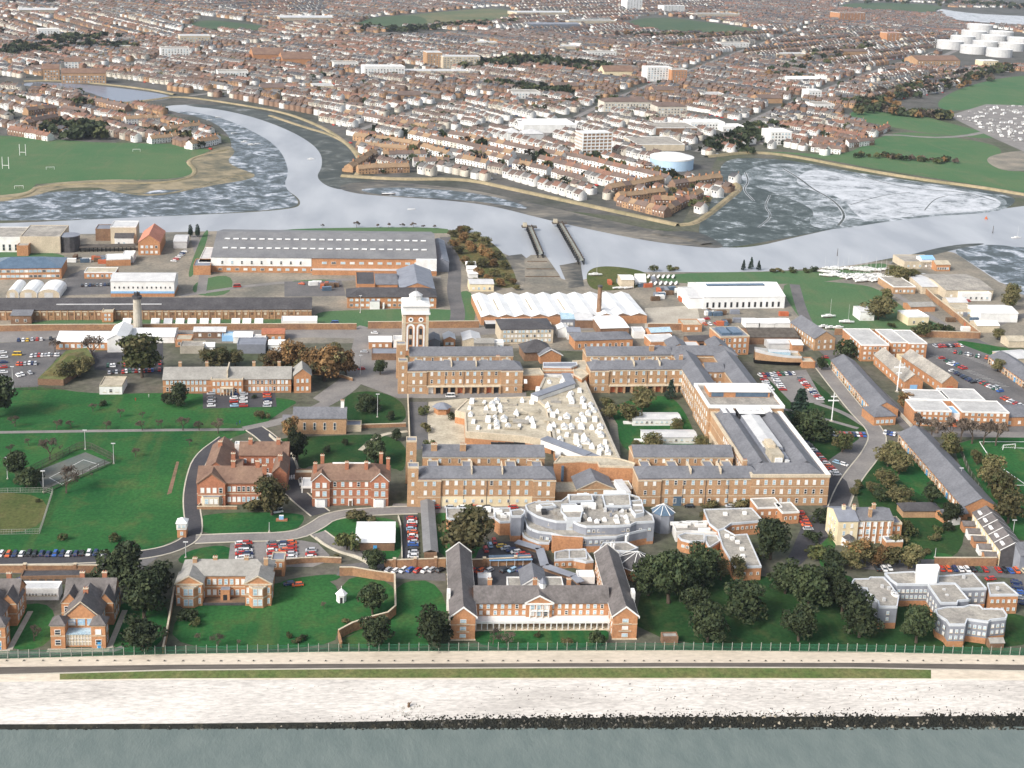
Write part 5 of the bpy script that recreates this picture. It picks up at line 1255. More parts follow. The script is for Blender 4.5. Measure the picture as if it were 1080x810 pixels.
# links between the far ranges
t=Thing('brick_link','orange brick link with stepped curved blue-grey roofs between the far ranges','building',(551,412),(573,411)); W_=t.W
t.block(0,0,W_,9,8.4,'flat',0,'brick_orange','deck_tan','stone_pale')
t.prism(zA((825,235),(1020,232),(1025,222),(1075,222),(1080,300),(1050,275),(820,275)),8,'brick_orange','deck_tan','stone_pale')
t.prism(zA((825,232),(1015,230),(1020,245),(985,258),(825,256)),9.6,'brick_orange','lead','cladding_rim'); t.prism(zA((822,285),(1040,272),(1048,282),(1000,300),(900,303),(822,300)),6.5,'white','lead','white')
t.prism(zB((20,222),(108,218),(112,300),(75,325),(30,300)),8.2,'brick_orange','deck_tan','stone_pale')
# ---------------------------------------------------------------- flat-roofed centre with white skylights
t=Thing('skylight_block','sprawling flat tan-roofed block in the courtyard covered with white skylights','building',(491,470),(585,476))
zr=6.0
t.prism([(480,434),(490,436),(491,456),(553,461),(582,466),(577,431),(563,419),(500,420.5),(492,422.5)],zr,'stone_pale','deck_tan','stone_pale',base=('brick_orange',3.2),rimw=.8)
t.prism([(564,419.5),(574,398),(617,401),(655.5,487),(640,488),(585,472),(578.5,431)],zr+.35,'stone_pale','deck_tan','concrete',base=('brick_orange',3.2),rimw=1.2)
q=MB()
sk=zA((420,450),(490,455),(560,450),(705,446),(760,455),(405,485),(500,492),(535,470),(580,482),(412,524),(545,498),(582,503),(672,522),(428,564),(512,554),(550,540),(602,554),(740,552),(455,598),(520,594),(560,572),(625,594),(690,590),(770,590),(762,562),(562,594),(1030,390),(975,420),(990,455),(1050,440),(1060,480),(850,478),(862,503),(905,512),(880,532),(960,542),(922,552),(1045,527),(885,592),(985,590),(1045,602),(912,622),(960,642),(922,672),(862,607),(795,384),(860,340),(935,342),(725,335),(1010,682),(1050,684),(910,755),(985,440),(1022,560),(945,600),(1055,555))+zB((60,390),(15,404),(15,455),(75,455),(122,475),(142,505),(147,555),(70,598),(15,602),(130,604),(178,598),(182,645),(205,684),(45,684),(100,684),(85,660),(60,712),(130,714),(180,718),(215,714),(172,745),(222,745),(40,655),(160,625),(110,520),(90,560))
sh=[]
for kind in range(3):
    q=MB(); 
    if kind==0: q.box(-1.5,1.5,-1.5,1.5,0,1.3,'white_bright'); q.cyl(0,0,2.12,.15,1.3,3.9,'white_bright',4,ph=math.pi/4)
    elif kind==1: q.box(-1.7,1.7,-1.9,1.9,0,1.5,'white_bright'); q.gable(-1.7,1.7,-1.9,1.9,1.5,1.4,'y','white_bright',.15,end='metal_pale')
    else: q.box(-1.4,1.4,-2.6,2.6,0,1.9,'white_bright'); q.box(-1.2,1.2,-2.3,2.3,1.9,2.3,'white')
    sh.append(q.mesh('skylight'))
rr=random.Random(5)
for x,y in sk:
    a=t.loc(x,y+1.5,zr); put('skylight',rr.choice(sh),t.o,(a[0],a[1],zr+.05),rr.choice([0,0,0,.08,-.1]),scale=[rr.uniform(.55,.9)]*3)
q=MB()
for x,y in zA((620,495),(650,505),(480,530),(640,540),(690,515),(1000,515),(1060,640),(470,560),(600,460),(650,470)):
    a=t.loc(x,y,zr); q.box(a[0]-2.2,a[0]+2.2,a[1]-1.2,a[1]+1.2,zr,zr+.8,'felt','deck_tan')
for x,y in zA((455,470),(530,520),(620,560),(700,570),(590,450),(650,605),(900,460),(1000,480),(940,570),(1020,630),(870,560),(880,440),(1060,560),(700,520)):
    a=t.loc(x,y,zr); q.box(a[0]-rr.uniform(2,4),a[0]+rr.uniform(2,4),a[1]-rr.uniform(1,2.5),a[1]+rr.uniform(1,2.5),zr+.3,zr+rr.uniform(.7,1.2),rr.choice(['felt','deck_tan','concrete']))
a=t.loc(*zA((755,505))[0],zr); q.cyl(a[0],a[1],5.5,4.2,zr+.05,zr+.9,'deck_tan',10); t.part('roof_upstand',q)
def corridor(pts,z,h_,wd):
    q=MB()
    for A_,B_ in zip(pts,pts[1:]):
        a=t.loc(*A_,z+h_); c=t.loc(*B_,z+h_); q.obox(a,c,wd,z,z+h_,'white'); q.obox(a,c,wd+.5,z+h_,z+h_+.5,'lead')
    t.part('roof_corridor',q)
corridor(zA((775,418),(985,345)),zr,2.6,4.5); corridor(zA((985,352),(955,292)),zr,2.5,4.2); corridor(zA((830,660),(1085,755)),zr,3.0,4.6)
corridor(zA((1085,756),(1180,795)),zr-.3,3.0,4.4)
q=MB()
for x,y in zA((560,700),(600,700),(640,700),(690,700)):
    a=t.loc(x,y+3,0); q.box(a[0]-2.6,a[0]+2.6,a[1]-1.2,a[1]-.6,.3,3.2,'dark')
t.part('dark_opening',q)
t=Thing('round_kiosk','small orange brick hexagonal kiosk with grey roof in the paved court','kiosk',(466,435),rot=0)
t.part('wall',MB().cyl(0,0,4,4,0,3.2,'brick_orange',6)); t.part('roof',MB().cyl(0,0,5,1.2,3.2,5,'lead',6))
for px,py,l in ((667,449,'white flat-roofed prefabricated hut standing on the courtyard lawn'),(679,468,'white prefabricated hut behind the near right brick range')):
    t=Thing('prefab_hut',l,'hut',(px,py),(px+51 if py<460 else px+56,py)); t.block(0,0,t.W,9,3.2,'gx',.8,'white','metal_pale',ov=.3); t.wins(0,0,t.W,9,'f',9,1,1.3,1.2,1.2,3,.8,mix=(.3,.2)); t.part('ramp',MB().box(-4,-.05,2,4,0,.9,'white'))
# ---------------------------------------------------------------- grey clinic with stepped curving terraces
t=Thing('grey_clinic','modern grey clinic with stepped curving terraces and roof plant before the brick ranges','building',(600,582),rot=0)
kw=dict(rm='felt',rim='cladding_rim')
t.prism([(554,533.5),(556.5,539.5),(566,545),(577,548.5),(587,550.7),(605,551),(611,554),(618.5,556),(650,555.5),(665,554.4),(671,551.5),(690,550.7),(688,544),(680,539),(674,525),(663,521.5),(635,522.5),(600,523),(592,529),(564,530)],9.4,wm='cladding',base=('brick_orange',1.2),**kw)
t.prism([(552,546),(556,556),(560,559),(568,561.5),(581,563),(594,566.5),(620,567.8),(650,566.8),(662,563.5),(673,561),(690,558),(690,552),(600,552)],6.0,wm='cladding',base=('brick_orange',2.6),**kw)
t.prism([(550,560),(552,566),(557,569),(568,573),(579,573.5),(582,568),(570,563),(558,560)],3.0,wm='brick_orange',**kw)
t.prism(zC((875,572),(1050,582),(1052,592),(880,585)),5.9,wm='brick_orange',rm='felt',rim='brick_orange')
for pts_,z_,w_ in ((zD((190,338),(345,332),(352,398),(300,402),(205,400)),11.2,'cladding'),(zC((930,392),(1010,388),(1050,430),(1040,470),(960,470),(925,430)),11.0,'cladding_rim'),(zD((0,338),(130,336),(140,372),(0,376)),11.4,'cladding'),(zC((800,392),(880,386),(900,402),(820,410)),10.8,'cladding'),(zD((352,372),(415,366),(428,440),(380,452),(352,420)),10.6,'cladding_rim')):
    t.prism(pts_,z_,wm=w_,rm='felt',rim='cladding_rim',z=0)
t.prism(zC((640,428),(700,418),(722,428),(718,446),(700,460),(645,460)),10.5,wm='cladding',base=('brick_orange',2.4),**kw)
t.prism(zC((272,412),(545,410),(548,465),(300,475),(275,470)),4.6,wm='brick_orange',**kw)
t.prism(zC((548,415),(638,412),(640,490),(580,492),(550,470)),5.6,wm='brick_orange',**kw)
t.prism(zC((890,665),(960,650),(1070,648),(1075,700),(890,708)),3.4,wm='brick_orange',**kw)
t.prism(zD((175,640),(195,610),(330,606),(395,640),(340,662),(250,655),(210,655)),4.4,wm='cladding',**kw)
t.prism(zD((0,655),(90,645),(140,715),(95,720),(0,700)),3.2,wm='brick_orange',**kw)
q=MB(); cn=t.loc(698,558); 
q.cyl(cn[0],cn[1],4.6,4.6,0,8,'cladding',8,ph=.39); t.part('turret',q); q=MB().cyl(cn[0],cn[1],4.9,.2,8,11.2,'glass_blue',8,ph=.39); t.part('turret_roof',q)
q=MB()
for k in range(8): a=.39+k*math.pi/4; q.tube((cn[0]+5*math.cos(a),cn[1]+5*math.sin(a),8.1),(cn[0],cn[1],11.3),.16,.12,'white',4)
t.part('roof_rib',q)
q=MB(); cn=t.loc(671,604)
q.cyl(cn[0],cn[1],7.2,7.2,0,4.6,'brick_orange',8,ph=.39); t.part('hall_wall',q); q=MB().cyl(cn[0],cn[1],7.9,.3,4.6,8.8,'slate_dark',8,ph=.39); t.part('hall_roof',q)
q=MB()
for k in range(8): a=.39+k*math.pi/4; q.tube((cn[0]+7.9*math.cos(a),cn[1]+7.9*math.sin(a),4.7),(cn[0],cn[1],8.95),.18,.14,'white',4)
q.cyl(cn[0],cn[1],8.0,8.0,4.35,4.65,'white',8,ph=.39); t.part('hall_rib',q)
# windows round the curved fronts
def wl(pa,pb,z,n,hh,ww=1.1,zz=None):
    a=Vector(t.loc(*pa,z)); c=Vector(t.loc(*pb,z)); d=c-a; l=d.length; d.normalize(); nn=Vector((d.y,-d.x))
    for k in range(n):
        p=a+d*(l*(k+.5)/n)+nn*.1
        for z_ in hh: put('window',window_mesh(ww,1.1,'w',R.choice(['glass_dark','glass_pale','glass_dark'])),t.o,(p.x,p.y,z_),math.atan2(d.y,d.x))
wl((618.5,556),(665,554.4),9.4,9,(7.2,)); wl((577,548.5),(605,551),9.4,5,(7.2,)); wl((594,566.5),(620,567.8),6,4,(3.9,)); wl((620,567.8),(650,566.8),6,5,(3.9,)); wl((568,561.5),(594,566.5),6,4,(3.6,)); wl((671,551.5),(690,550.7),9.4,2,(6,)); wl(zC((885,708))[0],zC((1070,702))[0],3.4,5,(1.2,))
q=MB(); rr=random.Random(9)
for x,y in zD((60,482),(118,482),(158,492),(202,482),(270,468),(325,468),(276,494),(332,494)):
    a=t.loc(x,y,9.4); q.box(a[0]-.9,a[0]+.9,a[1]-.9,a[1]+.9,9.4,10.1,'white'); q.cyl(a[0],a[1],1.0,.4,10.1,10.9,'white_bright',8)
t.part('roof_dome',q)
q=MB()
for x,y,l,d,hh,m_ in ((20,355,4,1.5,1.6,'white'),(80,352,5,1.5,1.8,'white'),(130,352,3,1.5,1.5,'metal_pale'),(40,398,6,3,1.2,'dark'),(110,412,6,2,2.2,'white'),(165,400,3.5,4,1.5,'felt'),(220,395,3,2,1.6,'dark'),(260,345,9,3,2.2,'white'),(285,400,4,2,1.8,'metal_pale'),(240,415,2,2,2,'white'),(350,375,3,2.5,1.6,'dark'),(390,410,4,1.5,1.4,'white'),(395,440,3,1.4,1.3,'metal_pale'),(20,440,8,4,2.6,'white'),(300,420,4,.8,1,'white'),(205,430,1.2,1.2,1.6,'metal_pale'),(340,420,5,.7,.9,'white')):
    p=zD((x,y))[0]; a=t.loc(*p,9.4); q.box(a[0]-l/2,a[0]+l/2,a[1]-d/2,a[1]+d/2,9.4,9.4+hh,m_)
for _ in range(40):
    x=rr.uniform(0,340); y=rr.uniform(345,500); p=zD((x,y))[0]; a=t.loc(*p,9.4); s=rr.uniform(.3,.9); q.box(a[0]-s,a[0]+s,a[1]-s,a[1]+s,9.4,9.4+rr.uniform(.4,1.4),rr.choice(['white','metal_pale','dark','lead','felt']))
for x,y in zC((800,420),(830,440),(870,410),(900,440),(920,460),(1035,480),(1060,470)): a=t.loc(x,y,9.4); q.box(a[0]-1,a[0]+1,a[1]-1.5,a[1]+1.5,9.4,10.8,rr.choice(['dark','white','felt']))
t.part('roof_plant',q)
q=MB()
for x,y in zC((560,430),(600,460),(620,455),(575,440),(510,420),(460,415)): a=t.loc(x,y,5.6); q.box(a[0]-1.2,a[0]+1.2,a[1]-1,a[1]+1,5.0,6.8,'white')
for x,y in zD((240,640),(255,650),(325,600),(335,590)): a=t.loc(x,y,4.6); q.cyl(a[0],a[1],.5,.5,4.3,7.2,'white',8)
t.part('roof_vent',q)
t=Thing('covered_walkway','zigzag grey covered walkway from the clinic to the colonnaded block','covered walk',(576,590),rot=0)
for A_,B_ in zip(zC((672,598),(805,636),(835,735),(1000,792)),zC((805,636),(835,735),(1000,792),(1040,830))):
    a=t.loc(*A_,3); c=t.loc(*B_,3); t.part('roof',MB().obox(a,c,3.4,2.7,3.0,'cladding')); t.part('screen_wall',MB().obox((a[0],a[1]+1.2),(c[0],c[1]+1.2),.15,0,2.7,'brick_brown'))
# orange brick blocks to the right of the clinic
t=Thing('orange_brick_wing','angled orange brick wing with grey felt roofs and pale rims near the dark trees','building',(745,575),rot=0)
k2=dict(wm='brick_orange',rm='felt',rim='cladding_rim')
t.prism([(742,538),(793,536.5),(805,550),(771,553),(764,558),(757,560),(748,553)],5.4,**k2)
t.prism([(757,560.5),(764,558.5),(775,565),(788,564),(803,598),(775,599),(762,577)],5.4,**k2)
t.prism(zD((620,570),(665,555),(770,562),(772,600),(690,605),(640,592)),5.0,**k2); t.prism(zD((778,568),(845,570),(860,600),(800,640),(778,600)),4.6,**k2)
t.prism(zD((590,500),(640,490),(740,490),(830,480),(850,555),(700,545),(610,550)),4.0,wm='white',rm='felt',rim='white')
q=MB()
for x,y in zD((930,590),(900,575),(985,650),(960,610),(1000,445),(890,450),(990,690)): a=t.loc(x,y,5.4); q.box(a[0]-.8,a[0]+.8,a[1]-.7,a[1]+.7,5.3,6.5,'white')
for x,y in zD((610,505),(640,520),(660,505),(700,500),(750,515),(770,540),(800,500)): a=t.loc(x,y,4); q.box(a[0]-2.4,a[0]+2.4,a[1]-.5,a[1]+.5,4,5.2,'white')
t.part('roof_plant',q)
wl((771,553),(805,550),5.4,7,(2.9,),1.0); wl(zD((640,592))[0],zD((690,605))[0],5.0,2,(2.2,),1.3); wl((775,599),(803,598),5.4,4,(2.4,),1.0)
for A,B_,l in (((798,548),(824,547),'small brick block with white flat roof beside the dark service road, left'),((824,553),(842,552),'brick block with white flat roof beside the dark service road, right')):
    t=Thing('brick_annexe',l,'outbuilding',A,B_); t.block(0,0,t.W,9,5,'flat',0,'brick_orange','felt','white'); t.wins(0,0,t.W,9,'f',3,1,1,1.4,2,3,.6)
# ---------------------------------------------------------------- water tower
t=Thing('water_tower','tall brick water tower with white arched surrounds and a domed white cap','tower',(424.5,375),(451,375)); W_=t.W
t.part('wall',MB().box(0,W_,0,W_,0,24,'brick_orange'))
q=MB()
for sx in (0,W_-1.3):
    for sy in (0,W_-1.3): q.box(sx-.15,sx+1.45,sy-.15,sy+1.45,0,24,'stone_pale')
t.part('quoin',q)
q=MB().box(-.9,W_+.9,-.9,W_+.9,24,25,'white',bottom=True); q.box(-.3,W_+.3,-.3,W_+.3,25,28.5,'white'); q.box(-.9,W_+.9,-.9,W_+.9,28.5,29.1,'white',bottom=True); t.part('tank_stage',q)
q=MB(); q.hip(0,W_,0,W_,29.4,2.2,'white',.6); q.cyl(W_/2,W_/2,3.6,3.6,30,33.4,'white',8); q.cyl(W_/2,W_/2,4,1.2,33.4,35.2,'metal_pale',8); q.cyl(W_/2,W_/2,.15,.1,35,37,'metal_pale',5); t.part('cap',q)
for side in (0,1):
    q=MB()
    for cx in (W_*.3,W_*.7):
        for k in range(13):
            pass
        o=[(cx-2.3,3),(cx+2.3,3),(cx+2.3,16.6)]+[(cx+2.3*math.cos(a),16.6+2.0*math.sin(a)) for a in (.5,1.05,1.57,2.1,2.64)]+[(cx-2.3,16.6)]
        i_=[(cx+(x-cx)*.58,z if z<=3.01 else 3+(z-3)*.93) for x,z in o]; n=len(o)
        for j in range(n):
            a,b_,c,d=o[j],o[(j+1)%n],i_[(j+1)%n],i_[j]
            q.face([(a[0],-.22,a[1]),(b_[0],-.22,b_[1]),(c[0],-.22,c[1]),(d[0],-.22,d[1])],'white')
        for z0,z1 in ((6.3,9.6),(12.2,15.8)): q.face([(cx-.75,-.1,z0),(cx+.75,-.1,z0),(cx+.75,-.1,z1),(cx-.75,-.1,z1)],'glass_dark')
        q.face([(cx-.95,-.12,10),(cx+.95,-.12,10),(cx+.95,-.12,12),(cx-.95,-.12,12)],'stone_pale')
        # round openings with white rings
        for j in range(12):
            a,b_=j*math.pi/6,(j+1)*math.pi/6
            q.face([(cx+1.45*math.cos(a),-.22,21+1.45*math.sin(a)),(cx+1.45*math.cos(b_),-.22,21+1.45*math.sin(b_)),(cx+.7*math.cos(b_),-.22,21+.7*math.sin(b_)),(cx+.7*math.cos(a),-.22,21+.7*math.sin(a))],'white')
        q.face([(cx+.75*math.cos(j*.628),-.15,21+.75*math.sin(j*.628)) for j in range(10)],'glass_dark')
    q.build('arched_window',t.o,(0,0,0) if side==0 else (0,W_,0),0 if side==0 else -math.pi/2)
q=MB().box(-.3,W_+.3,-.3,W_+.3,18.8,19.3,'stone_pale'); t.part('string_course',q)
# ---------------------------------------------------------------- dockyard and depots between the hospital and the creek
z1=Zm(0,220,3.0); z2=Zm(360,200,3.0); z3=Zm(720,200,3.0)
def shed(label,A,B,dep,h,roof='gx',rise=1.6,wm='brick_orange',rm='sheet_grey',rim=None,name='shed',cat='shed',win=None,doors=0,ov=.3,group=None,base=None,wmix=(.4,.3)):
    t=Thing(name,label,cat,A,B,group=group); t.block(0,0,t.W,dep,h,roof,rise,wm,rm,rim=rim,ov=ov,base=base)
    if win: t.wins(0,0,t.W,dep,'f',win[0],win[1],win[2] if len(win)>2 else 1.6,win[3] if len(win)>3 else 1.7,1.2,win[4] if len(win)>4 else 3.4,1,mix=wmix)
    for k in range(doors):
        x=(k+.5)*t.W/doors; t.part('door',MB().box(x-1.3,x+1.3,-.1,0,.05,min(3,h*.75),'dark' if k%2 else 'lead'))
    return t
# great warehouse
t=Thing('warehouse','vast grey-roofed warehouse with two lines of roof lights beside the creek','warehouse',(223,287),(460,289)); W_=t.W
t.block(0,0,W_,78,10.5,'gx',8,'brick_orange','sheet_grey',ov=.5)
t.part('white_cladding',MB().box(-.2,W_*.44,-.25,-.01,4.6,10.5,'white'))
lm=MB().box(-1.8,1.8,-.9,.9,0,.55,'white_bright').mesh('roof_light')
for y in (13,27):
    for k in range(24): put('roof_light',lm,t.o,(8+k*(W_-16)/23,y,10.7+8*y/39+.1),0)
t.wins(0,-.25,W_*.44,50,'f',9,1,1.5,2.2,6,4,4,mix=(.2,.1)); t.wins(0,0,W_,78,'f',26,1,2.6,1.6,1.4,4,3,mix=(.5,.3)); t.wins(W_*.45,0,W_*.55,78,'f',12,1,3.2,1.6,6.4,4,4,mix=(.5,.3))
q=MB().box(W_*.445,W_,-5,-.02,0,3.4,'brick_orange','metal_pale'); q.box(W_-14,W_,-3,-.05,3.4,10.8,'white'); t.part('lean_to',q)
t.block(W_,6,9,60,7,'gy',2,'lead','lead',ov=.2); t.block(-9,2,8.8,40,6,'flat',0,'brick_orange','metal_pale','white')
# sheds west of it
t=shed('tall white shed with arched roof and blue band above its brick plinth',(117,313),(184,313),20,10,'gx',2.4,'white','metal_pale',base=('brick_orange',2.2),name='warehouse',cat='warehouse')
q=MB().box(-.05,t.W+.05,-.12,-.02,2.2,3.6,'blue_trim'); t.part('blue_band',q)
for k in range(13): t.part('wall_light',MB().box(2+k*(t.W-5)/12,2.8+k*(t.W-5)/12,-.1,-.01,5.4,6.6,'dark'))
t=shed('very long low warehouse with dark roof and tan brick wall along the dockyard road',(-40,338),(328.5,336.5),22,6.2,'gx',4,'brick_wall','slate_dark',name='warehouse',cat='warehouse',ov=.4)
q=MB(); 
W_=t.W
for k in range(52): q.box(1+k*W_/52,1.7+k*W_/52,-.3,-.01,0,5.8,'brick_tan')
q.box(0,W_,-.2,-.01,4.9,5.5,'stone_pale',bottom=True)
t.part('buttress',q); t.part('roof_light',MB().box(W_*.26,W_*.56,4.2,6.2,8.0,8.35,'metal_pale'))
for k in range(50): t.part('window',MB().box(2.8+k*W_/52,4.2+k*W_/52,-.08,-.01,2.8,4.2,'stone_pale' if k%3 else 'timber'))
shed('brick gate block before the long dark-roofed warehouse, left',z1((35,365))[0],z1((100,365))[0],12,5,'gx',1.6,'brick_brown','slate',win=(2,1))
shed('small square brick hut before the long dark-roofed warehouse',z1((323,360))[0],z1((358,360))[0],7,6.4,'flat',0,'brick_orange','deck_tan','stone_pale',win=(2,2,1.2,1.4,2.6))
for i,(a,b_) in enumerate(((20,62),(62,120),(120,192))):
    t=Thing('arched_store',f'white round-roofed store, {ORD[i]} of three near the navy-roofed block','store',z1((a,284))[0],z1((b_-3,284))[0],group='white round-roofed stores'); W_=t.W
    q=MB(); n=8; d=22
    arc=[(W_/2-W_/2*math.cos(k*math.pi/n),2.2+3.6*math.sin(k*math.pi/n)) for k in range(n+1)]
    for p,r in zip(arc,arc[1:]): q.face([(p[0],0,p[1]),(r[0],0,r[1]),(r[0],d,r[1]),(p[0],d,p[1])],'white_bright')
    t.part('roof',q); q=MB(); q.face([(0,.1,0),(W_,.1,0)]+[(x,.1,z) for x,z in arc[::-1]],'stone_pale'); q.box(0,.2,0,d,0,2.2,'white'); q.box(W_-.2,W_,0,d,0,2.2,'white'); t.part('wall',q); t.part('door',MB().box(W_*.3,W_*.7,-.02,.08,0,3.6,'metal_pale'))
t=shed('two-storey brick office with navy roof at the left edge by the creek depot',(-14,295),(65,294),26,7.2,'hip',4.2,'brick_orange','glass_blue',name='office_block',cat='office',win=(16,2,2.4,1.7,3.4))
shed('white rendered shed at the left edge next to the tall tan wall',(-20,266),(22,266),30,10.5,'flat',0,'white','felt','white',win=(6,1,1.8,4.5))
shed('tall blank tan concrete shed between the white shed and the dark tank',(22,267),(64,267),34,11.5,'flat',0,'stone_pale','felt','stone_pale')
shed('lower brick front of the tan concrete shed',(18,270),(30,270),8,7,'flat',0,'brick_orange','felt')
t=Thing('storage_tank','dark upright storage tank beside the tan concrete shed','tank',(74,264),rot=0); t.part('shell',MB().cyl(0,0,7,7,0,11,'slate_dark',14)); t.part('rim',MB().cyl(0,0,7.2,7.2,11,11.4,'lead',14))
shed('small grey and brown block left of the tall white creek block',(101,254),(117,254),14,8.5,'flat',0,'brick_brown','lead')
t=shed('tall white flat-roofed block on the creek bank',(117,258),(144,258),18,13,'flat',0,'stone_pale','metal_pale','white')
shed('white block with dark roof in front of the tall creek block',(121,259.5),(141,259.5),10,6,'gx',3,'white','slate_dark',win=(3,1))
t=Thing('jetty','dark timber jetty platform in front of the white creek blocks','jetty',(84,266),(143,265)); t.part('deck',MB().box(0,t.W,0,8,3,3.6,'timber_grey',bottom=True))
for k in range(14): t.part('pile',MB().box(.5+k*(t.W-1.2)/13,1.1+k*(t.W-1.2)/13,.3,.9,0,3,'black'))
t=shed('orange brick house with pale orange gabled roof by the creek',(146,269),(169,269),34,9,'gy',5.5,'brick_orange','tile_pink',name='workshop',cat='workshop',win=(4,2,1.8,1.9,3.8))
shed('small brick store with flat white roof below the orange-roofed workshop',(112,281),(138,280),14,4.6,'flat',0,'brick_orange','white','white'); shed('low white lean-to beside the small brick store',(129,277),(141,277),12,5,'flat',0,'white','white','white')
shed('grey boathouse beside the two cypress trees',(183,262),(197,262),20,5,'gx',1.5,'metal_pale','metal_pale'); shed('brick shed with lead roof left of the vast warehouse',(204,290),(222,290),18,6,'flat',0,'brick_orange','lead')
shed('small brick canteen with white roof by the parked cars of the depot',(89,294),(122,294),12,4.2,'flat',0,'brick_orange','deck_tan','white',win=(6,1))
for i,x in enumerate((400,490,530,568,606,645,682,745,780,818)):
    A,B_=z1((x-12,377))[0],z1((x+12,377))[0]
    t=Thing('white_hut',f'white pitched-roof hut, {ORD[i]} in the line of huts before the long warehouse','hut',A,B_,group='white huts in line'); t.block(0,0,t.W,8,1.8,'gx',2.6,'metal_pale','white_bright',ov=.2); t.part('door',MB().box(t.W/2-.8,t.W/2+.8,-.06,0,0,1.6,'lead'))
shed('long flat white block at the right end of the line of huts',z1((890,378))[0],z1((1003,378))[0],9,4.2,'flat',0,'white','white_bright','white')
# factory with chimney
t=shed('white-roofed boiler house with brick front beside the grey chimney',z1((178,446))[0],z1((340,448))[0],18,4.6,'gx',3,'brick_orange','white_bright',name='boiler_house',cat='factory',win=(8,1,2,2))
shed('tall white arched part of the boiler house at the chimney foot',z1((340,455))[0],z1((398,455))[0],24,7.5,'gy',2.6,'white','white_bright',name='boiler_house',cat='factory')
shed('long low white-roofed shed right of the grey chimney',z1((398,425))[0],z1((552,425))[0],16,3.6,'gx',2.2,'white','white_bright')
t=Thing('chimney_stack','tall round pale concrete chimney beside the white boiler house','chimney',(145.5,350),rot=0); h=HT(145.5,350,38)
t.part('shaft',MB().cyl(0,0,2.7,2.2,0,h-1.5,'concrete',14)); t.part('crown',MB().cyl(0,0,2.8,2.8,h-1.5,h,'slate_dark',14)); 
for k in range(4): t.part('flue',MB().cyl(1.2*math.cos(k*1.57),1.2*math.sin(k*1.57),.5,.5,h,h+2.2,'slate_dark',7))
# mound building, hut, long barrack block
t=Thing('turfed_magazine','low brick store buried under a turfed roof beside the car park','store',(40,406),rot=-.08)
q=MB(); q.prism([t.loc(*p) for p in ((40,406),(67,407),(99,384),(92,373),(70,376))],0,3.4,'brick_brown','grass_rough'); t.part('wall',q)
q=MB(); a=[t.loc(*p,3.4) for p in ((44,396),(66,397),(94,380),(88,371),(70,373))]; c=(sum(p[0] for p in a)/5,sum(p[1] for p in a)/5)
for p,r in zip(a,a[1:]+a[:1]): q.face([(p[0],p[1],3.5),(r[0],r[1],3.5),(c[0]*.6+r[0]*.4,c[1]*.6+r[1]*.4,5.2),(c[0]*.6+p[0]*.4,c[1]*.6+p[1]*.4,5.2)],'scrub')
q.face([(c[0]*.6+p[0]*.4,c[1]*.6+p[1]*.4,5.2) for p in a],'lawn_dry'); t.part('turf_roof',q)
t=shed('white hut with flat pale tan roof at the edge of the big lawn',(105,416),(129,416),13,4.4,'flat',0,'white','deck_tan','deck_tan',name='hut',cat='hut',win=(3,1))
t=Thing('barrack_block','long two-storey brick block with grey roof and pale central porch above the lawn','barracks',(172,415),(307,414)); W_=t.W
t.block(0,0,W_,13,7.6,'gx',4,'brick_orange','roof_grey',ov=.5,band=[(3.7,.3,.08),(7.1,.4,.14)]); t.wins(0,0,W_*.36,13,'f',10,2,1.3,2.1,1.1,3.6,1.2,mix=(.6,.3)); t.wins(W_*.64,0,W_*.36,13,'f',10,2,1.3,2.1,1.1,3.6,1.2,mix=(.6,.3))
t.block(W_*.375,-2,W_*.25,4,7.9,'flat',0,'brick_orange','roof_grey','stone_pale'); t.wins(W_*.375,-2,W_*.25,4,'f',7,2,1.2,2,1.1,3.6,.4,mix=(.6,.3)); q=MB().box(W_*.45,W_*.55,-4,-2.02,3.6,4.1,'stone_pale',bottom=True)
for k in range(5): q.box(W_*.452+k*W_*.0235-.2,W_*.452+k*W_*.0235+.2,-3.8,-3.4,0,3.6,'stone_pale')
t.part('porch',q); t.part('party_wall',MB().box(W_*.5-.3,W_*.5+.3,.2,12.6,7.6,12.1,'stone_pale'))
for x in (W_*.12,W_*.33,W_*.7,W_*.9): t.chim(x,8,10,13.6,1.5,.9,'brick_tan')
t=Thing('gabled_block','square brick block with hipped grey roof at the right end of the long barracks','building',(310,414.5),(328,414)); t.block(0,0,t.W,12,9.4,'gy',3.4,'brick_orange','roof_grey',ov=.5); t.wins(0,0,t.W,12,'f',3,2,1.2,2,1.3,4.2,.8,mix=(.6,.3))
# clutter of sheds behind the barracks
for i,(x0,x1,yb,d,h,w_,r_,l) in enumerate((
 (185,202,366,9,4,'brick_orange','deck_tan','small brick store right of the white-roofed shed'),(204,238,357,9,4,'brick_brown','metal_pale','brown open shed with pale roof behind the barracks'),(234,248,360,7,3,'blue_trim','glass_pale','pale blue cabin behind the barracks'),
 (246,266,362,10,3.6,'white','white_bright','white cabin with curved roof behind the barracks'),(264,280,364,8,3.4,'white','metal_pale','pale grey cabin among the huts behind the barracks'),(276,300,360,10,4.5,'brick_orange','tile_orange','curved orange brick shed near the autumn trees'),
 (190,215,373,9,4,'concrete','felt','flat grey store near the round dark tree'),(214,226,371,6,3,'white','white_bright','tiny white kiosk behind the barracks'),(250,280,373,12,5,'lead','lead','pair of grey lattice roofs behind the barracks'),(283,300,371,9,4,'white','white','white store beside the autumn trees'))):
    shed(l,(x0,yb),(x1,yb),d,h,'gx' if i%2 else 'flat',1.4,w_,r_,win=(3,1) if i in(0,1,5) else None)
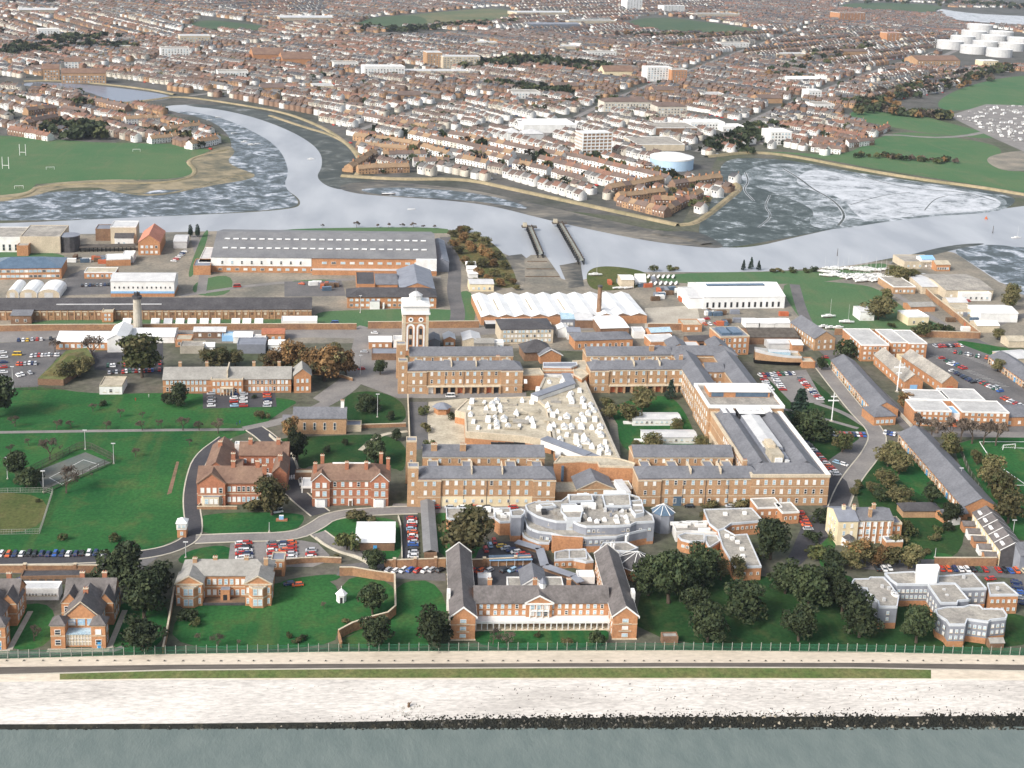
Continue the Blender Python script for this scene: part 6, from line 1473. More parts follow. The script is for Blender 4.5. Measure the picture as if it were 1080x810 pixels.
# office with dark hipped roof
t=Thing('brick_office','long brick office with dark hipped roof and grey rear wing','office',(366,325),(460,325)); W_=t.W
t.block(0,0,W_,17,7.2,'hip',3.6,'brick_orange','slate_dark',ov=.7); t.block(W_-22,17.1,22,46,7.4,'gy',4,'brick_orange','lead',ov=.5); t.block(6,30,12,30,6.5,'flat',0,'brick_orange','slate_dark'); t.block(18.2,32,W_-41,26,6,'gx',3,'brick_orange','slate',ov=.3)
t.wins(0,0,W_,17,'f',16,2,2.0,1.6,1.2,3.3,1,mix=(.5,.3),skip=.1); q=MB().box(14,20,-2.5,-.02,0,5,'white','lead'); q.box(22,23,-2,-1,0,4,'white'); t.part('porch',q)
# saw-tooth factory
t=Thing('sawtooth_factory','wide factory with a row of white ridged roofs and brick gables','factory',(507,343),(682,341)); W_=t.W; nb=10; bw=W_/nb
b=MB().box(0,W_,0,46,0,5,'brick_orange'); t.part('wall',b)
for k in range(nb):
    q=MB(); q.gable(k*bw+.02,(k+1)*bw-.02,0,46,5,1.7,'y','white_bright',0,end='brick_brown'); t.part('roof',q)
    if k in (0,1,3,5): t.part('roof_light',MB().box(k*bw+1.5,k*bw+2.6,10,34,5.5,6.0,'deck_tan'))
q=MB().box(2,W_*.4,-7,-.02,0,3,'dark','metal_pale'); q.box(W_*.16,W_*.4,-12,-7,0,4,'brick_tan','stone_pale'); t.part('lean_to',q)
t=Thing('brick_chimney','tall slim brown brick chimney in front of the white ridged factory','chimney',(631,338),rot=0); h=HT(631,338,37)
t.part('shaft',MB().cyl(0,0,1.7,1.25,0,h-1,'brick_brown',10)); t.part('cap',MB().cyl(0,0,1.6,1.6,h-1,h,'slate_dark',10))
# blocks between factory and far ranges
t=shed('pale three-storey brick block with many windows behind the far ranges',(528,363),(583,362),20,8.6,'hip',2.2,'stone_pale','slate_dark',name='office_block',cat='office',win=(13,3,1.5,1.7,2.7))
shed('pale flat-roofed shed behind the pale three-storey block',z2((505,430))[0],z2((600,430))[0],20,4,'flat',0,'white','metal_pale','white')
shed('low slate-roofed brick range below the white ridged factory',(606,369),(667,367),13,5.4,'hip',2.6,'brick_orange','slate',win=(9,1,1.5,2.2))
shed('large flat white roof beside the brown brick chimney',(633,355),(663,354),26,5,'gx',1.2,'brick_brown','white_bright'); shed('brick store with patched white roofs left of the open dark garage',(686,369),(713,368),12,5,'flat',0,'brick_orange','metal_pale','white'); shed('white lean-to roof behind the patched brick store',(686,360),(708,359),9,5.4,'gx',1.4,'brick_orange','glass_pale')
shed('dark open-fronted garage near the blue-windowed block',(727,368),(751,367),10,4.5,'gx',1.4,'brick_brown','slate_dark',doors=3)
for i,(x0,x1,yb,d,h,w_,r_,ro,l) in enumerate((
 (592,606,345,14,5,'lead','glass_pale','gx','bluish glazed shed next to the brown chimney'),(607,626,346,16,5,'brick_brown','metal_pale','gx','grey-roofed shed left of the brown chimney'),(588,600,356,8,5,'white','white','gy','white gabled cabin by the slate-roofed range'),
 (598,612,358,8,4.5,'white','lead','gx','small blue-grey cabin by the slate-roofed range'),(668,680,357,9,4,'white','metal_pale','flat','white cabin right of the large white roof'),(640,655,347,7,4,'brick_orange','deck_tan','flat','small tan store behind the large white roof'),
 (389,413,368,10,4.2,'brick_orange','white_bright','gx','white-roofed brick cottage left of the water tower'),(415,424,368,8,5,'white','metal_pale','flat','small white block against the water tower'),(452,464,368,12,4.5,'lead','slate','gy','grey gabled cabin right of the water tower'),
 (468,480,366,10,4.6,'brick_orange','metal_pale','gy','small brick cabin with pale roof right of the water tower'),(488,507,368,14,5,'stone_pale','metal_pale','gy','pale gabled store behind the range of red doors'),(500,521,370,8,4.5,'felt','roof_grey','gx','grey roofed store behind the range of red doors'),(521,531,369,6,4,'white','white','flat','tiny white store beside the dark hall roof'),
 (392,420,380,10,3.5,'brick_brown','lead','flat','low grey store at the lane left of the far range'))):
    shed(l,(x0,yb),(x1,yb),d,h,ro,1.6,w_,r_,win=(3,1) if i%3==0 else None)
t=Thing('dark_roofed_hall','hall with broad dark curved roof and a white-edged gable beyond the brick link','hall',(553,381),(582,380)); W_=t.W; t.block(0,0,W_,14,5,'hip',5,'brick_brown','slate_dark',ov=.6); t.block(W_*.5,-5,W_*.75,5.5,4.6,'gy',3,'brick_orange','slate',ov=.8)
q=MB(); x=W_*.5
for a,b_ in (((x-1,4.2),(x+W_*.375,8.2)),((x+W_*.75+1,4.2),(x+W_*.375,8.2))): q.face([(a[0],-5.4,a[1]),(b_[0],-5.4,b_[1]),(b_[0],-5.4,b_[1]+.6),(a[0],-5.4,a[1]+.6)],'white')
t.part('bargeboard',q)
t=shed('square three-storey brick block with blue roof lights beyond the front range',(758.5,375),(789,374),18,11,'flat',0,'brick_orange','lead','stone_pale',name='office_block',cat='office',win=(5,3,1.4,2,3.4))
q=MB().box(2,7,3,14,11.1,12.6,'glass_blue'); q.box(8.5,14,3,14,11.1,12.6,'glass_blue'); t.part('roof_light',q)
t=Thing('white_hall','large white hall with a dark strip of roof lights by the green','hall',(741,326),(827,325)); W_=t.W
t.block(0,0,W_,34,8,'gx',4.6,'white_bright','white_bright',ov=.3); t.block(-9,1,8.9,26,7,'gx',3,'white_bright','metal_pale',ov=.2)
t.part('roof_light',MB().box(6,W_-10,12.2,15.4,11.9,12.6,'glass_blue'))
for k in range(13): t.part('arched_window',MB().box(3+k*(W_-7)/12-.7,3+k*(W_-7)/12+.7,-.1,-.01,1.0,4.4,'dark'))
shed('long brown-roofed shed above the hull-shaped structure',z3((212,490))[0],z3((365,490))[0],18,4.5,'gx',2.6,'brick_brown','timber_grey')
for i,(x0,x1,yb,d,h,w_,r_,l) in enumerate(((200,240,440,10,3.6,'white','white_bright','white canopy roof, left of the three in the boat yard'),(245,290,440,10,3.4,'white','white_bright','white canopy roof, middle of the three in the boat yard'),(292,340,440,10,3.6,'white','white_bright','white canopy roof, right of the three in the boat yard'),(0,60,450,12,4,'brick_orange','deck_tan','flat tan roof at the left edge of the boat yard'),(345,380,512,10,4,'brick_orange','white','white-roofed brick lean-to beside the hull-shaped structure'),(270,345,505,8,3.5,'metal_pale','metal_pale','pale corrugated shed behind the hull-shaped structure'),(378,418,565,8,3.4,'brick_orange','deck_tan','low orange brick hut right of the hull-shaped structure'),(0,55,525,10,5,'brick_orange','metal_pale','brick block with patched pale roof by the front range'))):
    shed(l,z3((x0,yb))[0],z3((x1,yb))[0],d,h,'flat' if i in(3,6,7) else 'gx',1.3,w_,r_,win=(2,1) if i in (3,7) else None)
t=Thing('old_hull','long curved hull-shaped structure with pale upper band and dark base','boat',(797,386),rot=-.06)
q=MB(); st=[]
for i in range(11):
    u=i/10; st.append((26*u,8+5.5*math.sin(math.pi*min(1,u*1.02))**.5*0+3.5*(1-u)**2,4.6*max(.12,math.sin(math.pi*(.08+.92*u)*.62)**.6)))
for (x,zt,hw),(x2,zt2,hw2) in zip(st,st[1:]):
    for sgn in (-1,1):
        y,y2=sgn*hw+5,sgn*hw2+5
        q.face([(x,5+(y-5)*.6,.2),(x2,5+(y2-5)*.6,.2),(x2,y2,2.6),(x,y,2.6)],'black'); q.face([(x,y,2.6),(x2,y2,2.6),(x2,y2,zt2*.62),(x,y,zt*.62)],'brick_tan'); q.face([(x,y,zt*.62),(x2,y2,zt2*.62),(x2,y2,zt2*.8),(x,y,zt*.8)],'metal_pale')
    q.face([(x,5-hw,zt*.6),(x2,5-hw2,zt2*.6),(x2,5+hw2,zt2*.6),(x,5+hw,zt*.6)],'deck_tan')
q.face([(26,5-st[-1][2],.2),(26,5+st[-1][2],.2),(26,5+st[-1][2],6),(26,5-st[-1][2],6)],'brick_tan')
t.part('hull',q); t.part('deckhouse',MB().box(8,20,3,7.5,4.8,7.6,'glass_pale','metal_pale'))
t=Thing('gabled_house','grey-roofed house with tan gable end beside the junction','house',(858.5,370),(880,369)); t.block(0,0,t.W,32,7.4,'gy',4.2,'brick_tan','slate',ov=.5); t.wins(0,0,t.W,32,'f',3,2,1.2,1.8,1.2,3.4,.8); t.wins(0,0,t.W,32,'l',9,2,1.2,1.8,1.2,3.4,1)
# long ranges running back along the lane
def lane_range(label,A,B_,dep,h,rise,n,hipend=False):
    t=Thing('stable_range',label,'stable range',A,B_); W_=t.W
    t.block(0,0,W_,dep,h,'gx',rise,'brick_orange','slate',ov=.5)
    q=MB()
    for k in range(n): q.box((k+.1)*W_/n,(k+.1)*W_/n+.45,-.3,0,0,h-.2,'stone_pale')
    t.part('pilaster',q); t.wins(0,0,W_,dep,'f',n,1,1.6,1.9,1.2,3,.6,mix=(.2,.25)); 
    for k in range(0,n,3): x=(k+.55)*W_/n; t.part('door',MB().box(x-.9,x+.9,-.12,0,.05,2.6,'door_blue' if k%2 else 'timber'))
    return t
t=lane_range('long narrow slate-roofed stable range beside the lane, the far one',(876,388),(920,440),13,4.6,3.6,20)
t=lane_range('long narrow slate-roofed stable range beside the lane, the near one',(947,466),(1015,545),15,4.6,4,20)
shed('hip-roofed end block with pale ridges at the near end of the far stable range',(921,449),(944,448),13,4.6,'hip',3.2,'brick_orange','slate',win=(4,1))
# brick blocks, flats and gabled stores on the right
for i,(x0,x1,yb) in enumerate(((907,936,381),(938,956,378),(957,976,379))):
    t=Thing('flat_roofed_block',f'three-storey orange brick block with white flat roof, {ORD[i]} of three by the boundary wall','building',(x0,yb),(x1,yb),group='white-roofed brick blocks'); t.block(0,0,t.W,30 if i==0 else 24,9.6,'flat',0,'brick_orange','roof_worn','white'); t.wins(0,0,t.W,20,'f',5 if i==0 else 3,3,1.4,1.5,1.2,3,.8,mix=(.5,.3)); t.wins(0,0,t.W,20,'l',4,3,1.4,1.5,1.2,3,1)
shed('low yellow-doored store under the white-roofed brick blocks',(950,384),(968,384),7,3.4,'flat',0,'cream','deck_tan')
for i,(A,B_,d) in enumerate(((z3((700,640))[0],z3((757,640))[0],44),(z3((818,645))[0],z3((868,643))[0],44))):
    t=Thing('gabled_store',f'long store with dull brown roof and arched orange doorway, {"left" if i==0 else "right"} of the pair','store',A,B_,group='long gabled stores'); t.block(0,0,t.W,d,6,'gy',4,'brick_orange','felt',ov=.5); t.part('arched_door',MB().box(t.W*.3,t.W*.7,-.12,0,.05,4,'blue_trim' if i==0 else 'door_orange')); t.wins(0,0,t.W,d,'l',8,1,1.4,1.6,1.6,3,1)
t=Thing('flats','brick flats with stepped white flat roofs behind a row of bare trees','flats',(963,449),(1002,450)); t.block(0,0,t.W,15,8,'flat',0,'brick_orange','roof_worn','white'); t.block(3,15.1,t.W+2,14,8.3,'flat',0,'brick_orange','roof_worn','white'); t.wins(0,0,t.W,15,'f',6,3,1.5,1.4,.9,2.6,.8,mix=(.5,.35)); t.block(t.W+.1,2,5,10,6,'flat',0,'white','blue_trim','white')
x=t.W+5.2; t.block(x,0,24,16,8,'flat',0,'brick_orange','roof_worn','white'); t.block(x-2,16.1,20,16,8.3,'flat',0,'brick_orange','roof_worn','white'); t.wins(x,0,24,15,'f',7,3,1.5,1.4,.9,2.6,.8,mix=(.5,.35)); t.part('entrance',MB().box(x-4,x-1,-.3,2,0,3,'door_orange'))
t=lane_range('long tan-roofed shed with arched bays behind the right hand car parks',(1042,383),(1090,417),14,4.4,3,16)
shed('brick store with slate roof at the right edge below the car parks',(1057,450),(1092,449),16,5,'gx',2.4,'brick_orange','slate',win=(3,1)); shed('pale curved-roof store at the right edge beyond the car park',(1062,386),(1092,384),14,4,'gx',1.6,'stone_pale','metal_pale')
shed('white hut on the green near the laid-up yachts',z3((560,415))[0],z3((605,415))[0],12,6,'gx',1.4,'white','metal_pale',win=(2,1)); shed('white square hut with flat roof at the hedge of the green',z3((712,430))[0],z3((777,428))[0],14,5.4,'flat',0,'cream','white_bright','white',win=(2,1))
shed('flat grey building behind the great cedar',z3((665,330))[0],z3((735,330))[0],26,5,'flat',0,'brick_tan','felt','white',win=(5,1)); shed('low brick pavilion among the hedges of the green',z3((720,388))[0],z3((798,386))[0],10,3.6,'gx',1.4,'brick_orange','roof_grey')
for i,(x0,x1,yb,d,h,w_,r_,l) in enumerate((
 (830,980,345,40,6,'stone_pale','felt','wide felt-roofed shed in the creekside works yard'),(755,830,330,34,5,'stone_pale','metal_pale','pale low shed at the left of the creekside works yard'),(880,975,352,14,5,'white','white_bright','white-fronted shed below the wide felt-roofed shed'),(940,1058,420,18,6,'white','white_bright','long white shed with tan wall at the lower works yard'),(860,925,400,14,4,'stone_pale','deck_tan','tan flat store in the middle of the works yard'),(930,1000,452,10,4.5,'stone_pale','white_bright','white store near the corner of the boundary wall'),(700,800,250,20,5,'stone_pale','felt','grey store at the upper end of the works yard'),(755,795,250,10,7,'white','blue_trim','pale blue house at the head of the works yard'),(800,845,258,10,5,'brick_orange','deck_tan','orange brick house at the head of the works yard'),(790,850,312,14,4,'white','metal_pale','low grey roof in the works yard'),(840,900,378,10,4.5,'stone_pale','metal_pale','pale shed beside the brown boundary wall'),(1030,1085,500,10,4,'stone_pale','deck_tan','low tan store by the bend of the far road'))):
    shed(l,z3((x0,yb))[0],z3((x1,yb))[0],d,h,'gx' if i not in(2,4,6) else 'flat',1.8,w_,r_,win=(5,1) if i%2==0 else None)
for i,(x0,x1,yb,d,h,w_,r_,l) in enumerate(((405,482,322,12,5,'cream','metal_pale','cream office beside the scrub promontory'),(885,925,312,12,6,'stone_pale','white_bright','white boat shed left of the big white cover'),(395,425,250,7,3,'white','white_bright','white cabin, far one of three on the promontory lane'),(398,428,264,7,3,'white','white_bright','white cabin, middle one of three on the promontory lane'),(402,432,280,7,3,'white','white_bright','white cabin, near one of three on the promontory lane'))):
    shed(l,z2((x0,yb))[0],z2((x1,yb))[0],d,h,'gx',1.2,w_,r_,win=(4,1) if i==0 else None)
# timber piers, slipway
for i,(A,B_,l) in enumerate(((( 558,243),(570,272),'dark timber pier with a wide head reaching into the creek, left one'),((590,239),(613,279),'dark timber pier with a wide head reaching into the creek, right one'))):
    o=put('timber_pier',None,None,G(*B_),0,label=l,cat='pier',group='timber piers'); a=G(*A)-G(*B_); q=MB().obox((0,0),(a.x,a.y),3.2,2.9,3.4,'post_pale'); q.build('deck',o)
    q=MB().box(a.x-6,a.x+6,a.y-3,a.y+3,2.55,3.45,'timber_grey',bottom=True); q.box(a.x-5,a.x-2,a.y-2,a.y+2,3.45,6,'deck_tan'); q.build('pier_head',o)
    pl=MB().cyl(0,0,.45,.45,0,4.6,'black',6).mesh('pile')
    d=a.normalized(); nn=Vector((-d.y,d.x,0)); n=int(a.length/6)
    for k in range(n+1):
        for sgn in (-1,1): p=a*(k/n)+nn*1.9*sgn; put('pile',pl,o,(p.x,p.y,0))
    q=MB(); 
    for sgn in (-1,1):
        p,r=nn*1.5*sgn,a+nn*1.5*sgn; q.tube((p.x,p.y,4.6),(r.x,r.y,4.6),.2,.2,'timber',4)
    q.build('rail',o)
sheet('slipway',[(554,301),(553,274),(560,269),(575,269),(590,290),(596,303)],'yard',.12); sheet('inlet_mud',[(534,270),(550,268),(556,273),(553,300),(540,290)],'mud_bank',.1); sheet('inlet_mud',[(590,280),(612,276),(616,302),(600,304)],'mud_bank',.11); sheet('bank',[(470,240),(500,246),(520,256),(535,272),(548,300),(530,306),(500,292),(485,275)],'scrub',.13)
sheet('bank',[(620,279),(680,284),(690,300),(640,308),(618,303)],'lawn_dry',.12)
for k,(py,x0,x1) in enumerate(((276,556,577),(284,555,584),(292,554,590))): 
    wall_line('slipway_rail',f'dark timber rail across the slipway, {["far","middle","near"][k]} one','rail',[(x0,py),(x1,py)],.5,.6,'timber',cap=None)
# brick boundary walls
wall_line('boundary_wall','long brown brick dockyard wall left of the water tower road','wall',[(-60,351),(0,349.5),(60,348.5),(185,348),(340,347.5),(376,347.5)],3.6,.7,'brick_wall',piers=0)
wall_line('boundary_wall','long brown brick dockyard wall behind the water tower','wall',[(388,346.5),(505,345.5)],4.2,.7,'brick_wall')
wall_line('boundary_wall','brown brick wall beside the boat yard concrete','wall',[(683,348),(735,348)],4,.7,'brick_wall')
wall_line('boundary_wall','brown brick wall along the lower edge of the green','wall',[(880,353),(960,355),(1032,357)],4,.7,'brick_wall'); wall_line('boundary_wall','brown brick wall between the green and the works yard','wall',[(964,298),(985,318),(1010,338),(1033,357)],4,.7,'brick_wall')
wall_line('boundary_wall','grey wall along the lane beside the stable ranges','wall',[(893,384),(935,423),(962,452)],2,.5,'concrete',cap=None)
wall_line('boundary_wall','low brick wall dividing gardens left of the far range','wall',[(430,420),(432,470)],2.2,.5,'brick_wall'); wall_line('boundary_wall','low brick wall crossing the gardens left of the ranges','wall',[(365,452),(428,450)],1.8,.5,'brick_wall')
wall_line('boundary_wall','brick wall round the car park below the autumn trees','wall',[(330,395),(360,398),(372,402)],1.6,.4,'brick_wall')

cc=random.Random(31)
for col in ('white','door_orange','glass_blue','lead','timber'):
    mm=MB().box(-3,3,-1.2,1.2,0,2.6,col); [mm.box(-2.8+k*.7,-2.6+k*.7,-1.26,-1.2,.1,2.5,col) for k in range(9)]; [mm.box(-2.8+k*.7,-2.6+k*.7,1.2,1.26,.1,2.5,col) for k in range(9)]; mm.box(3,3.05,-1.1,1.1,.1,2.5,'metal_pale')
    me=mm.mesh('storage_container'); nm={'white':'white','door_orange':'rust red','glass_blue':'blue','lead':'grey','timber':'brown'}[col]
    for (x0,x1,y0,y1,n,w_) in ((330,360,300,308,2,'on the pale apron before the vast warehouse'),(70,110,272,278,2,'on the bare ground by the timber jetty'),(690,740,306,318,3,'beside the white ridged factory yard'),(1000,1050,325,350,3,'in the creekside works yard'),(735,830,330,345,3,'on the boat yard concrete'),(640,690,294,303,2,'on the rough ground above the ridged factory')):
        for _ in range(n):
            g=G(cc.uniform(x0,x1),cc.uniform(y0,y1)); put('storage_container',me,None,(g.x,g.y,.06),cc.choice([0,0,1.57,.2]),label=f'{nm} storage container {w_}',cat='container',group=f'{nm} containers {w_}')
# ---------------------------------------------------------------- the town beyond the creek
def blockf(label,x0,x1,yb,dep,h,wm,rm,roof='flat',rise=2,name='apartment_block',cat='building',win=None,rim='white',group=None):
    t=Thing(name,label,cat,(x0,yb),(x1,yb),group=group); t.block(0,0,t.W,dep,h,roof,rise,wm,rm,rim=rim if roof=='flat' else None)
    if win: t.wins(0,0,t.W,dep,'f',win[0],win[1],win[2],win[3],1.2,win[4],1,mix=(.3,.05))
    return t
BLK=[
('white flat-roofed hall with orange base beyond the creek terraces',552,608,140,46,9,'white','white_bright','flat',0,'hall'),
('pair of grey domed sheds near the white hall, left',535,549,148,20,8,'white','metal_pale','hip',4,'shed'),('pair of grey domed sheds near the white hall, right',552,573,149,20,8,'metal_pale','metal_pale','hip',4,'shed'),
('white and brown four-storey flats, left of the pair behind the gasholder',637,687,118,26,13,'town_cream','town_brown','hip',4,'apartment_block'),('white and brown four-storey flats, right of the pair behind the gasholder',693,724,123,26,13,'town_cream','town_brown','hip',4,'apartment_block'),
('white and brown slab block in the middle town',682,708,86,22,22,'white','white','flat',0,'apartment_block'),('brown slab block joined to the white one in the middle town',708,724,87,22,20,'brick_orange','felt','flat',0,'apartment_block'),
('long brown pitched roof hall in the middle town',637,668,82,26,10,'cream','tile_brown','gx',8,'hall'),
('pale office slab in the middle of the town',450,466,71,24,24,'brick_tan','metal_pale','flat',0,'office_block'),('long pale office block joined to the office slab',467,506,72,22,19,'stone_pale','metal_pale','flat',0,'office_block'),
('white block with tan walls left of the office slab',384,427,80,24,14,'white','white_bright','flat',0,'office_block'),('low wide white store below the office slab',428,494,79,24,6,'stone_pale','metal_pale','flat',0,'warehouse'),
('white tower block at the top edge of the picture',661,677,10.5,30,40,'white_bright','white','flat',0,'tower_block'),('pale tower block at the top right of the tower',700,722,13,30,18,'white','metal_pale','flat',0,'apartment_block'),
('wide grey flat-roofed factory right of the white frame block',672,722,159,50,7,'stone_pale','felt','flat',0,'factory'),('low grey works behind the wide flat-roofed factory',690,735,142,40,8,'brick_brown','felt','flat',0,'factory'),
('white office beside the dark tree belt',728,764,137,26,9,'white','white_bright','flat',0,'office_block'),('low white office right of the dark tree belt',762,786,139,24,6,'white','white','flat',0,'office_block'),
('white three-storey block on the right creek shore',812,834,153,26,15,'white','white_bright','flat',0,'apartment_block'),
('brown waterfront block by the pond, left',46,63,85,22,16,'brick_tan','tile_brown','gx',5,'apartment_block'),('brown and white waterfront block by the pond, right',65,112,88,24,14,'brick_tan','tile_brown','gx',5,'apartment_block'),
('long white school block in the upper left town',170,200,61,26,15,'white','felt','flat',0,'school'),('brown flat block right of the white school',190,222,46,26,14,'stone_pale','metal_pale','flat',0,'school'),
('broad brown-roofed hall in the upper left town, left',267,300,64,40,10,'brick_orange','tile_brown','gx',9,'hall'),('broad brown-roofed hall in the upper left town, right',298,330,68,40,9,'brick_orange','tile_brown','gx',9,'hall'),
('long low white factory roof at the upper left',295,352,22,50,7,'stone_pale','metal_pale','gx',3,'factory'),('white block at the left of the upper town',40,63,39,20,14,'white','white','flat',0,'apartment_block'),('white house block above the pond',68,86,73,16,11,'white','tile_brown','gx',5,'apartment_block'),
('large brick block with many gables left of the oil tanks',967,1012,71,40,13,'brick_tan','tile_brown','gx',7,'school'),('red brick block at the upper right',885,912,22,40,22,'brick_orange','tile_brown','flat',0,'apartment_block'),('cream block beside the oil tanks',1036,1052,72,22,14,'cream','white','flat',0,'office_block'),
('long white roof at the right of the middle town',830,872,87,22,6,'white','white_bright','gx',3,'warehouse'),('white square block in the right part of the town',852,866,105,20,13,'white','white','flat',0,'apartment_block'),('small orange block in the right part of the town',935,950,44,26,20,'brick_orange','tile_orange','flat',0,'apartment_block'),
('wide white store at the top centre',545,600,16,50,7,'stone_pale','metal_pale','flat',0,'factory'),('second wide white store at the top centre',600,650,25,40,7,'stone_pale','roof_grey','flat',0,'factory'),('grey blue factory roof at the top centre',560,612,29,40,7,'lead','lead','gx',3,'factory'),
('white factory at the top right',735,780,18,50,8,'stone_pale','roof_grey','flat',0,'factory'),('long white roof at the top left',20,60,14,40,7,'stone_pale','metal_pale','gx',3,'factory')]
for i_,(x0,x1,yb) in enumerate(sorted(((500,525,48),(590,612,52),(760,790,50),(820,850,60),(890,915,58),(330,352,95),(420,445,106),(540,570,104),(585,610,96),(740,765,104),(800,825,109),(858,880,117),(120,140,52),(230,262,82),(352,378,72),(620,650,60),(690,712,100),(275,300,98)))):
    BLK.append((f'pale low-roofed building, {ORD[i_]} among the scattered town blocks',x0,x1,yb,26,(6,9,7)[i_%3],('stone_pale','town_white','brick_tan')[i_%3],('roof_worn','felt','town_brown')[i_%3],('flat','flat','gx')[i_%3],4,('warehouse','apartment_block','hall')[i_%3]))
for l,x0,x1,yb,d,h,w_,r_,ro,ri,nm in BLK:
    n=max(3,int((x1-x0)/3.2)); big=nm in('apartment_block','office_block','school','tower_block')
    blockf(l,x0,x1,yb,d,h,w_,r_,ro,ri,nm,nm.replace('_',' '),(n,max(1,int(h/3.6)),2.2,2.0,3.5) if big else None)
# white open frame block
t=Thing('frame_block','tall white lattice-fronted block left of the gasholder','building',(614,166),(645,165)); W_=t.W
t.part('core',MB().box(.4,W_-.4,1,20,0,25,'brick_tan','white')); q=MB()
for k in range(8): q.box(k*(W_-.8)/7,k*(W_-.8)/7+.8,0,.9,0,25.4,'white_bright')
for k in range(8): q.box(0,W_,-.05,.95,k*3.5+.2,k*3.5+1.4,'white_bright',bottom=True)
t.part('frame',q); q=MB()
for k in range(6): q.box(-.3,.2,1.5+k*3.1,2.3+k*3.1,0,25.4,'white')
for k in range(8): q.box(-.35,.25,1,20,k*3.5+.2,k*3.5+1.2,'white',bottom=True)
t.part('side_frame',q)
mat('gas_blue',(.42,.56,.70),(.36,.50,.64),scale=.1,var=.08)
# gasholder and oil tanks
t=Thing('gasholder','round pale blue gasholder with a white domed top','gasholder',(713,181),rot=0); g=t.loc(713,181); r_=22
t.part('shell',MB().cyl(0,r_,r_,r_,0,10,'gas_blue',48)); q=MB().cyl(0,r_,r_+.3,r_+.3,10,11.6,'white',48); q.cyl(0,r_,r_,r_*.6,11.6,14,'white_bright',48); q.cyl(0,r_,r_*.6,.5,14,15.2,'white_bright',48); t.part('crown',q)
pm2=MB().box(-.4,.4,-.4,.4,0,14,'white').mesh('guide_post')
for k in range(0): put('guide_post',pm2,t.o,((r_+.9)*math.cos(k*.449),r_+(r_+.9)*math.sin(k*.449),0))
tk=[(862,161,33),(901,144,30),(937,128,30),(957,108,30),(935,176,32),(972,160,30),(1000,142,30),(1024,128,28),(1018,186,32),(1056,166,30),(1085,150,30)]
tk=sorted(tk); 
for i,(x,y,r) in enumerate(tk):
    c=(720+x/3,y/3-1.0); a=G(*c); rr_=(G(c[0]+r/3,c[1])-a).length
    t=Thing('oil_tank',f'white oil storage tank, {ORD[i]} of the tank farm at the upper right','tank',c,rot=0,group='oil tanks'); hh=rr_*.62
    t.part('shell',MB().cyl(0,rr_,rr_,rr_,0,hh,'metal_pale',24)); t.part('roof',MB().cyl(0,rr_,rr_+.2,rr_*.1,hh,hh+2,'white',24))  # shading of the sides put into the colour: shell greyer than roof
# terraces near the creek: every house of the nearest rows by itself
WALLM={'w':'town_white','b':'town_brick','c':'town_cream','t':'brick_tan'}; ROOFM={'n':'town_brown','o':'town_red','s':'town_slate','g':'town_grey','t':'town_tan'}
_hm={}
def house_mesh(w_,r_,flat=False):
    key=(w_,r_,flat)
    if key in _hm: return _hm[key]
    wm,rm=WALLM[w_],ROOFM[r_]; b=MB().box(-3,3,0,8.5,0,5.6,wm); b.gable(-3,3,0,8.5,5.6,3.0,'x',rm,.35,end=wm,ove=0); b.box(2.3,2.95,3.6,4.9,7.6,10.2,'brick_orange'); b.box(2.4,2.85,3.8,4.7,10.2,10.7,'tile_orange')
    for x in (-1.5,1.3): b.box(x-.42,x+.42,-.07,0,3.5,4.6,'glass_dark' if w_!='b' else 'white',bottom=True)
    b.box(-1.9,-1.0,-.07,0,1.1,2.2,'glass_dark',bottom=True); b.box(.9,1.8,-.06,0,0,2.1,'timber'); b.box(-2.4,2.4,8.5,11,0,2.9,wm,rm)
    _hm[key]=b.mesh('terraced_house'); return _hm[key]
occupied=[]
WN={'w':'white','b':'brick','c':'cream','t':'tan'}; RN={'n':'brown','o':'orange','s':'slate','g':'grey','t':'pale tan'}
HC=0
def terrace(place,A,B_,n,wall,roof):
    """n houses from pixel A to pixel B"""
    global HC
    a,b_=G(*A),G(*B_); d=b_-a; ang=math.atan2(d.y,d.x); L=d.length/n
    for i in range(n):
        w_,r_=R.choice(wall),R.choice(roof); p=a+d*((i+.5)/n); s=L/6.0
        put('terraced_house',house_mesh(w_,r_),None,(p.x,p.y,.01),ang,scale=(s*1.0,1,R.uniform(.95,1.08)),label=f'{WN[w_]} house with {RN[r_]} roof, {ORD[min(i,19)] if i<n-1 or n<3 else "rightmost"} {place}',cat='house',group=f'houses {place}'[:80])
        occupied.append((p.x,p.y)); HC+=1
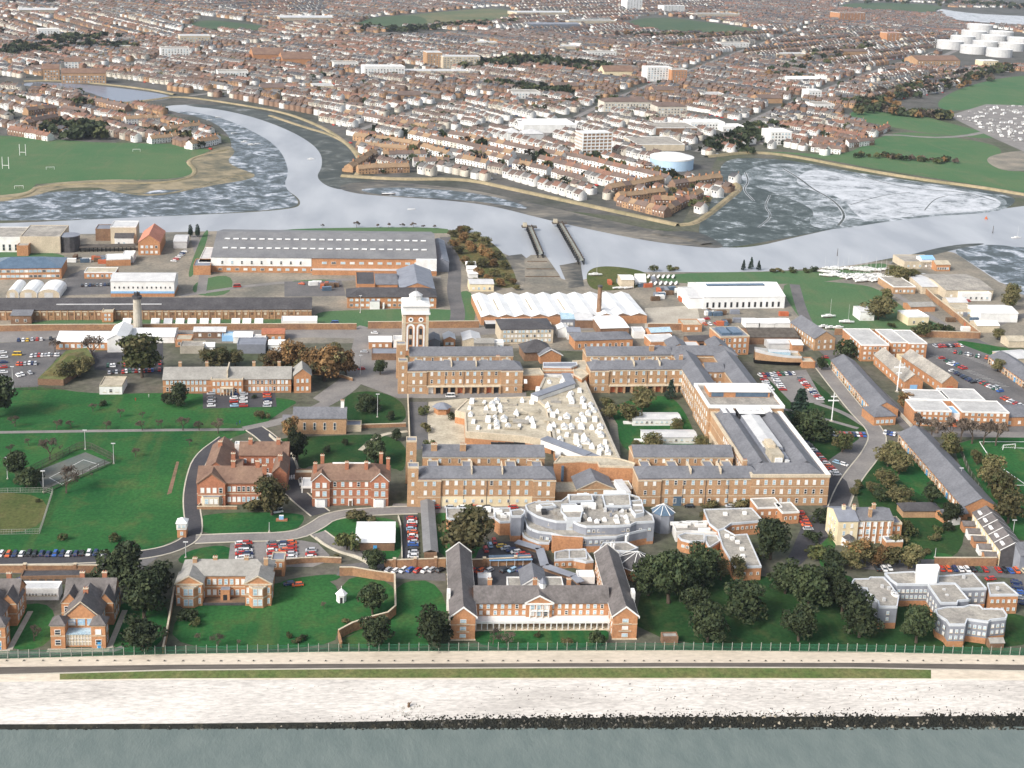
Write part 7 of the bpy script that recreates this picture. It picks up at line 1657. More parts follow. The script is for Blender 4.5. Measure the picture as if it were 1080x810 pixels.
TER=[
('in the leftmost creek terrace',(362,123),(456,141),14,'www','nnt'),('in the terrace above the brown waterside estate',(430,146),(538,168),14,'wwwc','nnt'),
('in the longest terrace beyond the waterside',(472,146),(592,170),16,'www','nnnt'),('in the white terrace ending at the gasholder',(592,168),(702,194),14,'www','nno'),
('in the short white terrace left of centre',(497,164),(536,175),6,'w','nt'),('in the second terrace behind the creek bank',(566,173),(668,197),13,'wwc','nno'),('in the short terrace nearest the creek centre',(540,178),(576,185),6,'w','nt'),
('in the little terrace right of the creek centre',(581,187),(612,196),5,'wc','nn'),('in the white blocks left of the brown estate',(443,160),(470,168),5,'w','t'),('in the small white row near the bend',(404,169),(450,168),7,'w','tn'),
('in the white row next to the creek path',(436,176),(474,176),6,'w','tn'),('in the white row facing the creek path',(480,172),(512,178),5,'w','tn'),
('in the creek bend estate, upper row',(372,148),(440,158),9,'bt','tt'),('in the creek bend estate, middle row',(375,158),(428,163),7,'bt','t'),('in the creek bend estate, left row',(372,182),(398,166),5,'bt','tt'),('in the creek bend estate, waterside row',(378,184),(432,182),8,'bt','tt'),
('in the gasholder quay estate, upper row',(645,205),(700,195),8,'bt','tn'),('in the gasholder quay estate, middle row',(655,214),(702,208),7,'bt','tt'),('in the brown quay estate, waterside row',(650,217),(700,230),8,'bt','tno'),('in the brown quay estate, row nearest the point',(705,228),(742,208),6,'bt','tno'),('in the brown quay estate, row behind the gasholder',(712,200),(762,193),7,'bt','tn'),('in the brown quay estate, inner yard',(690,218),(735,217),6,'bo','tno'.replace('o','o')),
('in the upper orange-roofed terrace right of the mudflat',(873,134),(914,135),7,'w','no'),('in the second orange-roofed terrace right of the mudflat',(870,144),(903,147),6,'w','o'),('in the third terrace right of the mudflat',(857,152),(879,153),4,'w','n'),('in the lowest terrace right of the mudflat',(855,160),(886,163),5,'w','nn'),('in the terrace beside the bushes right of the mudflat',(895,156),(922,153),5,'wb','n'),('in the terrace end-on to the field',(924,144),(939,138),4,'bw','o'),
('in the white stepped row by the left field, upper',(133,131),(173,129),7,'w','t'),('in the white stepped row by the left field, middle',(175,142),(213,137),7,'w','t'),('in the white stepped row by the left field, lower',(160,152),(188,149),5,'w','t'),('in the white stepped row at the creek point',(203,158),(231,152),6,'w','t'),
('in the brown estate left of the pond, lower row',(8,142),(50,149),7,'bw','o'),('in the brown estate left of the pond, middle row',(30,135),(62,128),5,'bt','n'),('in the brown estate left of the pond, upper row',(30,122),(60,118),5,'bt','tn'),('in the brown estate by the pond, right row',(85,108),(132,118),7,'bt','n'),('in the brown estate by the pond, inner row',(64,118),(88,124),4,'bt','n'),('in the mixed row above the left field',(90,134),(128,131),6,'wb','nt')]
for a in TER:
    w_=a[4].replace('o','b'); terrace(a[0],a[1],a[2],a[3],w_,a[5])
# everything else: far too many to single out
def inside(px,py,poly):
    c=False; n=len(poly); j=n-1
    for i in range(n):
        xi,yi=poly[i]; xj,yj=poly[j]
        if (yi>py)!=(yj>py) and px<(xj-xi)*(py-yi)/(yj-yi)+xi: c=not c
        j=i
    return c
TOWN=[[(-60,86),(25,82),(60,82),(110,85),(165,92),(200,100),(260,106),(330,123),(372,146),(390,172),(384,186),(420,187),(490,186),(545,196),(600,208),(650,220),(700,229),(735,231),(768,205),(776,193),(744,190),(740,166),(790,158),(838,157),(862,166),(890,163),(925,144),(905,128),(880,122),(905,112),(960,106),(1000,94),(1040,78),(1140,72),(1140,20),(1000,-8),(500,-18),(-60,-25)],
 [(-60,94),(20,93),(60,96),(105,107),(125,112),(165,115),(180,126),(222,140),(236,152),(215,160),(150,150),(60,143),(-60,141)]]
EXC=[[(370,29),(390,18),(470,11),(535,6),(550,15),(520,24),(430,29)],[(188,30),(215,18),(285,27),(272,34)],[(650,24),(690,15),(760,24),(815,33),(790,37),(700,35)],[(878,9),(900,0),(1005,4),(988,16)],[(980,8),(1130,8),(1130,32),(1010,25)],[(985,70),(1000,40),(1040,28),(1110,40),(1110,66),(1040,74)],[(885,125),(905,113),(960,117),(1055,141),(1055,149),(985,144)],[(705,160),(740,160),(745,190),(690,192),(685,175)]]
for l,x0,x1,yb,d,h,*_r in BLK:
    EXC.append([(x0-1,yb+2),(x1+1,yb+2),(x1,yb-2-d*((yb+85)**2/344800)),(x0,yb-2-d*((yb+85)**2/344800))])
EXC.append([(610,168),(648,168),(646,158),(612,158)])
grid={}
for x,y in occupied: grid.setdefault((int(x//16),int(y//16)),[]).append((x,y))
def free(x,y):
    gx,gy=int(x//16),int(y//16)
    for i in (-1,0,1):
        for j in (-1,0,1):
            for (a,b_) in grid.get((gx+i,gy+j),()):
                if (a-x)**2+(b_-y)**2<(100 if x<0 or x>420 or y>1500 else 240): return False
    return True
rt=random.Random(11)
base=math.atan2(*(lambda d:(d.y,d.x))(G(700,190)-G(362,123)))
seeds=[(rt.uniform(-1200,2600),rt.uniform(900,5600),rt.choice([0,0,0,math.pi/2,.18,-.2])+base,rt.random()) for _ in range(46)]
H_=[]; T_=[]; CARS=[]
STREETS=[[(200,101),(330,86),(520,62),(760,45)],[(372,140),(430,118),(520,100),(640,96),(740,122),(815,156)],[(560,150),(640,106),(760,62),(860,24)],[(735,160),(800,122),(900,82),(1000,50)],[(60,80),(180,60),(330,40),(420,34)],[(20,128),(90,112),(140,122)],[(480,140),(600,122),(700,128)]]
SL=[]
for st_ in STREETS:
    road('road',st_,8,'road_pale',.04,kerb=False)
    ln=[G(*p) for p in smooth(st_,2)]
    for a,b_ in zip(ln,ln[1:]):
        n=max(1,int((b_-a).length/8)); SL+=[(a.lerp(b_,k/n).x,a.lerp(b_,k/n).y) for k in range(n)]
sg={}
for x,y in SL: sg.setdefault((int(x//16),int(y//16)),[]).append((x,y))
def town_ok(x,y):
    gx,gy=int(x//16),int(y//16)
    for i in (-1,0,1):
        for j in (-1,0,1):
            for (a,b_) in sg.get((gx+i,gy+j),()):
                if (a-x)**2+(b_-y)**2<196: return None
    px,py=P((x,y,0))
    if not(-25<px<1105 and -6<py<235): return None
    if not(inside(px,py,TOWN[0]) or inside(px,py,TOWN[1])): return None
    for e in EXC:
        if inside(px,py,e): return None
    return px,py
for si,(sx,sy,ang,kind) in enumerate(seeds):
    ca,sa=math.cos(ang),math.sin(ang); Rr=620
    v=-Rr; row=0
    while v<Rr:
        u=-Rr+rt.uniform(0,10); run=rt.randint(10,26); terr=rt.random()<.62; rp=rt.choice('nnosnsg'); wp=rt.choice('wwwcbbt')
        while u<Rr:
            x,y=sx+u*ca-v*sa,sy+u*sa+v*ca
            far=y>2600
            step=(6.3 if terr else 10.5)*(1.5 if far else 1)
            if min(range(len(seeds)),key=lambda k:(seeds[k][0]-x)**2+(seeds[k][1]-y)**2)==si:
                q=town_ok(x,y)
                if q and free(x,y) and rt.random()<.98:
                    w_=wp if rt.random()<.6 else rt.choice('wwbct'); r_=rp if rt.random()<.75 else rt.choice('nnosg')
                    if 335<q[0]<765 and q[1]>112: w_=rt.choice('wwwc'); r_=rt.choice('nnnog')
                    H_.append((x,y,ang+(math.pi if row%2 else 0),step/6.3*(1.0 if terr else .78),rt.uniform(8,10)*(1.2 if far else 1),rt.uniform(5,6.6)*(1.15 if not terr else 1),rt.uniform(2.4,3.4),w_,r_))
                if q and rt.random()<(.5 if kind<.6 else .85): T_.append((x+rt.uniform(-5,5),y+rt.uniform(9,14),rt.uniform(4,9.5),rt.random()*.95))
                if q and not far and rt.random()<.3: CARS.append((x+rt.uniform(-3,3)-sa*(-9 if row%2==0 else 9),y+ca*(-9 if row%2==0 else 9),ang,rt.random()))
            u+=step; run-=1
            if run<=0: u+=rt.choice([0,4,14]); run=rt.randint(6,16); terr=rt.random()<.62 if rt.random()<.3 else terr; rp=rt.choice(['n','n','o','s','n','g']); wp=rt.choice(['w','w','b','b','c','t'])
        v+=(25 if row%2==0 else 37)*(1.0 if sy<2600 else 1.2); row+=1
def bulk(name,V,F,MI,mats,**props):
    """one big mesh straight from arrays; F is an (n,4) array of quads"""
    V=np.asarray(V,dtype=np.float32).reshape(-1,3); F=np.asarray(F,dtype=np.int32)
    me=bpy.data.meshes.new(name); me.vertices.add(len(V)); me.vertices.foreach_set('co',V.ravel())
    me.loops.add(F.size); me.loops.foreach_set('vertex_index',F.ravel()); me.polygons.add(len(F))
    me.polygons.foreach_set('loop_start',np.arange(0,F.size,4,dtype=np.int32)); 
    for n in mats: me.materials.append(M[n])
    me.polygons.foreach_set('material_index',np.asarray(MI,dtype=np.int32)); me.update(calc_edges=True)
    return put(name,me,**props)
tv=np.array([(-3,-.5,0),(3,-.5,0),(3,.5,0),(-3,.5,0),(-3,-.5,1),(3,-.5,1),(3,.5,1),(-3,.5,1),(-3,0,2),(3,0,2),(-3.05,-.54,.96),(3.05,-.54,.96),(3.05,.54,.96),(-3.05,.54,.96),(-3.05,0,2.03),(3.05,0,2.03),(-1.9,-.51,.58),(-.7,-.51,.58),(-.7,-.51,.84),(-1.9,-.51,.84),(.7,-.51,.58),(1.9,-.51,.58),(1.9,-.51,.84),(.7,-.51,.84),(2.3,.05,1.5),(2.95,.05,1.5),(2.95,.05,2.5),(2.3,.05,2.5),(2.3,.2,2.5),(2.95,.2,2.5)])
tf=[(0,1,5,4),(1,2,6,5),(2,3,7,6),(3,0,4,7),(4,7,8,8),(5,6,9,9),(10,11,15,14),(12,13,14,15),(16,17,18,19),(20,21,22,23),(24,25,26,27),(27,26,29,28)]
# triangles written as folded quads: give the gable its own middle point instead
tf[4]=(4,7,8,14); tf[5]=(5,6,15,9)
wl_=['town_white','town_brick','town_cream','brick_tan','town_brown','town_red','town_slate','town_grey','glass_dark']
wi={'w':0,'b':1,'c':2,'t':3}; ri={'n':4,'o':5,'s':6,'g':7}
VV=[];FF=[];MM=[]
for k,(x,y,a,sx,dp,hw,rh,w_,r_) in enumerate(H_):
    q=tv.copy(); z=q[:,2].copy(); lo=np.minimum(z,1); hi=np.maximum(z-1,0); X=q[:,0]*sx; Y=q[:,1]*dp; Z=lo*hw+hi*rh
    c,s=math.cos(a),math.sin(a); VV.append(np.stack([x+X*c-Y*s,y+X*s+Y*c,Z],1)); FF.append(np.array(tf)+k*len(tv)); MM.append([wi[w_]]*6+[ri[r_]]*2+[8,8]+[1,1])
bulk('town_houses',np.concatenate(VV),np.concatenate(FF),np.concatenate(MM),wl_,kind='stuff',label='dense mass of small red brown and white houses of the town beyond the creek')
# far trees: leafy clumps
def clump(rng,n):
    P_=[];
    for _ in range(n):
        th=rng.uniform(0,6.28); ph=math.acos(rng.uniform(-.5,1)); r=rng.uniform(.55,1.0); c=Vector((.62*r*math.sin(ph)*math.cos(th),.62*r*math.sin(ph)*math.sin(th),.5+.48*r*math.cos(ph)))
        u=Vector((rng.gauss(0,1),rng.gauss(0,1),rng.gauss(0,1))).normalized(); v=u.orthogonal().normalized(); s=rng.uniform(.13,.24)
        P_+=[tuple(c-u*s-v*s),tuple(c+u*s-v*s*.7),tuple(c+u*s*.8+v*s),tuple(c-u*s*.9+v*s*.8)]
    return np.array(P_)
CL=[clump(rt,34) for _ in range(6)]
def far_trees(name,lst,label):
    VV=[];FF=[];MM=[];o=0; mats=['leaf_evergreen','leaf_green','leaf_olive','twig','leaf_autumn']
    for x,y,h,c in lst:
        q=CL[int(c*997)%6]; a=c*40; ca,sa=math.cos(a),math.sin(a); X,Y=q[:,0]*h,q[:,1]*h
        VV.append(np.stack([x+X*ca-Y*sa,y+X*sa+Y*ca,q[:,2]*h],1)); n=len(q)//4; FF.append(np.arange(n*4).reshape(-1,4)+o); o+=n*4
        m=0 if c<.42 else 1 if c<.56 else 2 if c<.68 else 3 if c<.92 else 4; MM.append([m]*n)
    bulk(name,np.concatenate(VV),np.concatenate(FF),np.concatenate(MM),mats,kind='stuff',label=label)
def belt(pts,n,w_,h0,h1,dark=0):
    ln=[G(*p) for p in pts]
    for _ in range(n):
        p=along(ln,rt.random()*.999); T_.append((p.x+rt.gauss(0,w_),p.y+rt.gauss(0,w_),rt.uniform(h0,h1),rt.random()*(.5 if dark else 1)))
for a in (([(0,60),(60,52),(130,50)],70,25,9,15,1),([(60,45),(100,42)],60,20,9,15,1),([(510,72),(560,66),(640,74)],150,22,9,15,1),([(515,90),(560,95),(600,100)],60,18,8,12,1),([(372,30),(420,33),(540,24)],110,16,8,13,1),([(655,38),(720,40),(800,38)],80,20,8,13,0),([(760,160),(790,145),(805,135)],70,10,8,13,1),([(900,118),(930,105),(1000,90),(1060,72)],130,16,8,14,0),([(905,112),(940,120),(1000,125)],60,10,8,13,0),([(820,85),(870,60),(920,48)],60,18,8,13,0),([(900,165),(950,168),(1005,172)],34,5,4,7,0),([(60,140),(100,138),(90,147)],60,9,8,14,1),([(150,135),(200,145),(225,150)],30,8,5,8,0),([(560,118),(600,110),(640,105)],60,10,6,9,0),([(690,180),(720,195)],14,6,6,9,0),([(600,158),(650,175)],20,8,5,8,1),([(1000,5),(1080,8)],70,60,10,18,1),([(0,3),(540,-8)],90,60,10,18,0),([(540,-5),(1080,5)],90,60,10,16,1)):
    belt(*a)
far_trees('town_trees',T_,'scattered dark and bare trees among the houses of the far town')
cb=MB()
for x,y,a,c in CARS[:2600]:
    cb.obox((x-2*math.cos(a),y-2*math.sin(a)),(x+2*math.cos(a),y+2*math.sin(a)),1.7,.1,1.3,['paint white','paint grey','paint red','paint navy','paint silver'][int(c*4.99)])
cb.build('town_cars',kind='stuff',label='tiny parked cars in the streets of the far town')
# caravans and scrap beside the right hand fields
cv=MB().box(-2.6,2.6,-1.1,1.1,.5,2.6,'white_bright').box(-2.0,2.0,-1.12,1.12,1.5,2.1,'glass_dark').box(-.9,.9,-1.0,1.0,.1,.5,'dark').mesh('caravan')
cw=MB().box(-2.3,2.3,-1.0,1.0,.45,2.2,'roof_worn').box(-1.8,1.8,-1.02,1.02,1.3,1.8,'glass_dark').box(-.9,.9,-.9,.9,.1,.45,'dark').mesh('caravan')
rr=random.Random(21); n=0
for _ in range(900):
    x,y=rr.uniform(1005,1085),rr.uniform(112,150)
    if not inside(x,y,[(1006,124),(1040,111),(1090,112),(1090,148),(1070,150),(1045,140)]): continue
    if n>=120: break
    n+=1; g=G(x,y); put('caravan',cv if n%2 else cw,None,(g.x,g.y,.05),scale=[rr.uniform(.7,1)]*3,rz=rr.uniform(-.4,.4)+(1.57 if rr.random()<.4 else 0),label=('white' if n%2 else 'grey')+' caravan crowded in the yard beside the right hand fields',cat='caravan',group=('white' if n%2 else 'grey')+' caravans in the yard')
# ---------------------------------------------------------------- trees
trees('evergreen','between the gabled brick house and the pavilion-ended house',[(128,619,48,1.12),(165,630,40,1.0),(152,652,50,1.0),(150,686,36,1.25)])
trees('evergreen','near the curving orange brick wall',[(393,648,33,.95),(396,682,36,1.1),(458,681,40,1.1),(394,600,21,1.2)])
trees('olive','on the lawn in front of the grey clinic',[(491,588,52,1.2)],adj='large spreading olive brown tree')
trees('evergreen','in the thick clump right of the colonnaded block',[(684,628,42,1.0),(705,636,56,.85),(722,628,44,1.0),(741,618,44,1.0),(733,652,34,1.0),(746,677,42,1.05),(783,652,38,1.35)])
trees('evergreen','in the belt between the orange brick wing and the lobed grey block',[(812,590,44,.95),(828,626,34,1.2),(852,642,46,1.0),(873,630,38,1.1),(888,646,38,1.0),(842,676,40,1.0),(906,672,44,1.0),(966,678,40,.9),(878,600,22,1.2)])
trees('olive','below the cream villa',[(898,600,22,1.3),(912,594,24,1.1),(938,598,24,1.2),(958,600,26,1.2)]); trees('autumn','between the cream villa and the lobed grey block',[(903,594,27,1.2),(926,597,22,1)]); trees('bush','in the garden beside the cream villa',[(956,566,16,1.2),(948,575,14,1),(985,570,9,1),(1000,560,10,1),(990,562,8,1.2),(975,585,8,1)])
trees('olive','at the corner of the brick mansion',[(287,543,42,1.0)],adj='tall olive brown tree'); trees('bush','along the front of the brick mansion',[(263,537,10,1.2),(271,538,14,1.2),(277,538,10,1.2)])
trees('evergreen','on the garden lawn behind the hipped villa',[(396,489,29,1.05),(345,478,8,1.2)]); trees('bush','around the white-roofed hall',[(380,551,14,1.5),(366,580,24,.85),(353,590,7,1)])
trees('bare','beside the tennis court',[(70,520,34,1.0)],adj='pale leafless tree'); trees('evergreen','at the left end of the tennis court',[(18,505,30,.9),(28,514,22,1.1),(38,512,18,1.2)])
trees('bare','scattered on the upper part of the big left lawn',[(98,434,12),(127,440,12),(150,441,9),(16,450,16),(60,453,15),(75,452,12),(112,453,13),(150,454,15),(170,452,13),(193,454,20),(210,454,15),(230,457,20)])
trees('bare','below the path on the big left lawn',[(53,485,28),(143,482,13),(11,478,12),(30,470,10),(200,470,10),(97,503,5)])
trees('bush','dotted about the lower big left lawn',[(67,570,8),(122,571,9),(108,428,7),(40,530,4)],adj='reddish brown shrub')
trees('evergreen','standing before the long brick barracks',[(188,428,24,1.1),(176,426,12,1.3)],adj='dark shrubby evergreen'); trees('bush','along the lane at the barracks car park',[(276,442,11,1),(268,420,5,1)])
trees('green','beside the car park behind the barracks',[(150,398,48,1.25)],adj='great dark round-headed tree'); trees('bare','in front of the white boiler house',[(97,380,36,1),(58,372,18,1)])
trees('autumn','at the right end of the barracks',[(288,394,30),(303,392,32),(318,390,28),(328,400,36),(342,402,40),(356,398,36),(365,396,28)]); trees('olive','on the roof and bank of the turfed magazine',[(68,402,20,1.2),(84,398,22,1.1),(90,392,16,1.3)]); trees('olive','behind the roof of the barracks',[(222,388,22,1.2),(234,388,22,1.2),(248,386,18,1.2)])
trees('evergreen','at the left edge of the picture below the car park',[(-2,440,46,1)]); trees('evergreen','in front of the tan brick chapel',[(313,488,40,.6)],adj='narrow dark tree'); trees('autumn','at the left end of the chapel',[(306,464,26,.8)])
trees('evergreen','in the walled gardens left of the far range',[(385,434,18,1.4),(393,433,14,1.4),(412,443,10,1),(364,470,8,1),(418,465,14,.8),(401,395,16,1)])
trees('bush','along the paved court beside the ranges',[(448,437,10),(452,472,10),(449,455,10),(478,442,8),(545,412,9,1.4)])
trees('olive','on the courtyard lawn inside the ranges',[(643,442,16,1.3),(664,446,22,1.2),(677,434,26,1.1),(640,430,12,1.4),(713,455,14,1.1),(738,475,16,1.2),(687,474,18,1.4),(672,476,12,1.2)]); trees('conifer','at the far corner of the courtyard lawn',[(707,421,22,1.2)])
trees('conifer','on the lawn right of the front range',[(843,443,36,1.5)],adj='dark spreading cedar'); trees('evergreen','beside the car rows right of the front range',[(858,465,30,1.5),(845,452,18,1.3),(866,390,14,1)]); trees('green','on the grass triangle right of the front range',[(888,477,22,1.1)],adj='round green tree')
trees('olive','on the bank beside the near stable range',[(936,492,26,1.3),(948,500,24,1.2),(922,522,14,1.5),(950,534,22,1.4),(935,515,20,1.4),(905,516,10,1.2),(900,522,8,1.4)]); trees('evergreen','at the near end of the near stable range',[(982,531,22,1),(1002,552,24,1.1),(928,529,16,1.2)])
trees('olive','in the row along the right hand sports field',[(1001,484,28,1),(1043,512,34,1.0),(1054,532,40,1.0),(1063,552,36,1.0),(1030,490,16,1)],adj='thin grey green tree')
trees('twiggy','in front of the white-roofed flats',[(968,460,30,.8),(982,463,30,.8),(1002,465,32,.8),(1013,466,32,.8),(1025,468,34,.8),(1037,469,34,.8),(1050,470,34,.8)]); trees('autumn','at the left corner of the flats',[(954,432,20,1)])
trees('olive','on the green by the laid-up yachts',[(926,337,24,1.7)],adj='broad flat-topped dark cedar'); trees('olive','near the creekside works yard',[(948,298,18,1.2),(956,300,18,1.1),(965,297,14,1.2),(940,295,16,1.1),(935,318,14,1.2),(1064,327,24,.9),(1068,318,20,.9),(1052,392,14,1.2),(1052,358,12,1.3)]); trees('bush','along the boundary wall below the green',[(967,354,14,1.4),(987,352,12,1.5),(1000,350,8,1.4),(940,345,6,1.2),(893,378,22,.9)])
trees('olive','covering the scrub promontory beside the timber piers',[(478,250,8,1.6),(492,246,9,1.6),(502,254,10,1.6),(512,260,11,1.6),(524,274,10,1.6),(532,284,9,1.6),(496,284,9,1.6),(508,282,10,1.6),(520,292,9,1.6),(534,296,8,1.6),(484,268,9,1.6),(545,306,6,1.6),(500,300,7,1.6)])
trees('autumn','on the scrub promontory beside the timber piers',[(479,262,10,1.5),(488,256,12,1.3),(497,266,12,1.4),(508,270,14,1.3),(516,274,12,1.4),(520,282,10,1.5),(490,278,8,1.6),(505,292,10,1.5),(515,298,9,1.5),(528,302,9,1.5),(541,300,7,1.6),(486,246,9,1.3)]); trees('twiggy','on the creek bank behind the vast warehouse',[(376,240,9),(398,240,5,1.4),(410,240,6,1.3),(424,240,6,1.3),(436,240,7,1.2),(446,241,5,1.4),(458,241,5,1.4),(340,240,5)])
trees('conifer','on the creek bank left of the yacht park',[(784,285,12,.9),(792,284,14,.9),(800,285,11,1)]); trees('bush','along the creek bank beside the yacht park',[(815,287,5,1.4),(822,287,5,1.4),(836,287,6,1.4),(850,287,5,1.4),(858,286,6,1.4),(690,286,7,1.2),(707,285,6,1.3),(712,285,5,1.2)]); trees('cypress','between the boathouse and the vast warehouse',[(201,250,14),(208.5,250,14.5)])
trees('bare','on the lawn below the pavilion-ended house',[(230,681,17,1.2),(253,681,8,1),(342,642,9,1),(210,676,12,.8)]); trees('bush','on the lawn below the pavilion-ended house',[(196,655,12,1.4),(205,660,8,1.2),(305,672,6,1),(313,678,7,1),(321,674,6,1),(366,658,6,1.3)],adj='small yellowish shrub'); trees('bare','on the little lawn beside the gabled brick house',[(36,676,20,.8)])
trees('bare','before the white colonnade',[(520,680,20,1.1),(534,681,20,1.1)],adj='pale leafless shrub'); trees('bush','before the white colonnade',[(598,680,9,1),(630,682,17,.85),(566,672,6,1)])
trees('olive','around the orange brick wing',[(760,612,24,.8),(778,612,26,.8),(752,600,18,.9),(706,552,14,.7),(742,550,14,.8),(798,592,14,.9)],adj='brown thin-leaved tree'); trees('bush','at the foot of the nearest right brick range',[(748,535,8,1.6),(778,535,9,1.3),(786,534,8,1.2)])
trees('bush','by the road bends near the dark service road',[(869,552,16,1.2),(858,570,12,1.2),(862,590,14,1.4),(880,570,10,1.2)])
# ---------------------------------------------------------------- cars
car_row('in the line beside the long wall at lower left',(-2,585.5),(111,584.5),['white','orange','navy','white','black','black','navy','navy','blue','navy','white','navy','black','white','navy','white'])
for x,cs,l in ((254,['white','red','silver','red','white'],'in the first column before the pavilion-ended house'),(287,['silver','red','white','red','grey'],'in the second column before the pavilion-ended house'),(300,['red','red','orange','silver','navy'],'in the third column before the pavilion-ended house'),(328,['white','red','silver'],'in the last column before the pavilion-ended house'),(261,['silver','navy','white','black','red'],'in a middle column before the pavilion-ended house'),(308,['white','silver','red','red','orange'],'in the column beside the gatehouse of the pavilion-ended house')):
    car_row(l,(x,591),(x-.5,572.5 if len(cs)>3 else 580),cs,'perp')
car_row('in the column between the covered walk and the hall lawn',(436,590),(434,547),['white','silver','black','blue','silver','red','white','orange','pale blue','red','white','red'],'perp',jit=.2)
for px,c in ((459,'red'),(474,'silver'),(487,'white'),(500,'red'),(513,'black'),(541,'red')): car(px,536.3,.02,c,f'{c} car parked against the cream ground storey, {["first","second","third","fourth","fifth","sixth"][(459,474,487,500,513,541).index(px)]} from the left','cars against the cream storey')
for px,c in ((700,'grey'),(727,'black'),(770,'silver')): car(px,535,.02,c,f'{c} car parked before the nearest right brick range','cars before the right range')
car_row('behind the orange wall left of the colonnaded block',(398,603),(468,602),['black','silver','white','white','blue','red','white','silver','black'],.9)
car_row('in the yard behind the colonnaded block',(494,604),(562,602),['red','orange','silver','-','black','pale blue','navy','red'],.7)
car_row('in the slanting line of the clinic car park',(526,576),(558,589),['yellow','silver','navy','white','red','red'],1.0); car_row('by the great olive tree of the clinic car park',(510,583),(524,570),['red','pale blue','red'],.6)
car_row('in the line along the garden wall behind the lobed grey block',(990,601),(1082,603),['red','orange','navy','white','white','black','green','red','-','red','black','blue','orange','cream'])
car_row('at the left end of the car park behind the lobed grey block',(922,601),(942,601),['black','white','white']); car_row('in the right edge column behind the lobed grey block',(1078,640),(1070,613),['navy','silver','blue','navy','navy'],'perp'); car_row('before the brick end of the lobed grey block',(1038,612),(1050,611),['red'],'par')
car_row('along the dark service road by the small annexes',(853,560),(843,541),['silver','orange','red','orange','red','red'],'perp')
for x,cs,l in ((223,['white','silver','grey','silver'],'first column below the barracks'),(247,['pale blue','red','white','navy'],'second column below the barracks'),(257,['red','white','white','silver'],'third column below the barracks'),(282,['silver','white','navy','orange','red'],'last column below the barracks')):
    car_row('in the '+l,(x,431),(x,414.5),cs,'perp',near=False)
car_row('in the back row of the upper left car park',(32,376),(64,375),['white','silver','red','white','silver','white','grey','white','silver'],near=False); car_row('in the middle row of the upper left car park',(17,385),(40,384),['orange','red','silver','white','navy','silver'],near=False); car_row('in the front row of the upper left car park',(17,397),(34,394),['white','white','-','silver'],near=False); car_row('in the edge column of the upper left car park',(4,402),(4,370),['silver','white','red','navy','white','white'],'perp',near=False)
car_row('in the rear row under the great round-headed tree',(112,387),(170,384),mixcols(17,3),near=False); car_row('in the front row under the great round-headed tree',(114,394),(170,391),mixcols(16,4),near=False)
car(18,375,.05,'yellow','yellow van in the upper left car park beside the tan lorry row','vans of the upper left car park','van',False)
car_row('in the top row of the car park left of the boiler house',(17,360),(56,358),['navy','white','yellow','silver','red','white','-','black'],near=False)
car_row('in the top row right of the front range',(800,397),(838,394.5),['white','red','navy','white','silver','red','green','white','navy','white'],near=False); car_row('in the left column right of the front range',(813,413),(805,400),['white','white','silver','white','red'],'perp',near=False); car_row('in the middle column right of the front range',(826,413),(817,399),['red','white','white','silver','white','silver'],'perp',near=False)
car_row('in the curving line beside the upper lawn',(866,423),(843,399),['white','red','silver','navy','white','orange','red','white','red','grey'],'perp',near=False)
car_row('in the line along the path below the flagstaff',(867,459),(913,460),mixcols(13,8,0,('navy','black','silver','red','white','blue','grey')),near=False); car_row('in the long slanting line beside the great front range',(884,503),(846,464),['silver','white','red','orange','white','red','silver','red','navy','white','black','grey','blue','black'],'perp')
car_row('on the grass edge near the slanting line',(880,488),(892,492),['pale blue','white'],'par')
car_row('in the slanting row of the right hand car park',(1003,391),(1028,405),['white','grey','navy','black','navy','black','navy','navy','black'],near=False); car_row('in the lower right edge rows of the car park',(1057,420),(1083,432),['red','orange','white','silver','red','white','silver','navy'],near=False); car_row('in the upper bays of the right hand car park',(1000,371),(1045,379),mixcols(16,31,.3),near=False); car_row('in the second bays of the right hand car park',(992,378),(1018,390),mixcols(10,33,.4),near=False); car_row('in the lower bays of the right hand car park',(1030,402),(1056,414),mixcols(10,35,.2),near=False); car_row('along the wall of the upper right car park',(985,366),(1020,365),mixcols(12,37,.3),near=False); car_row('on the boat yard concrete left part',(742,343),(768,342),mixcols(9,39,.2),near=False); car_row('in the works yard upper row',(985,300),(1008,312),mixcols(8,41,.2),near=False); car_row('in the works yard lower row',(1022,345),(1045,349),mixcols(8,43,.2),near=False)
car_row('in the short row above the flats',(1046,411),(1054,409),['white','silver'],near=False); car_row('in the upper row near the white-roofed blocks',(1000,386),(1008,383),['white','silver'],near=False)
car_row('in the depot yard beside the canteen',(85,302),(116,301),['black','silver','navy','black','grey','silver','navy','black'],near=False); car_row('on the lane above the white arched shed',(182,277),(196,265),['white','red','white','silver','navy','white'],'perp',near=False)
car_row('at the near end of the far stable range',(932,457),(958,462),['white','navy','blue','white','-','silver','white','black'],near=False)
car(475,419,.05,'white','white van outside the arcade of red doors','vans','van',True); car(292,541,.3,'white','white van parked in front of the brick mansion','vans','van',True); car(413,300,1.4,'red','red van on the depot road below the vast warehouse','vans','van',False); car(250,303,.2,'red','red van in the grassy depot beside the white arched shed','vans','van',False); car(353,342,.1,'blue','blue van by the long dark-roofed warehouse end','vans','van',False)
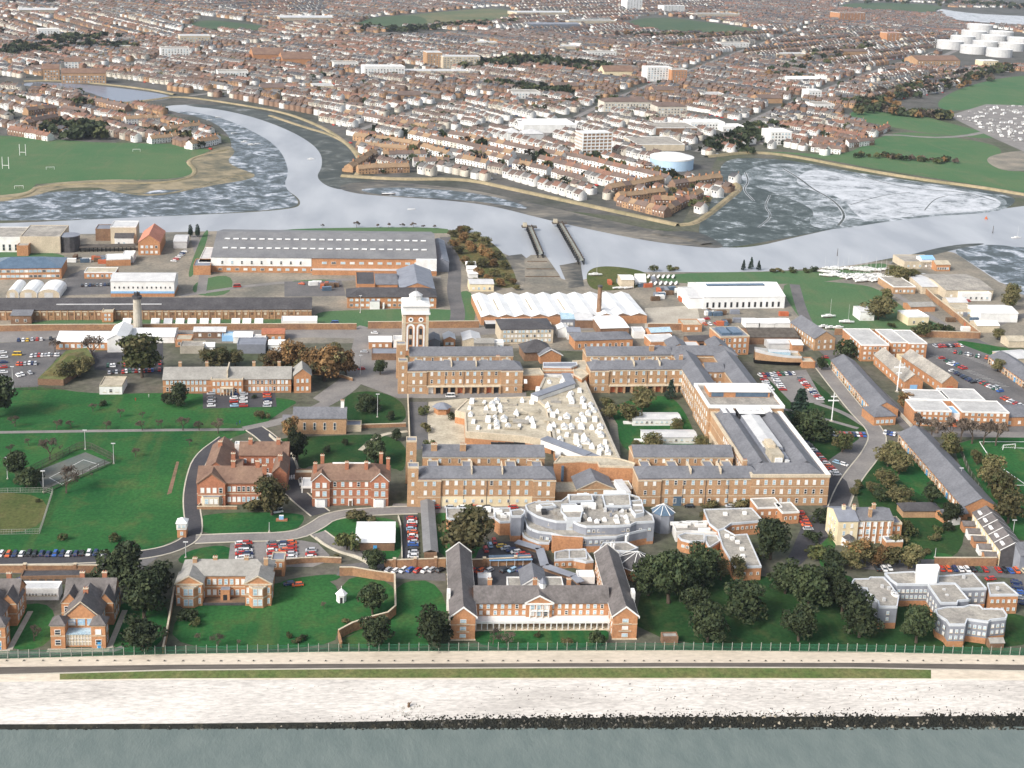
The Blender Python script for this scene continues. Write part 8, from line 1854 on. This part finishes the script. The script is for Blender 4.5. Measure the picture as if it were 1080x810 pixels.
for px,py,c,l in ((167,619,'orange','orange car in the small yard behind the white corridor'),(22,613,'navy','navy car in the yard left behind the white corridor'),(64,613,'white','white car in the yard behind the white corridor'),(305,617,'navy','navy car parked beside the brick gatehouse'),(314,618,'orange','orange car parked beside the brick gatehouse'),(321,512,'white','white car before the low white garages'),(320,505,'silver','silver car behind the low white garages'),(906,398,'white','white car on the lane beside the far stable range'),(960,438,'silver','silver car on the lane near the flats'),(870,378,'red','red car near the grey-roofed house'),(745,337,'red','red car on the boat yard concrete'),(318,300,'orange','orange car by the warehouse front road'),(1002,294,'navy','navy car in the works yard, upper'),(1020,318,'red','red car in the works yard, middle'),(1000,319,'blue','blue lorry-sized car in the works yard'),(395,352,'white','white car on the road left of the water tower'),(384,372,'silver','silver car on the road below the water tower'),(381,390,'red','red car on the road near the far range')):
    car(px,py,R.uniform(-.3,.3),c,l,'single parked cars','car',py>500)
# ---------------------------------------------------------------- boats
sp=[]
rb=random.Random(4)
for r0,(x0,x1,y,n) in enumerate(((866,884,288,4),(868,930,291.5,11),(888,940,294,10),(898,936,286,7))):
    for i in range(n): sp.append((x0+(x1-x0)*(i+.5)/n,y+rb.uniform(-.6,.6),rb.uniform(-.7,.7)))
boats('in the packed yacht park on the creek bank',sp[:20],'boats in the yacht park'); boats('of the second part of the packed yacht park',sp[20:],'boats in the yacht park')
boats('in the two lines of dinghies by the white hall',[(684+i*5.2,293,1.2,3) for i in range(6)]+[(651+i*6,305,.3,3) for i in range(3)]+[(686+i*5.4,300,1.2,3) for i in range(6)],'dinghies by the white hall')
boats('in the third part of the packed yacht park',[(904+i*5.0+rb.uniform(-1,1),297.5+rb.uniform(-.8,.8)-.25*i,rb.uniform(-.8,.8)) for i in range(9)]+[(872+i*5.2,284.6+rb.uniform(-.5,.5),rb.uniform(-.8,.8)) for i in range(10)],'boats in the yacht park')
boats('laid up on the green beside the white hut',[(874,335,.1,2),(893,341,-.1,2)],'yachts on the green',desc='white yacht with bare mast'); boats('at the lane below the green',[(868,346,.3,1),(876,347,.2,1),(884,347,.1,1)],'boats at the lane')
boats('lying on the mud at the creek bend',[(258,150,.4,1),(265,153,.2,1),(272,152,.3,3),(247,141,.5,3),(221,127,.4,3),(230,124,.1,3)],'boats on the mud',cradle=False,z=-.5); boats('afloat in the creek narrows',[(328,168,.2,1)],'boats afloat',cradle=False,z=-.9); boats('moored at the right edge of the creek',[(1072,251,.1,0)],'boats afloat',cradle=False,z=-.9); boats('afloat off the mud bank',[(434,221,.1,3)],'boats afloat',cradle=False,z=-.9)
boats('lying near the slipway top',[(628,291,0,2)],'boats near the slipway',desc='long white boat')
h_,c_,m_,r2=boat_mesh(12,'timber',False,False); put('boat',h_,None,G(410,205)+Vector((0,0,-.6)),.1,label='dark hulk lying on the mud by the creek',cat='boat')
t=Thing('covered_boat','large white shrink-wrapped boat cover by the creek','boat',(670,301),(681,301)); q=MB().box(0,t.W,0,6,0,2.2,'white_bright'); q.gable(0,t.W,0,6,2.2,5,'x','white_bright',.1,end='white_bright'); t.part('cover',q); t.part('cradle',MB().box(.5,t.W-.5,-.1,0,0,.6,'timber'))
for px,py,l in ((883,270,'thin beacon post standing in the creek'),(1047,246,'thin beacon post in the creek near the right edge')): mast('beacon_post',l,'post',px,py,8,.25,'timber_grey',base=False)
put('buoy',MB().cyl(0,0,1.4,.9,0,1.6,'door_orange',8).cyl(0,0,.5,.1,1.6,3,'door_orange',6).mesh('buoy'),None,G(1040,231),label='orange buoy in the creek at the right',cat='buoy')
# ---------------------------------------------------------------- masts and small things
mast('flagstaff','tall white flagstaff with yard arms on the lawn right of the front range','flagstaff',877,444,30,.28,'white_bright',((.72,5.5),(.86,3.0)))
mast('signal_mast','tall white mast with cross arm among the gabled stores','mast',946,413,33,.3,'white_bright',((.78,6.0),(.6,3)))
for px,py,n,l in ((90,474,20,'floodlight pole at the far corner of the tennis court'),(120,489,21,'floodlight pole at the right corner of the tennis court'),(8,505,22,'floodlight pole at the left edge near the tennis court'),(46,519,22,'floodlight pole at the near corner of the tennis court'),(14,413,26,'lamp pole at the left end of the upper car park'),(196,588,16,'lamp pole on the bend of the dark road near the kiosk'),(318,515,12,'lamp pole beside the white garages'),(398,440,24,'lamp pole in the garden left of the far range'),(380,395,20,'lamp pole on the road below the water tower'),(284,561,10,'pale post on the mansion lawn'),(986,588,10,'lamp pole beside the garden wall of the villa'),(1068,565,16,'lamp pole along the right hand sports field'),(1012,512,18,'lamp pole beside the lane at the sports field'),(380,330,18,'lamp pole on the green strip by the dockyard wall')):
    mast('lamp_post',l,'lamp post',px,py,n,.13,'metal_pale',lamp=n>12)
for px,py,l in ((24,164,'white rugby posts, far pair on the left playing field'),(6,178,'white rugby posts, near pair on the left playing field')):
    o=put('rugby_posts',None,None,G(px,py),0,label=l,cat='goal',group='rugby posts'); q=MB()
    for x in (-2.8,2.8): q.box(x-.2,x+.2,-.2,.2,0,11,'white_bright')
    q.build('upright',o); MB().box(-2.6,2.6,-.15,.15,3,3.4,'white_bright',bottom=True).build('crossbar',o)
for px,py,l in ((144,160,'white goal on the far side of the left playing field'),(53,179,'white goal on the near side of the left playing field'),(20,199,'white goal at the lower left of the left playing field'),(1064,474,'white goal on the right hand sports field')):
    o=put('goal',None,None,G(px,py),.2,label=l,cat='goal',group='goals'); MB().box(-3.6,-3.35,-.12,.12,0,2.5,'white_bright').box(3.35,3.6,-.12,.12,0,2.5,'white_bright').box(-3.6,3.6,-.12,.12,2.4,2.65,'white_bright',bottom=True).build('frame',o); q=MB()
    for k in range(6): q.tube((-3.4+k*1.36,0,2.4),(-3.4+k*1.36,1.8,0),.03,.03,'white',3)
    q.build('net',o)
t=Thing('memorial_plinth','small brick plinth with blue and white top on the mansion lawn','plinth',(291,550),rot=0); t.part('base',MB().box(0,4.5,0,1.6,0,.7,'brick_red')); t.part('block',MB().box(1.2,3,.2,1.4,.7,2.2,'blue_trim','white'))
t=Thing('hut','small brown hut with pale roof inside the railings at the right','hut',(1057-12-0,687),rot=0)
t.block(0,1,5,3,2.6,'gx',1.0,'brick_brown','roof_grey',ov=.2)
t=Thing('hut','small grey hut against the railings right of the colonnaded block','hut',(699,682),rot=0); t.block(0,1,5.4,3,2.7,'flat',0,'brick_brown','roof_grey')
# white crowd control barriers on the dark road
t=Thing('road_barrier','row of short white bars across the dark road beside the mansion','barrier',(296,506),rot=.1)
for k in range(7): t.part('bar',MB().box(k*1.1,k*1.1+.7,-.25,.25,.1,.8,'white_bright'))
# people on the lawn path
def person(px,py,top,leg,label,face=0):
    b=MB(); g=G(px,py)
    me=bpy.data.meshes.new('body'); vs=[(0,0,.95),(0,0,1.2),(0,0,1.42),(0,0,1.52),(0,.02,1.66),(-.1,0,.9),(-.11,.05,.5),(-.12,0,.06),(-.12,-.12,.03),(.1,0,.9),(.11,-.06,.5),(.12,.06,.06),(.12,-.06,.03),(-.2,0,1.4),(-.25,.02,1.12),(-.24,-.1,.88),(.2,0,1.4),(.25,.02,1.12),(.24,-.1,.88)]
    es=[(0,1),(1,2),(2,3),(3,4),(0,5),(5,6),(6,7),(7,8),(0,9),(9,10),(10,11),(11,12),(2,13),(13,14),(14,15),(2,16),(16,17),(17,18)]
    me.from_pydata(vs,es,[]); o=put('person',me,None,(g.x,g.y,.09),face,label=label,cat='person')
    for n_ in (top,leg): me.materials.append(M[n_])
    rd=[.15,.15,.15,.06,.11,.1,.07,.05,.04,.1,.07,.05,.04,.07,.05,.035,.07,.05,.035]
    mo=o.modifiers.new('skin','SKIN'); sv=me.skin_vertices[0].data
    for v,r in zip(sv,rd): v.radius=(r,r)
    sv[0].use_root=True; o.modifiers.new('sub','SUBSURF').levels=1
person(250,449,'paint navy','dark','person in dark blue clothes walking on the lawn path near the road junction',.5); person(253,447,'paint blue','dark','person in blue top walking just behind another on the lawn path',.8); person(143,423,'paint red','dark','person in a red top on the upper part of the big left lawn',.2); person(157,419,'white','dark','person in a white top on the lawn below the barracks',1.2)

# beyond some three hundred, the farthest rows of cars become one object
allc=[o for o in COL.objects if o.get('category') in('car','van')]
rows={}
for o in allc: rows.setdefault(o['group'],[]).append(o)
far=sorted(rows.values(),key=lambda r:-min((o.location-CAM).length for o in r))
left=len(allc); VV=[];FF=[];MM=[];mn=[];off=0
for r in far:
    if left<=300: break
    if r[0]['group']=='single parked cars' or 'van' in r[0]['group']: continue
    for o in r:
        mw=Matrix.LocRotScale(o.location,o.rotation_euler,o.scale)
        for q in [o]+list(o.children):
            me=q.data; VV+=[tuple(mw@v.co) for v in me.vertices]
            for p in me.polygons:
                vs=list(p.vertices); FF.append([v+off for v in vs]); nm=me.materials[p.material_index].name
                if nm not in mn: mn.append(nm)
                MM.append(mn.index(nm))
            off+=len(me.vertices)
        left-=1
        for q in list(o.children): bpy.data.objects.remove(q)
        bpy.data.objects.remove(o)
if VV:
    me=bpy.data.meshes.new('distant_cars'); me.from_pydata(VV,[],FF); [me.materials.append(bpy.data.materials[n]) for n in mn]; me.polygons.foreach_set('material_index',MM); me.update()
    put('distant_cars',me,kind='stuff',label='small parked cars in the far car parks of the dockyard')
